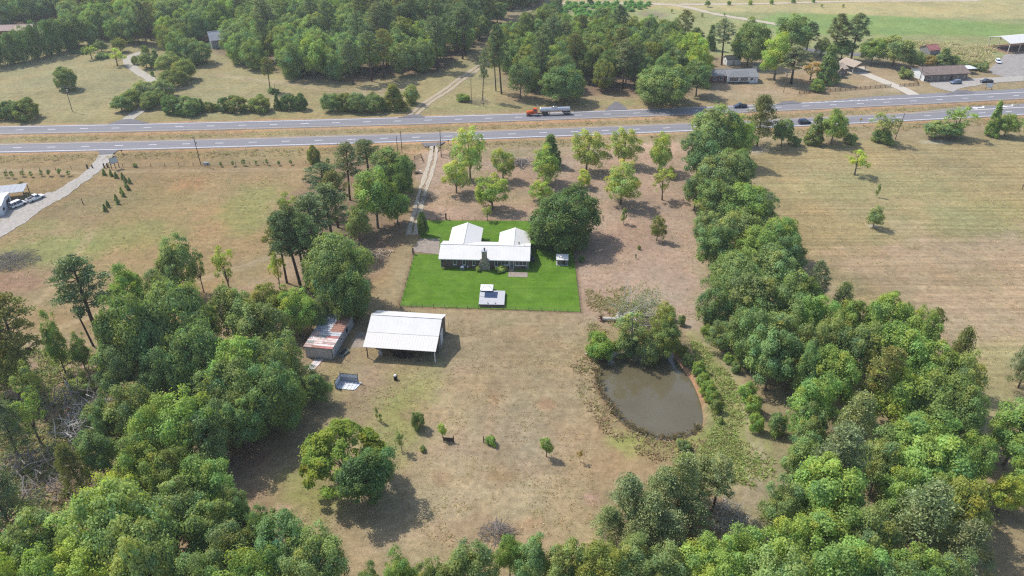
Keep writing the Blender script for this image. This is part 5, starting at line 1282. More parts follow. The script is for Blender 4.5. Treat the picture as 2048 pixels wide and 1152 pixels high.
# ------------------------------------------------------------------ long rusty-roofed shed
s0, s1 = G(666, 719.5), G(707.6, 649)
sl = (s1 - s0).length; sa = math.atan2(s1.y - s0.y, s1.x - s0.x) - R(90)
shed = thing('tin_shed', 'long grey metal shed with a patchwork roof of rusty and silver sheets', 'shed', s0, sa)
SW, SH = 6.3, 3.1
gw = mat('pale_ribbed_siding', (.5, .495, .49), .6, vary=.1, scale=.8)
MB().box(-SW, 0, 0, sl, 0, SH - .12).build('wall', gw, shed)
for i in range(int(sl / .45)): MB().box(.003, .03, i * .45, i * .45 + .06, .05, SH - .2).build('siding_rib', gw, shed)
for i in range(int(SW / .9)): MB().box(-SW + i * .9, -SW + i * .9 + .05, -.03, -.003, .05, SH - .2).build('siding_rib', gw, shed)
MB().box(-.04, .06, -.06, .06, 0, SH - .1).build('corner_trim', dsteel, shed)
RUST = mat('rusty_sheet', (.20, .095, .068), .85, vary=.3, scale=1.2, col2=(.34, .20, .15)); SIL = mat('silver_sheet', (.46, .47, .50), .5, metal=.1, vary=.15, scale=.9); WHT = mat('bright_tin_sheet', (.68, .66, .65), .5, vary=.1, scale=.8, col2=(.42, .22, .18)); RED = mat('red_painted_sheet', (.42, .16, .15), .6, vary=.15); GRY = mat('green_grey_sheet', (.24, .28, .27), .6, vary=.15); PNK = mat('pink_faded_sheet', (.45, .33, .30), .8, vary=.2, scale=.9)
ns = 18
sroof = MB().box(-SW - .25, .25, -.25, sl + .25, SH - .12, SH - .06).build('roof', SIL, shed)
for i in range(ns):
    t0, t1 = -.25 + (sl + .5) * i / ns, -.25 + (sl + .5) * (i + 1) / ns
    u = i / ns
    cols = ((RED if i == 0 else WHT, RUST if i == 0 else WHT, PNK) if u < .1 else (WHT, WHT, WHT) if u < .27 else (RED, GRY, PNK) if u < .33 else (SIL, SIL, PNK) if u < .40 else (RUST, SIL, SIL))
    if i == 2: cols = (PNK, WHT, GRY)
    for j, (c_, xa, xb) in enumerate(zip(cols, (-SW * .43, -SW * .75, -SW - .25), (.25, -SW * .43, -SW * .75))):
        m = MB(); m.box(xa + .01, xb - .01, t0 + .01, t1 - .01, SH - .055, SH - .01 + .012 * ((i + j) % 2)); m.box(xa + .01, xb - .01, t0 + .02, t0 + .09, SH + .0, SH + .05); m.build('roof_sheet', c_, sroof)
window(shed, 0, sl * .42, 1.1, .8, .9, '+x', fm=wtrim); window(shed, 0, sl * .68, 1.1, .8, .9, '+x', fm=dsteel)
MB().box(.003, .06, sl * .86, sl * .93, .05, 2.1).build('door', mat('white_shed_door', (.5, .5, .5), .6), shed)
tub = thing('livestock_tank', 'grey oblong water trough in the shade of the tin shed', 'trough', s0 + Vector((2.0, 2.2, 0)), sa - R(20))
MB().prism([(-.5, -1.4), (.5, -1.4), (.7, -.9), (.7, .9), (.5, 1.4), (-.5, 1.4), (-.7, .9), (-.7, -.9)], .02, .55, 'z').build('tank', mat('grey_green_plastic', (.20, .23, .22), .5), tub)
MB().prism([(-.42, -1.3), (.42, -1.3), (.6, -.85), (.6, .85), (.42, 1.3), (-.42, 1.3), (-.6, .85), (-.6, -.85)], .553, .57, 'z').build('water', mat('dark_water', (.03, .04, .04), .1), tub)
tag(bx('stake', dwood, None, -.05, .05, -.05, .05, 0, 2.1), 'thin dark stake standing alone between shed and barn', 'stake').location = G(690.5, 720)
wsh = thing('metal_sheets', 'white ribbed metal sheets lying on grass below the tin shed', 'metal sheets', G(629, 730), sa - R(8))
for i in range(3): MB().box(-.95 + i * .65, -.35 + i * .65, -2.0 + .2 * i, 1.9 + .2 * i, .04 + .02 * i, .09 + .02 * i).build('sheet', WHT if i != 1 else SIL, wsh)

# open pen made of panels
p0, p1, p2, p3 = G(682, 761.5), G(716.7, 765), G(709.4, 784), G(671.5, 777.5)
pen = thing('panel_pen', 'corner pen of white metal panels in dark frames on a white floor', 'pen', p0, math.atan2(p1.y - p0.y, p1.x - p0.x))
lp = [local(pen, k) for k in (p0, p1, p2, p3)]
wpan = mat('blue_white_sheet', (.60, .63, .68), .5, vary=.1, scale=.7)
def fpanel(A_, B_, hgt, npl):
    d_ = B_ - A_
    for i in range(npl):
        z0, z1 = .15 + (hgt - .2) * i / npl, .15 + (hgt - .2) * (i + 1) / npl - .05
        n_ = Vector((-d_.y, d_.x, 0)).normalized() * .03
        q_ = [A_ + Vector((0, 0, z0)), B_ + Vector((0, 0, z0)), B_ + Vector((0, 0, z1)), A_ + Vector((0, 0, z1))]
        MB().add([k + n_ for k in q_] + [k - n_ for k in q_], [(0, 1, 2, 3), (7, 6, 5, 4), (0, 4, 5, 1), (1, 5, 6, 2), (2, 6, 7, 3), (3, 7, 4, 0)]).build('panel', wpan if i else mat('grey_mesh_sheet', (.36, .38, .42), .6), pen)
    for z in (.1, hgt * .52, hgt): MB().tube([A_ + Vector((0, 0, z)), B_ + Vector((0, 0, z))], .06, 5).build('rail', dsteel, pen)
    for k in (A_, B_): MB().tube([k, k + Vector((0, 0, hgt + .45))], .07, 5).build('post', dsteel, pen)
fpanel(lp[0], lp[1], 2.1, 2); fpanel(lp[0], lp[3], 1.9, 3)
ex, ey = lp[1] - lp[0], lp[3] - lp[0]
for i in range(5):
    for j in range(2):
        c_ = lp[0] + ex * (i / 5) + ey * (j / 2)
        q_ = [c_ + ex * .012, c_ + ex * .19, c_ + ex * .19 + ey * .48, c_ + ex * .012 + ey * .48]
        MB().prism([(k.x, k.y) for k in q_], .04, .12 + .02 * ((i + j) % 2), 'z').build('floor_board', wpan, pen)
MB().prism([((lp[1] + ex * .02).x, (lp[1] + ex * .02).y), ((lp[1] + ex * .2).x, (lp[1] + ex * .2).y), ((lp[1] + ex * .06 + ey * .9).x, (lp[1] + ex * .06 + ey * .9).y), ((lp[1] - ex * .04 + ey * .9).x, (lp[1] - ex * .04 + ey * .9).y)], .02, .07, 'z').build('loose_board', wpan, pen)
bn = thing('burn_barrel', 'small black drum with something white on top on the grass below the barn', 'drum', G(791.5, 759.5))
MB().lathe([(.40, 0), (.42, .05), (.40, .3), (.42, .33), (.40, .6), (.42, .63), (.40, .9), (.36, .92)], 'z', 14).build('drum', black, bn)
MB().lathe([(.05, .9), (.3, .95), (.34, 1.1), (.22, 1.28), (.05, 1.32)], 'z', 9, (-.08, .1, 0)).build('lid', wtrim, bn)

# meadow woodwork
g0, g1 = G(887.5, 884), G(907.5, 885)
wp = thing('wooden_gate', 'short dark wooden gate panel between two posts beside the bright sapling', 'gate', g0, math.atan2(g1.y - g0.y, g1.x - g0.x))
gl = (g1 - g0).length
MB().box(-.07, .07, -.07, .07, 0, 1.35).build('post', dwood, wp); MB().box(gl - .07, gl + .07, -.07, .07, 0, 1.75).build('post', dwood, wp)
for k in range(4): MB().box(.072, gl - .072, -.03, .03, .2 + k * .27, .4 + k * .27).build('plank', dwood, wp)
pp = thing('rail_fence', 'dark post with two short rails overgrown by a green vine', 'fence', G(967, 885))
MB().box(-.08, .08, -.08, .08, 0, 1.6).build('post', dwood, pp); MB().box(.082, 2.2, -.04, .04, .35, .47).build('rail', dwood, pp); MB().box(.082, 2.2, -.04, .04, .8, .92).build('rail', dwood, pp); MB().box(2.2, 2.32, -.06, .06, 0, 1.0).build('post', dwood, pp)

# ------------------------------------------------------------------ wire fences round the lawn
wirem = mat('fence_wire', (.16, .15, .14), .5, metal=.4)
def wire_fence(pts, label, h=1.15, gap=3.0, postm=None, wires=3, r=.05, last=True):
    P = [G(*k) for k in pts]
    t = thing('wire_fence', label, 'fence', P[0]); o = P[0]
    for A_, B_ in zip(P[:-1], P[1:]):
        n_ = max(1, round((B_ - A_).length / gap))
        for i in range(n_ + (1 if B_ is P[-1] and last else 0)):
            k = A_ + (B_ - A_) * (i / n_) - o
            MB().box(k.x - r, k.x + r, k.y - r, k.y + r, 0, h + .1).build('post', postm or wood, t)
        for w_ in range(wires):
            z = h * (w_ + 1) / wires
            MB().tube([A_ - o + Vector((0, 0, z)), B_ - o + Vector((0, 0, z))], .014, 3).build('wire', wirem, t)
    return t
wire_fence([(800, 613.2), (980, 618), (1161.5, 625)], 'low brown wire fence along the front edge of the bright lawn', .9)
wire_fence([(1161.5, 625), (1153, 560), (1146.5, 497), (1142, 450)], 'low wire fence along the right side of the bright lawn', .9)
wire_fence([(829, 507), (815, 560), (800, 613.2)], 'low wire fence along the left side of the bright lawn', .9, last=False)
wire_fence([(848, 438.5), (950, 440), (1050, 441)], 'wire fence on dark posts behind the house lawn', 1.2, 4)
tag(bx('gate_post', dwood, None, -.18, .18, -.18, .18, 0, 2.0), 'thick dark post at the left lawn corner by the parking pad', 'post').location = G(826.5, 509)
tag(bx('fence_post', dwood, None, -.2, .2, -.2, .2, 0, 2.1), 'thick dark post behind the lawn near the thin shrubby tree', 'post').location = G(892, 439)
# ------------------------------------------------------------------ houses and sheds beyond the highway
def gable(parent, L_, D_, ez, pitch, ov, wallm, roofm, n, x0=0.0, y0=0.0, z0=0.0, wname='wall', rname='roof'):
    """box with a gable roof whose ridge runs along x"""
    rz = ez + (D_ / 2 + ov) * pitch
    m = MB(); m.box(x0, x0 + L_, y0, y0 + D_, z0, ez); m.prism([(y0, ez), (y0 + D_, ez), (y0 + D_ / 2, ez + D_ / 2 * pitch - .05)], x0 + .01, x0 + L_ - .01, 'x'); m.build(wname, wallm, parent)
    for a_, b_, c_, d_ in (((x0 - ov, y0 - ov, ez), (x0 + L_ + ov, y0 - ov, ez), (x0 - ov, y0 + D_ / 2, rz), (x0 + L_ + ov, y0 + D_ / 2, rz)), ((x0 + L_ + ov, y0 + D_ + ov, ez), (x0 - ov, y0 + D_ + ov, ez), (x0 + L_ + ov, y0 + D_ / 2, rz), (x0 - ov, y0 + D_ / 2, rz))):
        panel_roof(parent, rname, roofm, a_, b_, c_, d_, n, th=.08, rib=.015)
    MB().box(x0 - ov, x0 + L_ + ov, y0 + D_ / 2 - .14, y0 + D_ / 2 + .14, rz - .03, rz + .05).build('ridge_cap', roofm, parent)
    return rz
greyroof = mat('grey_shingles', (.20, .205, .215), .9, vary=.18, scale=1.5)
redbrick = mat('red_brick', (.17, .06, .05), .9, vary=.2, scale=3)
wsiding = mat('white_siding', (.62, .63, .64), .7, vary=.06, scale=1)
tanroof = mat('tan_shingles', (.36, .29, .225), .9, vary=.1, scale=1.2)
brroof = mat('brown_shingles', (.205, .155, .135), .9, vary=.16, scale=.8)
bstone = mat('brown_stone_front', (.20, .15, .12), .9, vary=.3, scale=1.2)

h = thing('farm_house', 'low house half red brick and half white siding under a grey shingle roof', 'house', G(1391, 165.5), R(3))
gable(h, 28, 9, 3.0, .36, .5, redbrick, greyroof, 10)
MB().box(14.2, 28.06, -2.0, 8.0, 0, 3.0).build('wall', wsiding, h)
for q_ in [((13.8, -2.5, 3.0), (24.5, -2.5, 3.0), (17.2, 1.6, 4.75), (21.2, 1.6, 4.75))]:
    panel_roof(h, 'porch_roof', greyroof, *q_, 5, th=.08, rib=.015)
m = MB(); m.add([(13.8, -2.5, 3.0), (17.2, 1.6, 4.75), (13.8, 3.6, 4.6)], [(0, 1, 2)]); m.add([(24.5, -2.5, 3.0), (21.2, 1.6, 4.75), (24.5, 3.6, 4.6)], [(0, 2, 1)]); m.add([(17.2, 1.6, 4.75), (21.2, 1.6, 4.75), (24.5, 3.6, 4.62), (13.8, 3.6, 4.62)], [(0, 1, 2, 3)]); m.build('hip_roof', greyroof, h)
panel_roof(h, 'roof', greyroof, (23.9, -2.5, 3.0), (28.6, -2.5, 3.0), (23.9, 4.5, 4.85), (28.6, 4.5, 4.85), 3, th=.08, rib=.015)
MB().box(14.2, 24.2, -2.05, -2.004, 0, .8).build('plinth', mat('dark_plinth', (.05, .055, .06), .9), h)
window(h, 17.0, -2.0, 1.0, 4.2, 1.8, cols=4, rows=2); window(h, 21.6, -2.0, 1.0, 3.6, 1.8, cols=4, rows=2); window(h, 25.2, -2.0, 1.2, 1.3, 1.3, cols=1)
for x_ in (5.0, 8.8, 11.8): window(h, x_, 0, 1.1, 1.9, 1.5, cols=2, rows=1)
dr = MB().box(26.2, 27.2, -2.05, -2.004, .1, 2.3).build('door', mat('pale_door', (.5, .52, .55), .6), h)
MB().box(3.5, 4.3, 3.6, 4.4, 4.0, 6.2).build('chimney', mat('white_chimney', (.5, .5, .5), .8), h)

s_ = thing('garden_shed', 'little white shed with a dark roof under the large dark oak', 'shed', G(1453, 130.5), R(8))
gable(s_, 7.0, 4.6, 2.7, .55, .3, wsiding, mat('dark_slate_shingles', (.045, .055, .06), .9, vary=.2), 6)
window(s_, 0, 2.3, 1.0, .9, 1.0, '-x'); MB().box(3.0, 3.9, -.05, -.004, .05, 2.0).build('door', mat('grey_plank_door', (.3, .28, .26), .8), s_)
s_ = thing('storage_shed', 'small flat-roofed grey shed with a white door left of the yellow-green tree', 'shed', G(1508, 141.5), R(6))
MB().box(0, 5.4, 0, 3.2, 0, 2.3).build('wall', mat('beige_siding', (.42, .38, .32), .8, vary=.1), s_); MB().box(-.3, 5.7, -.3, 3.5, 2.3, 2.45).build('roof', mat('grey_felt', (.28, .27, .25), .9), s_)
MB().box(.2, 1.3, -.05, -.004, .05, 2.0).build('door', wtrim, s_); MB().box(-.05, -.004, .5, 2.2, .1, 2.0).build('side_door', wtrim, s_)

h = thing('carport_house', 'tan roofed brown house with an open gabled carport facing the white drive', 'house', G(1663, 153.5), R(26))
gable(h, 9.5, 7.5, 2.8, .4, .5, bstone, tanroof, 6)
m = MB(); m.box(.4, 4.6, -2.4, -.01, 0, 2.8); m.prism([(.4, 2.8), (4.6, 2.8), (2.5, 4.5)], -2.38, .5, 'y'); m.build('front_wing', bstone, h)
panel_roof(h, 'wing_roof', tanroof, (0, -2.8, 2.75), (0, 2.6, 2.75), (2.5, -2.8, 4.75), (2.5, 2.6, 4.75), 3, th=.08, rib=.015); panel_roof(h, 'wing_roof', tanroof, (5.0, 2.6, 2.75), (5.0, -2.8, 2.75), (2.5, 2.6, 4.75), (2.5, -2.8, 4.75), 3, th=.08, rib=.015)
window(h, 2.5, -2.4, 1.0, 1.6, 1.3, cols=2); window(h, 7.2, 0, 1.0, 1.6, 1.3, cols=2)
cp = thing('carport', 'open tan gabled carport with brown gable end over parked things', 'carport', G(1704.5, 146.5), R(26))
CW, CD = 8.2, 9.0
for x_ in (0.0, CW):
    for y_ in (0.0, CD * .5, CD): MB().box(x_ - .14, x_ + .14, y_ - .14, y_ + .14, 0, 3.0).build('post', mat('pale_post', (.5, .46, .4), .7), cp)
panel_roof(cp, 'roof', tanroof, (-.6, CD + .5, 3.0), (-.6, -.7, 3.0), (CW / 2, CD + .5, 4.9), (CW / 2, -.7, 4.9), 7, th=.08, rib=.015); panel_roof(cp, 'roof', tanroof, (CW + .6, -.7, 3.0), (CW + .6, CD + .5, 3.0), (CW / 2, -.7, 4.9), (CW / 2, CD + .5, 4.9), 7, th=.08, rib=.015)
for y_ in (-.1, CD): MB().prism([(-.1, 2.98), (CW + .1, 2.98), (CW / 2, 4.75)], y_, y_ + .1, 'y').build('gable_end', bstone, cp)
MB().box(-.2, CW + .2, CD + .2, CD + .4, 0, 2.95).build('back_wall', mat('dark_back_wall', (.12, .11, .11), .9), cp)
sheet('carport_floor', [tuple(G(*k)[:2]) for k in ((1700, 147.5), (1736, 141), (1727, 133), (1694, 138))], -.1, .03, white_c, 'white concrete floor of the carport')

h = thing('motel_building', 'long low brown-fronted building with white end wall and brown shingle roof', 'building', G(1847, 163), R(8.5))
gable(h, 21.5, 11, 3.1, .33, .9, bstone, brroof, 12)
MB().box(-.06, -.004, .05, 10.95, 0, 3.05).build('end_wall', mat('bright_white_wall', (.72, .73, .75), .7), h)
MB().prism([(0.05, 3.05), (10.95, 3.05), (5.5, 4.75)], -.06, -.004, 'x').build('gable_wall', mat('bright_white_wall', (.72, .73, .75), .7), h)
for i in range(6):
    x_ = 2.2 + i * 3.3
    window(h, x_, 0, .9, 1.3, 1.3, cols=2, rows=1, fm=mat('buff_frame', (.42, .38, .33), .7)); MB().box(x_ + 1.0, x_ + 1.9, -.06, -.004, .05, 2.2).build('door', mat('buff_door', (.34, .29, .25), .7) if i != 3 else dark, h)
MB().box(-.3, 22, -2.0, -.2, .02, .16).build('walkway', conc2, h)
aw = thing('flat_canopy', 'small pale flat canopy right of the long low building', 'canopy', G(1934, 149), R(10))
MB().box(0, 4.6, 0, 5.5, 2.5, 2.65).build('roof', mat('pale_blue_roof', (.58, .60, .63), .6), aw)
for x_ in (.2, 4.3):
    for y_ in (.2, 5.2): MB().box(x_ - .06, x_ + .06, y_ - .06, y_ + .06, 0, 2.5).build('post', wood, aw)
h = thing('red_roof_barn', 'small old barn with a faded red roof half hidden by cedars', 'barn', G(1858, 113), R(18))
gable(h, 6.2, 7.0, 3.0, .5, .4, mat('grey_barn_boards', (.22, .21, .21), .9, vary=.2), mat('faded_red_roof', (.33, .13, .12), .8, vary=.25, scale=.8), 6)
h = thing('open_arena', 'big open-sided riding arena with a bright white roof at the right edge', 'arena', G(2015, 106), R(16))
AL, AD = 34, 13
pw = mat('pale_steel', (.55, .50, .42), .6)
for x_ in (0, 6.8, 13.6, 20.4, 27.2):
    for y_ in (0, AD): 
        MB().box(x_ - .15, x_ + .15, y_ - .15, y_ + .15, 0, 5.0).build('post', pw, h)
        MB().tube([(x_, y_, 3.2), (x_ + (.0), y_ + (1.8 if y_ == 0 else -1.8), 5.2)], .08, 4).build('brace', pw, h)
panel_roof(h, 'roof', wroof, (-.8, -.9, 4.95), (AL, -.9, 4.95), (-.8, AD / 2, 6.9), (AL, AD / 2, 6.9), 16, rib=.02); panel_roof(h, 'roof', wroof, (AL, AD + .9, 4.95), (-.8, AD + .9, 4.95), (AL, AD / 2, 6.9), (-.8, AD / 2, 6.9), 16, rib=.02)
for x_ in (0, 13.6, 27.2): MB().tube([(x_, 0, 4.8), (x_, AD / 2, 6.75)], .1, 4).tube([(x_, AD, 4.8), (x_, AD / 2, 6.75)], .1, 4).build('truss', pw, h)
MB().box(.5, AL, .5, AD - .5, .02, .10).build('dirt_floor', mat('dark_arena_dirt', (.10, .06, .05), .95, vary=.2), h)
MB().box(-1.2, AL, -1.4, -.3, .0, .3).build('clay_rim', mat('orange_clay', S(206, 164, 126), .95, vary=.1), h); MB().box(-1.4, -.4, -.3, AD + 1, .0, .3).build('clay_rim', mat('orange_clay', S(206, 164, 126), .95), h); MB().box(-.4, AL, AD + .1, AD + 1.1, .0, .3).build('clay_rim', mat('orange_clay', S(206, 164, 126), .95), h)
h = thing('wood_house', 'grey steep roofed house peeping out of the wide wood', 'house', G(425, 98), R(28))
gable(h, 9, 8, 4.2, .85, .5, mat('grey_siding', (.32, .34, .37), .8), mat('light_grey_shingles', (.34, .35, .38), .9, vary=.12), 7)
window(h, 4.5, 0, 1.2, 1.4, 1.4)
h = thing('hipped_house', 'long pinkish roofed house behind the dark evergreens at the upper left', 'house', G(-12, 78), R(10))
gable(h, 20, 9, 4.2, .42, .5, redbrick, mat('pinkish_shingles', (.34, .25, .22), .9, vary=.1), 10)
gable(h, 6, 8, 4.4, .5, .4, redbrick, mat('buff_shingles', (.46, .36, .27), .9, vary=.1), 4, x0=12.5, y0=-3.2, wname='wing_wall', rname='wing_roof')
h = thing('hidden_cabin', 'pale cabin roof just showing among trees of the wide wood', 'house', G(746, 40), R(15))
gable(h, 8, 7, 9.5, .4, .4, mat('pale_cabin_wall', (.45, .46, .48), .8), mat('pale_cabin_roof', (.42, .44, .48), .8), 5)

# white building with a carport at the left edge
p0_, p1_ = G(8, 431), G(24, 404)
h = thing('white_garage', 'white metal garage with a grey awning cut off by the left edge', 'garage', p0_, math.atan2(p1_.y - p0_.y, p1_.x - p0_.x) - R(90))
gl_ = (p1_ - p0_).length
MB().box(-10, 0, 0, gl_, 0, 3.3).build('wall', mat('pale_blue_white_wall', (.60, .62, .67), .6, vary=.05), h)
panel_roof(h, 'roof', mat('pale_garage_roof', (.62, .63, .66), .6), (-10.2, -.3, 3.3), (.3, -.3, 3.3), (-10.2, gl_ / 2, 4.0), (.3, gl_ / 2, 4.0), 8, rib=.03); panel_roof(h, 'roof', mat('pale_garage_roof', (.62, .63, .66), .6), (.3, gl_ + .3, 3.3), (-10.2, gl_ + .3, 3.3), (.3, gl_ / 2, 4.0), (-10.2, gl_ / 2, 4.0), 8, rib=.03)
panel_roof(h, 'awning', mat('grey_awning', (.30, .31, .34), .6, vary=.08), (-9, gl_ + .4, 2.9), (4.0, gl_ + .4, 2.9), (-9, gl_ + 6.5, 3.3), (4.0, gl_ + 6.5, 3.3), 9, rib=.03)
for x_, y_ in ((3.8, gl_ + .6), (3.8, gl_ + 6.2), (-4, gl_ + 6.2)): MB().box(x_ - .1, x_ + .1, y_ - .1, y_ + .1, 0, 2.95).build('post', dwood, h)
dr = MB().box(.004, .06, gl_ * .62, gl_ * .86, .05, 2.3).build('door', dark, h); MB().box(.004, .07, gl_ * .1, gl_ * .25, 1.0, 2.0).build('window', glass, h)
MB().box(.03, .15, gl_ * .55, gl_ * .6, .05, 2.4).build('downpipe', dwood, h)
sheet('garage_slab', [tuple((p0_ + (p1_ - p0_) * t_ + Vector((o_, -.2 * o_, 0)))[:2]) for t_, o_ in ((-.1, .2), (1.0, .2), (1.0, 2.2), (-.1, 2.2))], -.1, .05, conc, 'narrow concrete slab along the white garage')

# ------------------------------------------------------------------ vehicles
chrome = mat('bright_metal', (.62, .63, .65), .25, metal=.8, vary=.05)
lampw = mat('lamp_glass', (.7, .7, .68), .15); lampr = mat('red_lamp', (.35, .02, .02), .2)
tint_glass = mat('blue_tinted_glass', (.03, .05, .10), .06, spec=.8, vary=.05)
def wheel(parent, x, y, r, w, side):
    t = MB().lathe([(r * .55, -w / 2), (r * .95, -w / 2), (r, -w * .3), (r, w * .3), (r * .95, w / 2), (r * .55, w / 2)], 'y', 16, (0, 0, 0)).build('wheel', black, parent, (x, y, r))
    MB().lathe([(.02, side * w * .40), (r * .5, side * w * .46), (r * .56, side * w * .30), (.02, side * w * .28)], 'y', 12).build('rim', chrome, t)
    return t
def frustum(b, x0, x1, w0, z0, X0, X1, w1, z1):
    v = [(x0, -w0, z0), (x1, -w0, z0), (x1, w0, z0), (x0, w0, z0), (X0, -w1, z1), (X1, -w1, z1), (X1, w1, z1), (X0, w1, z1)]
    return b.add(v, [(3, 2, 1, 0), (4, 5, 6, 7), (0, 1, 5, 4), (1, 2, 6, 5), (2, 3, 7, 6), (3, 0, 4, 7)])
def car(name, label, loc, rz, paint_c, style, group=None):
    """front towards +x"""
    t = thing(name, label, 'truck' if style == 'pickup' else ('van' if style == 'van' else 'car'), loc, rz, group)
    pm = mat('paint_' + label.split()[0] + name, paint_c, .3, vary=.03, spec=.5)
    Lc, Wc = (5.6, .98) if style == 'pickup' else (4.9, .95) if style in ('suv', 'van') else (4.6, .9)
    hx = Lc / 2
    belt = 1.05 if style != 'sedan' else .92
    roof = 1.85 if style in ('pickup', 'suv') else 2.0 if style == 'van' else 1.45
    hood = belt + .02
    b = MB()
    prof = [(-hx + .05, .38), (-hx, .62), (-hx + .04, belt - .04), (-hx + .2, belt), (hx * .36, belt), (hx - .35, belt - .12), (hx - .04, belt - .28), (hx, .6), (hx - .06, .36)]
    n = len(prof)
    vs = [(x, s * Wc * (1 if .5 < z < belt - .02 else .95), z) for s in (-1, 1) for x, z in prof]
    b.add(vs, [tuple(range(n))[::-1], tuple(range(n, 2 * n))] + [(i, (i + 1) % n, n + (i + 1) % n, n + i) for i in range(n)])
    b.build('body', pm, t, smooth=False)
    if style == 'pickup': c0, c1, r0, r1 = -.55, 1.35, -.45, .65
    elif style == 'suv': c0, c1, r0, r1 = -hx + .12, 1.15, -hx + .45, .45
    elif style == 'van': c0, c1, r0, r1 = -hx + .08, 1.45, -hx + .25, .8
    else: c0, c1, r0, r1 = -1.65, 1.05, -1.0, .3
    gz0, gz1 = belt + .005, roof - .08
    b = MB(); frustum(b, c0, c1, Wc * .93, gz0, r0, r1, Wc * .76, gz1); gl = b.build('windows', tint_glass, t)
    b = MB(); frustum(b, r0 - .06, r1 + .08, Wc * .78, gz1 - .02, r0 + .05, r1 - .05, Wc * .70, roof); b.build('roof', pm, t)
    # pillars
    b = MB()
    for s in (-1, 1):
        for xb, xt in ((c0 + .02, r0), (c1 - .02, r1), ((c0 + c1) / 2 - .15, (r0 + r1) / 2 - .1), (c0 * .72, r0 * .78)):
            b.tube([(xb, s * Wc * .935, gz0), (xt, s * Wc * .765, gz1)], .055, 4)
    b.build('pillar', pm, t)
    if style == 'pickup':
        MB().box(-hx + .12, c0 - .12, -Wc * .82, Wc * .82, belt - .0, belt + .02).build('bed', dark, t)
        m = MB()
        for s in (-1, 1): m.box(-hx + .02, c0 - .05, s * Wc * .93 - .06, s * Wc * .93 + .06, belt - .02, belt + .16)
        m.box(-hx - .0, -hx + .1, -Wc * .88, Wc * .88, belt - .02, belt + .15); m.build('bed_rail', pm, t)
    for s in (-1, 1):
        MB().box(hx - .12, hx - .0, s * Wc * .72 - .18, s * Wc * .72 + .18, .68, .82).build('headlight', lampw, t)
        MB().box(-hx - .015, -hx + .06, s * Wc * .78 - .12, s * Wc * .78 + .12, .7, .98).build('taillight', lampr, t)
        for xx in (hx * .62, -hx * .60): wheel(t, xx, s * (Wc - .1), .36, .24, s)
        MB().box(c1 - .5, c1 - .32, s * (Wc + .02), s * (Wc + .2), belt + .0, belt + .16).build('mirror', pm, t)
    MB().box(hx - .05, hx + .06, -Wc * .9, Wc * .9, .38, .6).build('bumper', chrome if style == 'pickup' else dsteel, t)
    MB().box(-hx - .07, -hx + .04, -Wc * .9, Wc * .9, .4, .6).build('bumper', chrome if style == 'pickup' else dsteel, t)
    return t
WHITE = (.74, .75, .77)
car('parked_van', 'white van parked nearest the garage door at the left edge', G(37, 412), R(64), WHITE, 'van')
car('parked_truck', 'white pickup with a cap parked ahead of the white van', G(72, 399.5), R(62), WHITE, 'pickup')
x_ = G(1480, 214).x
car('moving_truck', 'dark blue pickup driving on the farther carriageway past the highway pine', road_pt(cf, x_, 1.75, .035), road_ang(cf, x_) + R(180), (.02, .035, .08), 'pickup')
x_ = G(1606, 245.5).x
car('moving_car', 'dark blue car on the nearer carriageway half hidden by trees', road_pt(cn, x_, -1.8, .035), road_ang(cn, x_), (.015, .025, .06), 'suv')
car('parked_car', 'silver blue car parked in front of the long low building', G(1911, 167.5), R(188), (.16, .20, .28), 'suv')
car('parked_pickup', 'black pickup parked behind the white roadside sign', G(1972, 165.5), R(184), (.014, .014, .022), 'pickup')
car('parked_sedan', 'white car parked on grass beside the grey gravel lane', G(1995.5, 125.5), R(255), WHITE, 'suv')

# tanker truck
tx = G(1096, 231).x
tk = thing('tanker_truck', 'silver tanker trailer pulled by an orange day cab on the far carriageway', 'tanker truck', road_pt(cf, tx, 1.75, .035), road_ang(cf, tx) + R(180))
orange = mat('orange_cab_paint', (.50, .085, .016), .35, vary=.05)
tankm = mat('polished_aluminium', (.60, .61, .64), .28, metal=.55, vary=.08, scale=1.0)
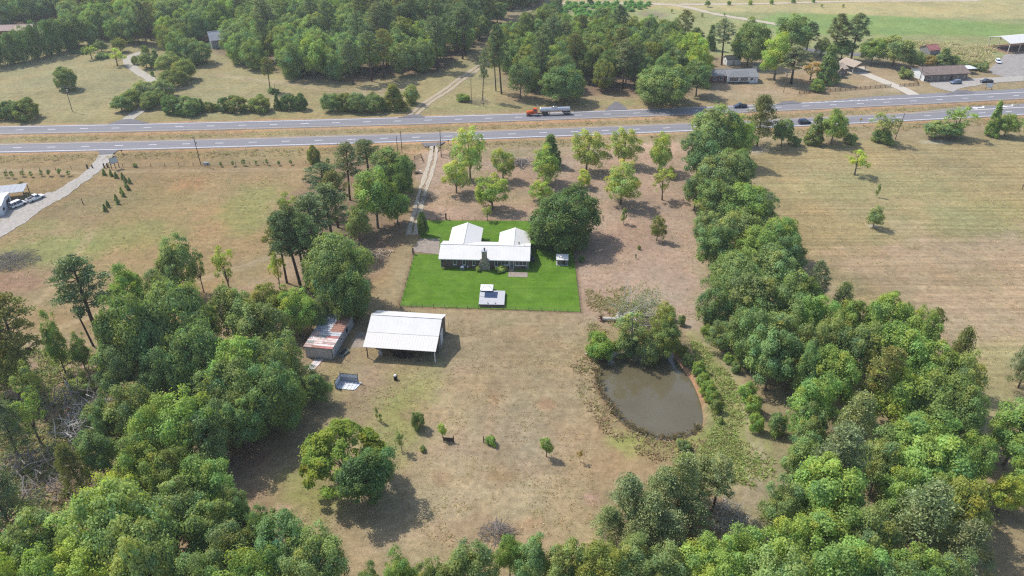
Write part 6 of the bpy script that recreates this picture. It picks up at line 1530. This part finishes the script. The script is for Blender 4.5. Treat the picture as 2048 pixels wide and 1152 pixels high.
# tractor, front at x = 8.9
cx = 5.1
MB().prism([(cx + .9, .62), (cx + 3.55, .62), (cx + 3.65, 1.0), (cx + 3.55, 1.55), (cx + 2.9, 1.78), (cx + .9, 1.98)], -.78, .78, 'y').build('hood', orange, tk)
cab = MB(); cab.box(cx - .75, cx + 1.0, -1.12, 1.12, .75, 2.05); frustum(cab, cx - .75, cx + 1.0, 1.12, 2.05, cx - .7, cx + .72, 1.0, 2.85); cabo = cab.build('cab', orange, tk)
frustum(MB(), 0, 1, 1, 0, 0, 1, 1, 1)
MB().add([(cx + 1.01, -.95, 2.1), (cx + 1.01, .95, 2.1), (cx + .79, .9, 2.72), (cx + .79, -.9, 2.72)], [(0, 1, 2, 3)]).build('windscreen', tint_glass, cabo)
for s in (-1, 1):
    MB().add([(cx - .35, s * 1.135, 2.08), (cx + .8, s * 1.135, 2.08), (cx + .66, s * 1.04, 2.7), (cx - .33, s * 1.04, 2.7)], [(0, 1, 2, 3)]).build('side_window', tint_glass, cabo)
    m = MB(); m.prism([(cx + 1.75, .95), (cx + 2.0, 1.35), (cx + 2.6, 1.5), (cx + 3.2, 1.3), (cx + 3.45, .95)], s * .80, s * 1.2, 'y'); m.build('fender', orange, tk)
    MB().lathe([(.09, 0), (.09, 3.4), (.11, 3.45), (.08, 3.6)], 'z', 8, (cx - .95, s * .98, .7)).build('exhaust_stack', chrome, tk)
    MB().lathe([(.33, -.9), (.36, -.85), (.36, .75), (.33, .8)], 'x', 12, (cx - .2, s * 1.0, .62)).build('fuel_tank', chrome, tk)
    MB().box(cx + .62, cx + .78, s * 1.15, s * 1.38, 1.95, 2.45).build('mirror', dsteel, tk)
    MB().box(cx + 3.52, cx + 3.62, s * .72 - .14, s * .72 + .14, 1.05, 1.22).build('headlight', lampw, tk)
MB().box(cx + 3.55, cx + 3.85, -1.15, 1.15, .38, .72).build('bumper', chrome, tk)
MB().box(cx + 3.6, cx + 3.67, -.55, .55, .75, 1.4).build('grille', chrome, tk)
MB().box(-.2, cx + 3.0, -.45, .45, .62, .85).build('chassis', dsteel, tk)
for s in (-1, 1):
    wheel(tk, cx + 2.6, s * 1.0, .5, .3, s)
    for xx in (.35, 1.65, -7.1, -8.4): wheel(tk, xx, s * .93, .5, .56, s)
    MB().prism([(-.3, .9), (-.2, 1.1), (2.2, 1.1), (2.3, .9)], s * .62, s * 1.25, 'y').build('mud_guard', dsteel, tk)
    MB().prism([(-9.0, .95), (-8.8, 1.12), (-6.7, 1.12), (-6.5, .95)], s * .62, s * 1.25, 'y').build('mud_guard', chrome, tk)
tank = MB().lathe([(.15, -9.25), (.75, -9.18), (.93, -9.05), (.95, -8.9), (.95, 2.9), (.93, 3.1), (.75, 3.2), (.15, 3.26)], 'x', 22, (0, 0, 2.2)).build('tank', tankm, tk, smooth=True)
for i in range(7): MB().lathe([(.952, -8.6 + i * 1.85), (.975, -8.58 + i * 1.85), (.975, -8.5 + i * 1.85), (.952, -8.48 + i * 1.85)], 'x', 22, (0, 0, 2.2)).build('band', chrome, tank)
MB().lathe([(.36, 3.12), (.38, 3.5), (.30, 3.55), (.05, 3.58)], 'z', 12, (-2.6, 0, 0)).build('manhole', chrome, tank)
m = MB(); m.box(-3.7, -1.5, -.55, -.5, 3.05, 3.4).box(-3.7, -1.5, .5, .55, 3.05, 3.4).box(-3.75, -3.7, -.55, .55, 3.05, 3.4).box(-1.5, -1.45, -.55, .55, 3.05, 3.4); m.build('spill_box', chrome, tank)
m = MB()
for s in (-1, 1): m.tube([(-.9, s * .5, .1), (-.9, s * .5, 1.3)], .08, 6); 
m.box(-1.0, -.8, -.55, .55, 1.1, 1.3); m.build('landing_gear', dsteel, tk)
MB().box(-9.4, -6.0, -.5, .5, .85, 1.25).build('sub_frame', dsteel, tk)
MB().box(.0, 2.2, -.5, .5, 1.12, 1.3).build('fifth_wheel', dsteel, tk)
m = MB(); m.tube([(-9.3, -.55, .9), (-9.35, -.5, 2.9)], .03, 4).tube([(-9.3, -.15, .9), (-9.35, -.1, 2.9)], .03, 4)
for i in range(6): m.tube([(-9.3, -.55, 1.1 + i * .32), (-9.3, -.12, 1.1 + i * .32)], .025, 4)
m.build('ladder', chrome, tk); MB().box(-9.55, -9.4, -1.1, 1.1, .55, .75).build('bumper', dsteel, tk)

# ------------------------------------------------------------------ poles, wires, signs
def pole(bx_, by_, top, label, arm=True, r=.15, material=None, tilt=(0, 0), xform=False, base_z=0):
    b_ = G(bx_, by_); hgt = height_at(b_, top)
    t = thing('utility_pole', label, 'utility pole', b_)
    MB().tube([(0, 0, -.3), (tilt[0] * .5, tilt[1] * .5, hgt * .5), (tilt[0], tilt[1], hgt)], [r, r * .85, r * .65], 8).build('pole', material or dwood, t)
    if arm:
        MB().box(tilt[0] - 1.2, tilt[0] + 1.2, tilt[1] - .06, tilt[1] + .06, hgt - .75, hgt - .6).build('crossarm', wood, t)
        for k in (-1.1, 0, 1.1): MB().lathe([(.05, hgt - .6 if k else hgt), (.09, hgt - .5 if k else hgt + .1), (.04, hgt - .38 if k else hgt + .22)], 'z', 6, (tilt[0] + k, tilt[1], 0)).build('insulator', steel, t)
    if xform: MB().lathe([(.05, hgt - 2.4), (.24, hgt - 2.35), (.24, hgt - 1.5), (.05, hgt - 1.45)], 'z', 10, (tilt[0] + .4, tilt[1], 0)).build('transformer', steel, t)
    return b_ + Vector((tilt[0], tilt[1], hgt))
tA = pole(145, 223, 172, 'utility pole with white insulators standing on the far left meadow', material=wood, xform=True)
tG = pole(557, 220, 167, 'thin utility pole rising out of the clipped far hedge', arm=False, r=.13, material=wood)
tF = pole(943, 208, 157, 'thin dark pole on grass beside the dirt lane', arm=False, r=.12)
tH = pole(1567, 185, 141, 'utility pole in the bare yard between the two far houses', material=wood, xform=True)
tK = pole(1839, 160, 127, 'utility pole at the white end of the long low building', material=wood)
tB = pole(402, 330, 274, 'dark leaning utility pole on the fence below the left highway', arm=False, r=.16, tilt=(-.4, 0), xform=True)
pole(795, 302, 272, 'shorter of the two dark poles near the house driveway mouth', arm=False, r=.13)
pole(804, 303, 262, 'taller of the two dark poles near the house driveway mouth', arm=False, r=.14)
tE = pole(882.5, 314, 259, 'tall dark pole at the end of the entrance rail right of the drive', arm=False, r=.15)
tI = pole(1790, 279, 226, 'dark utility pole leaning right on the fence of the right field', arm=False, r=.14, tilt=(1.0, 0))
tJ = pole(838, 463, 396, 'pale grey utility pole at the upper left lawn corner', arm=False, r=.16, material=mat('pale_pole_wood', (.36, .34, .31), .8, vary=.1), xform=True)
pole(2044, 379, 352, 'thin ivy-hung pole at the right edge of the right field', arm=False, r=.12)
pole(167, 409, 398, 'short dark tilted post standing alone in the left field', arm=False, r=.16, tilt=(-.25, .1))
def wires(name, ends, label, offs=((0, 0),), sag=.6, r=.011):
    t = thing(name, label, 'power line', ends[0])
    for A_, B_ in zip(ends[:-1], ends[1:]):
        for ox, oz in offs:
            pts_ = [A_.lerp(B_, k / 8) - ends[0] + Vector((ox, 0, oz - sag * 4 * (k / 8) * (1 - k / 8))) for k in range(9)]
            MB().tube(pts_, r, 3, cap=False).build('wire', mat('dull_wire', (.2, .2, .2), .6), t)
tL, tR = tA + Vector((-130, 12, 0)), tK + Vector((70, -6, 0))
wires('power_line', [tL, tA, tG, tF, tH, tK, tR], 'thin power line strung along the far side of the highway', ((-1.0, -.4), (1.0, -.4), (0, .1)), 1.2)
wires('service_line', [tE, tJ], 'thin service wire from the highway pole to the pale lawn pole', ((0, -.2),), 1.4)

def board_sign(name, label, loc, rz, w_, h_, z0, nposts, material, pm):
    t = thing(name, label, 'sign', loc, rz)
    MB().box(-w_ / 2, w_ / 2, -.06, .06, z0, z0 + h_).build('board', material, t)
    m = MB(); m.box(-w_ / 2 - .06, w_ / 2 + .06, -.08, .08, z0 - .08, z0 - .002).box(-w_ / 2 - .06, w_ / 2 + .06, -.08, .08, z0 + h_ + .002, z0 + h_ + .08); m.build('frame', pm, t)
    for i in range(nposts):
        x_ = -w_ / 2 + w_ * (i + .0) / max(1, nposts - 1)
        MB().box(x_ - .09, x_ + .09, .082, .26, 0, z0 + h_ * .9).build('post', pm, t)
    return t
signw = mat('pale_sign_board', (.55, .60, .62), .5, vary=.06)
board_sign('roadside_sign', 'tall white sign board on dark posts at the left driveway gate', G(232, 337.5), R(52), 2.6, 2.0, 2.1, 3, signw, dwood)
board_sign('yard_sign', 'square white sign board on dark legs in front of the black pickup', G(1977, 178.5), R(-12), 2.4, 1.9, .9, 2, wtrim, dsteel)
t = thing('road_sign', 'small yellow diamond road sign on the nearer highway shoulder', 'road sign', G(1719.5, 249))
MB().box(-.05, .05, -.04, .04, 0, 2.2).build('post', steel, t); MB().prism([(0, 1.5), (.62, 2.12), (0, 2.74), (-.62, 2.12)], -.07, -.042, 'y').build('plate', mat('sign_yellow', (.75, .48, .08), .5), t)
def mailbox(loc, label):
    t = thing('mailbox', label, 'mailbox', loc); MB().box(-.07, .07, -.07, .07, 0, 1.05).build('post', dwood, t); MB().prism([(-.2, 1.06), (.2, 1.06), (.2, 1.3), (.1, 1.42), (-.1, 1.42), (-.2, 1.3)], -.35, .35, 'y').build('box', dark, t)
mailbox(G(244.5, 307), 'dark mailbox on the highway edge by the left gravel driveway'); mailbox(G(896.5, 287.5), 'dark mailbox on the highway edge by the house driveway'); mailbox(G(967.5, 213), 'dark mailbox on the far verge below the dirt lane')
t = thing('utility_box', 'grey metal utility box on the grass beside the leaning left pole', 'utility box', G(413, 329))
MB().prism([(-.5, 0), (.5, 0), (.5, .75), (-.5, .95)], -.9, .9, 'x').build('cabinet', mat('grey_green_box', (.34, .37, .38), .5), t); MB().box(-.85, .85, -.53, -.502, .1, .7).build('door', mat('grey_box_door', (.4, .42, .43), .5), t)
# gate posts and fences at the left
for (px, py), hh, lb in (((175.5, 337), 1.5, 'stout gate post left of the left driveway'), ((185, 336), 1.2, 'thin gate post left of the left driveway'), ((209, 336), 1.7, 'stout gate post right of the left driveway'), ((215.5, 335), 1.6, 'second gate post right of the left driveway by the sign')):
    tag(bx('gate_post', dwood, None, -.17, .17, -.17, .17, 0, hh), lb, 'post').location = G(px, py)
wire_fence([(-20, 346), (80, 342), (174, 337)], 'long thin wire fence left of the left driveway gate', 1.1, 5, dwood, r=.06)
wire_fence([(218, 335), (330, 333), (500, 330), (640, 327), (700, 325)], 'long thin wire fence below the nearer carriageway', 1.1, 5, dwood, r=.06)
def rail_fence(pts, label, gap=2.6, h=1.35, rails=3, material=None, name='rail_fence'):
    P = [G(*k) for k in pts]; t = thing(name, label, 'fence', P[0]); o = P[0]
    m_ = material or mat('brown_fence_wood', (.13, .075, .05), .9, vary=.2)
    for A_, B_ in zip(P[:-1], P[1:]):
        n_ = max(1, round((B_ - A_).length / gap)); a_ = math.atan2(B_.y - A_.y, B_.x - A_.x); l_ = (B_ - A_).length / n_
        for i in range(n_ + (B_ is P[-1])):
            k = A_ + (B_ - A_) * (i / n_) - o
            MB().box(-.08, .08, -.08, .08, 0, h + .1).build('post', m_, t, k, a_)
            if i < n_:
                for r_ in range(rails): MB().box(.09, l_ - .09, -.03, .03, h * (r_ + .6) / rails - .07, h * (r_ + .6) / rails + .07).build('rail', m_, t, k, a_)
rail_fence([(1598, 188), (1680, 182), (1740, 177.5), (1781, 174)], 'brown three-rail fence left of the white concrete drive')
rail_fence([(1799, 173.5), (1836, 171), (1833, 164), (1812, 158)], 'brown three-rail fence right of the white concrete drive')
rail_fence([(882, 314), (899, 313)], 'short dark entrance rail beside the tall pole', 2.2, 1.2, 2, dwood)
rail_fence([(829, 318), (842, 313), (846, 325)], 'short dark entrance rail left of the gravel drive', 2.2, 1.1, 2, dwood)

# ------------------------------------------------------------------ dead wood
def sticks(name, label, cat, loc, rad, n, hgt, thick, material, seed, flat=.4, lmin=.5):
    rg = np.random.default_rng(seed); b = MB()
    for i in range(n):
        a_ = rg.uniform(0, 6.28); r_ = rad * rg.random() ** .6
        c_ = Vector((math.cos(a_) * r_, math.sin(a_) * r_ * .8, hgt * rg.uniform(.05, 1) * (1 - (r_ / rad) ** 2 * .8)))
        d_ = Vector((rg.normal(), rg.normal(), rg.normal() * flat)).normalized() * rad * rg.uniform(lmin, max(1.0, lmin + .2)) * .5
        m_ = c_ + Vector((rg.normal(), rg.normal(), rg.normal())) * rad * .06
        k = thick * rg.uniform(.4, 1.3)
        e0, e1 = c_ - d_, c_ + d_; e0.z = max(.03, e0.z); e1.z = max(.03, e1.z); m_.z = max(.05, m_.z)
        b.tube([e0, m_, e1], [k, k * .8, k * .3], 4)
    return tag(b.build(name, material, None, loc), label, cat)
GREYW = mat('grey_brush_wood', (.23, .205, .185), .95, vary=.25)
sticks('brush_pile', 'wide grey brush pile at the left edge of the rust-brown field', 'brush pile', G(22, 524), 7, 330, 1.2, .045, GREYW, 1, .3, .25)
sticks('brush_pile', 'grey brush heap between the pines below the pond', 'brush pile', G(1445, 1030), 4.6, 150, 1.6, .05, DEADWOOD, 2)
sticks('brush_pile', 'round grey brush heap at the bottom of the meadow', 'brush pile', G(992, 1068), 3.0, 170, 1.6, .045, GREYW, 3)
sticks('limb_pile', 'stack of cut grey limbs lying in the orchard', 'limb pile', G(1043, 326), 4.2, 34, 1.0, .14, GREYW, 4, .1, 1.4)
sticks('brush_pile', 'small twig heap beside the gravel drive above the lawn', 'brush pile', G(857, 397), 3.0, 110, .9, .035, GREYW, 5)
sticks('brush_pile', 'thin twig heap at the foot of the dirt lane pine', 'brush pile', G(960, 206), 4, 90, 2.4, .04, GREYW, 6, 1.0)
sticks('log_pile', 'pale split logs scattered left of the driveway pad', 'log pile', G(762, 507), 3.2, 30, .5, .16, mat('pale_split_wood', (.42, .33, .24), .9, vary=.2), 7, .1, .4)
sticks('brush_pile', 'brown branch litter under the three bare pine trunks', 'brush pile', G(596, 590), 4, 60, .6, .05, mat('brown_brush', (.14, .085, .06), .95), 8)
for k, (px, py, lb) in enumerate([(160, 872, 'bleached fallen limbs among the left edge trees'), (150, 815, 'grey broken branches below the white snag'), (110, 985, 'grey tangle of fallen branches at the lower left'), (205, 835, 'pale fan of dead branches beside the left wood'), (60, 945, 'grey broken branches at the left edge of the view')]):
    sticks('fallen_branches', lb, 'dead branches', G(px, py) + Vector((0, 0, 1.2)), 5.5, 60, 3.4, .11, DEADWOOD if k in (0, 3) else GREYW, 20 + k, .5)
sn = thing('dead_snag', 'broken white snag with a dark split top at the left wood edge', 'dead tree', G(146, 792))
MB().tube([(0, 0, -.2), (-.3, .2, 2.2), (-.5, .2, 4.0)], [.42, .36, .22], 8).build('trunk', mat('bone_white_wood', (.62, .60, .55), .8, vary=.1), sn); MB().tube([(-.45, .2, 3.6), (-.7, .3, 5.2)], [.2, .04], 6).tube([(-.4, .2, 3.4), (.2, .4, 4.3)], [.14, .03], 5).build('splinter', mat('red_brown_wood', (.12, .06, .05), .9), sn)
sn = thing('dead_tree', 'bare dark leaning trunk standing in front of the dark pine', 'dead tree', G(187, 692))
hh = height_at(G(187, 692), 612); MB().tube([(0, 0, -.3), (-.7, .1, hh * .5), (-1.5, .2, hh)], [.26, .2, .13], 8).build('trunk', mat('charred_trunk', (.07, .055, .045), .9, vary=.2), sn)
# bleached tree fallen beside the pond
ft = thing('fallen_tree', 'big bleached fallen tree with grey leafy branches at the pond head', 'fallen tree', G(1204, 641))
rg = np.random.default_rng(77)
A0 = Vector((0, 0, .5)); def_end = G(1290, 668) - G(1204, 641)
MB().tube([A0, A0 + Vector((1.6, -.25, .2)), A0 + Vector((3.2, -.7, .4)), A0 + Vector((5.4, -1.2, .9))], [.44, .40, .33, .2], 9).build('trunk', mat('grey_white_trunk', (.46, .44, .40), .85, vary=.2, scale=2), ft)
b = MB(); tips = []
def grow(p, d, ln, r_, depth):
    n_ = 4; pts_ = [p]
    for i in range(n_):
        d = (d + Vector((rg.normal(), rg.normal(), rg.normal() * .7)) * .16 + Vector((0, 0, .03))).normalized()
        p = p + d * ln / n_; p.z = max(.25, p.z); pts_.append(p)
    b.tube(pts_, [r_ * (1 - .2 * i) for i in range(n_ + 1)], 5 if depth < 2 else 4, cap=False)
    if depth < 3:
        for i in range(3 if depth < 2 else 2):
            q = pts_[rg.integers(1, n_ + 1)]
            grow(q, (d + Vector((rg.normal(), rg.normal(), rg.normal() * .6)) * .75).normalized(), ln * rg.uniform(.5, .8), r_ * .5, depth + 1)
    if depth >= 2: tips.extend(pts_[1:])
st0 = A0 + Vector((3.0, -.6, .3))
for d_ in ((1, .1, .35), (1, -.35, .45), (1, -.7, .6), (.9, .5, .4), (1, .0, .8), (.8, -1.0, .4), (1, -.2, .2), (.7, -.5, 1.0), (.9, -1.2, .7), (.8, .2, 1.0), (1, -.6, .9), (1, -1.0, 1.1), (1.2, -.9, .7), (.6, -1.3, .9), (1.3, -.4, .9)): grow(st0 + Vector((0, 0, 0)), Vector(d_).normalized(), 7.5 * rg.uniform(.8, 1.15), .24, 0)
base_s = G(1233, 641) - G(1204, 641)
for bp_, topy, topx in ((G(1233, 641), 556, 1249), (G(1270, 632), 588, 1283)):
    hz = height_at(bp_, topy); o_ = bp_ - G(1204, 641); tp = o_ + Vector(((topx - 1024) / pxm(641) * .985 - bp_.x, .6, hz)); tp.x = o_.x + (topx - (bp_.x * 0 + (1233 if topx == 1249 else 1270))) / pxm(620)
    b.tube([o_ + Vector((0, 0, .4)), o_.lerp(tp, .4) + Vector((.5, 0, 0)), tp], [.16, .1, .02], 5)
    for i in range(26):
        q = o_.lerp(tp, rg.uniform(.35, 1)); e_ = q + Vector((rg.normal() * .9, rg.normal() * .9, rg.uniform(.1, 1.0))); b.tube([q, q.lerp(e_, .5) + Vector((0, 0, .1)), e_], [.03, .02, .006], 3, cap=False)
b.build('branch', DEADWOOD, ft)
tp = np.array([tuple(v) for v in tips]); idx = rg.choice(len(tp), 4200)
P = tp[idx] + rg.normal(0, .45, (4200, 3)) * np.array([1, 1, .7]); P[:, 2] = np.maximum(P[:, 2], .2)
sh = 1 + rg.normal(0, .15, (4200, 1)) + np.zeros((4200, 3))
fo = link('foliage', leaf_mesh('grey_leaves', P, rg.normal(size=(4200, 3)) + np.array([0, 0, .5]), .26 * rg.uniform(.6, 1.4, 4200), sh, LEAF, 1.5, rg), ft); fo.color = (.95, .88, .95, 1)
rb = MB()
for i in range(40):
    d_ = Vector((-abs(rg.normal()) * .5, rg.normal(), rg.normal() * .8 + .3)).normalized(); rb.tube([A0, A0 + d_ * rg.uniform(.5, 1.0), A0 + d_ * rg.uniform(1.0, 1.7) + Vector((0, 0, -.1))], [.2, .1, .02], 4)
rb.build('root_plate', mat('red_clay_roots', (.20, .10, .07), .95, vary=.2), ft)
tag(MB().tube([(0, 0, .12), (1.6, -.3, .15)], [.12, .08], 6).build('log', mat('bone_white_wood', (.62, .60, .55), .8), None, G(1169, 708)), 'short white stick on rough grass left of the pond bush', 'log')
t = thing('garden_cart', 'small dark cart parked beside the drive below the entrance rail', 'cart', G(834, 347), R(10))
MB().box(-1.2, 1.2, -.5, .5, .45, .6).build('bed', dwood, t); MB().box(1.0, 1.5, -.3, .3, .6, .9).build('load', wtrim, t)
for s in (-.55, .5): MB().lathe([(.1, s), (.25, s), (.25, s + .08), (.1, s + .08)], 'y', 10, (0, 0, .26)).build('wheel', black, t)

# ------------------------------------------------------------------ rough grass and weeds that nobody could count
def tufts(name, label, pts, size, hgt, cols, seed, kind_label='grass'):
    rg = np.random.default_rng(seed); n = len(pts); per = 6; m_ = n * per
    idx = np.repeat(np.arange(n), per)
    base = np.concatenate([pts[idx] + rg.normal(0, size * .5, (m_, 2)), np.zeros((m_, 1))], 1)
    a_ = rg.uniform(0, 6.28, m_); L_ = hgt * rg.uniform(.6, 1.4, m_); w_ = size * rg.uniform(.25, .5, m_)
    lean = rg.normal(0, 1.1, (m_, 2)) * L_[:, None]
    dx_ = np.stack([np.cos(a_), np.sin(a_), np.zeros(m_)], 1) * w_[:, None]
    tip = base + np.concatenate([lean, L_[:, None]], 1)
    V = np.stack([base - dx_, base + dx_, tip + dx_ * .35, tip - dx_ * .35], 1); V[:, :2, 2] -= .05
    c = np.array(cols)[rg.integers(0, len(cols), n)][idx] * (1 + rg.normal(0, .15, (m_, 1)))
    me = bpy.data.meshes.new(name); me.vertices.add(4 * m_); me.vertices.foreach_set('co', V.astype(np.float32).ravel()); me.loops.add(4 * m_); me.loops.foreach_set('vertex_index', np.arange(4 * m_, dtype=np.int32)); me.polygons.add(m_); me.polygons.foreach_set('loop_start', np.arange(0, 4 * m_, 4, dtype=np.int32))
    at_ = me.color_attributes.new('leaf', 'FLOAT_COLOR', 'POINT'); cc_ = np.concatenate([np.repeat(c, 4, 0), np.ones((4 * m_, 1))], 1); at_.data.foreach_set('color', cc_.astype(np.float32).ravel()); me.update(); me.materials.append(GRASSM)
    return tag(link(name, me), label, kind_label, kind='stuff')
GRASSM = leaf_material('grass_blades', (2.6, 2.6, 2.6), .45, (1.05, 1.05, .95))
def scatter(pts, n, seed, keep=None):
    P = GA(pts); rg = np.random.default_rng(seed); lo, hi = P.min(0), P.max(0); q = rg.uniform(lo, hi, (n * 4, 2)); ok = poly_sd(q[:, 0], q[:, 1], P) > 0
    q = q[ok]; k = fbm(q[:, 0], q[:, 1], 6, seed + 5); q = q[k + rg.uniform(-.2, .2, len(q)) > .55]
    if keep is not None: q = q[keep(q)]
    return q[:n]
outside = lambda q: poly_sd(q[:, 0], q[:, 1], POND) < -.5
BR, OLV, GR2 = S(166, 150, 118), S(146, 142, 98), S(136, 152, 86)
tufts('rough_grass', 'rough brown and olive grass tufts on the left pond bank', scatter([(1130, 740), (1200, 690), (1240, 800), (1330, 880), (1420, 880), (1420, 930), (1300, 920), (1200, 860)], 1100, 1, outside), .35, .28, [BR, OLV, S(144, 124, 98)], 2)
tufts('rough_grass', 'weedy green grass between pond and grass lane', scatter([(1380, 680), (1430, 700), (1500, 820), (1560, 950), (1440, 1000), (1400, 900), (1430, 850)], 1300, 3, outside), .35, .3, [GR2, GR2, S(146, 150, 92), OLV], 4)
tufts('rough_grass', 'dark weeds fringing the pond edge', POND[np.random.default_rng(3).integers(1, 13, 260)] * 0 + np.array([POND[i % 13 + 0] + (POND[(i % 13) + 1] - POND[i % 13]) * ((i * .618) % 1) for i in range(260)]) * 1.0 + np.random.default_rng(4).normal(0, .35, (260, 2)), .25, .35, [S(116, 98, 72), S(108, 104, 72)], 5)
tufts('rough_grass', 'rough verge grass beside the highway', np.concatenate([np.stack([x_ := np.random.default_rng(9).uniform(-190, 250, 900), road_y(cn, x_) - np.random.default_rng(10).uniform(7.5, 14, 900)], 1), np.stack([x2 := np.random.default_rng(11).uniform(-190, 250, 500), road_y(cn, x2) + np.random.default_rng(12).uniform(6.5, 11, 500)], 1)]), .45, .3, [S(158, 148, 104), S(150, 136, 96), S(148, 142, 96)], 6)
tufts('rough_grass', 'weeds under the left wood and dead branches', scatter([(-20, 700), (180, 700), (260, 800), (300, 1000), (100, 1100), (-60, 1100)], 3000, 8), .45, .55, [OLV, GR2, S(118, 126, 84), BR], 9)
tufts('rough_grass', 'scrubby grass tufts below the fallen tree and bare yard', scatter([(1170, 580), (1260, 570), (1250, 640), (1180, 690)], 700, 12), .35, .35, [BR, OLV], 13)
tufts('rough_grass', 'tall tan grass around the red-roofed barn', scatter([(1830, 84), (1990, 92), (1985, 126), (1900, 124), (1850, 118)], 1500, 14), .8, .8, [S(166, 158, 116), S(150, 154, 102), S(176, 162, 130)], 15)
ok_ = lambda q: (poly_sd(q[:, 0], q[:, 1], LAWN) < -.5) & (poly_sd(q[:, 0], q[:, 1], POND) < -.5)
M1_, M2_, M3_ = S(178, 162, 128), S(162, 154, 110), S(184, 164, 134)
tufts('meadow_grass', 'short tan grass tufts over the lower meadow', scatter([(600, 740), (880, 640), (1160, 640), (1180, 900), (1200, 1060), (900, 1100), (600, 1060)], 3000, 31, ok_), .22, .13, [M1_, M2_, M3_], 32)
tufts('meadow_grass', 'short dry grass tufts in the orchard and bare yard', scatter([(850, 310), (1370, 300), (1400, 640), (1170, 640), (1150, 440), (850, 430)], 2600, 33, ok_), .25, .14, [M1_, M2_, M3_], 34)
tufts('meadow_grass', 'short grass tufts and weeds in the left field', scatter([(-20, 350), (640, 345), (560, 500), (200, 620), (-20, 640)], 2600, 35), .28, .15, [M1_, M2_, S(150, 150, 96)], 36)
tufts('meadow_grass', 'short grass tufts over the right field', scatter([(1500, 310), (2060, 290), (2060, 800), (1920, 700), (1640, 560)], 2800, 37), .3, .15, [M1_, S(158, 154, 106), M3_], 38)

# ------------------------------------------------------------------ air
hm = bpy.data.materials.new('haze'); hm.use_nodes = True; hm.node_tree.nodes.clear()
ho = hm.node_tree.nodes.new('ShaderNodeOutputMaterial'); hv = hm.node_tree.nodes.new('ShaderNodeVolumePrincipled'); hv.inputs['Density'].default_value = 0.00016; hv.inputs['Color'].default_value = (.9,.95,1,1); hv.inputs['Anisotropy'].default_value = .3
hm.node_tree.links.new(hv.outputs[0], ho.inputs['Volume'])
hz = MB().box(-6000, 6000, -400, 5500, -4, 108).build('haze', hm); tag(hz, 'faint summer haze', 'haze', kind='stuff')
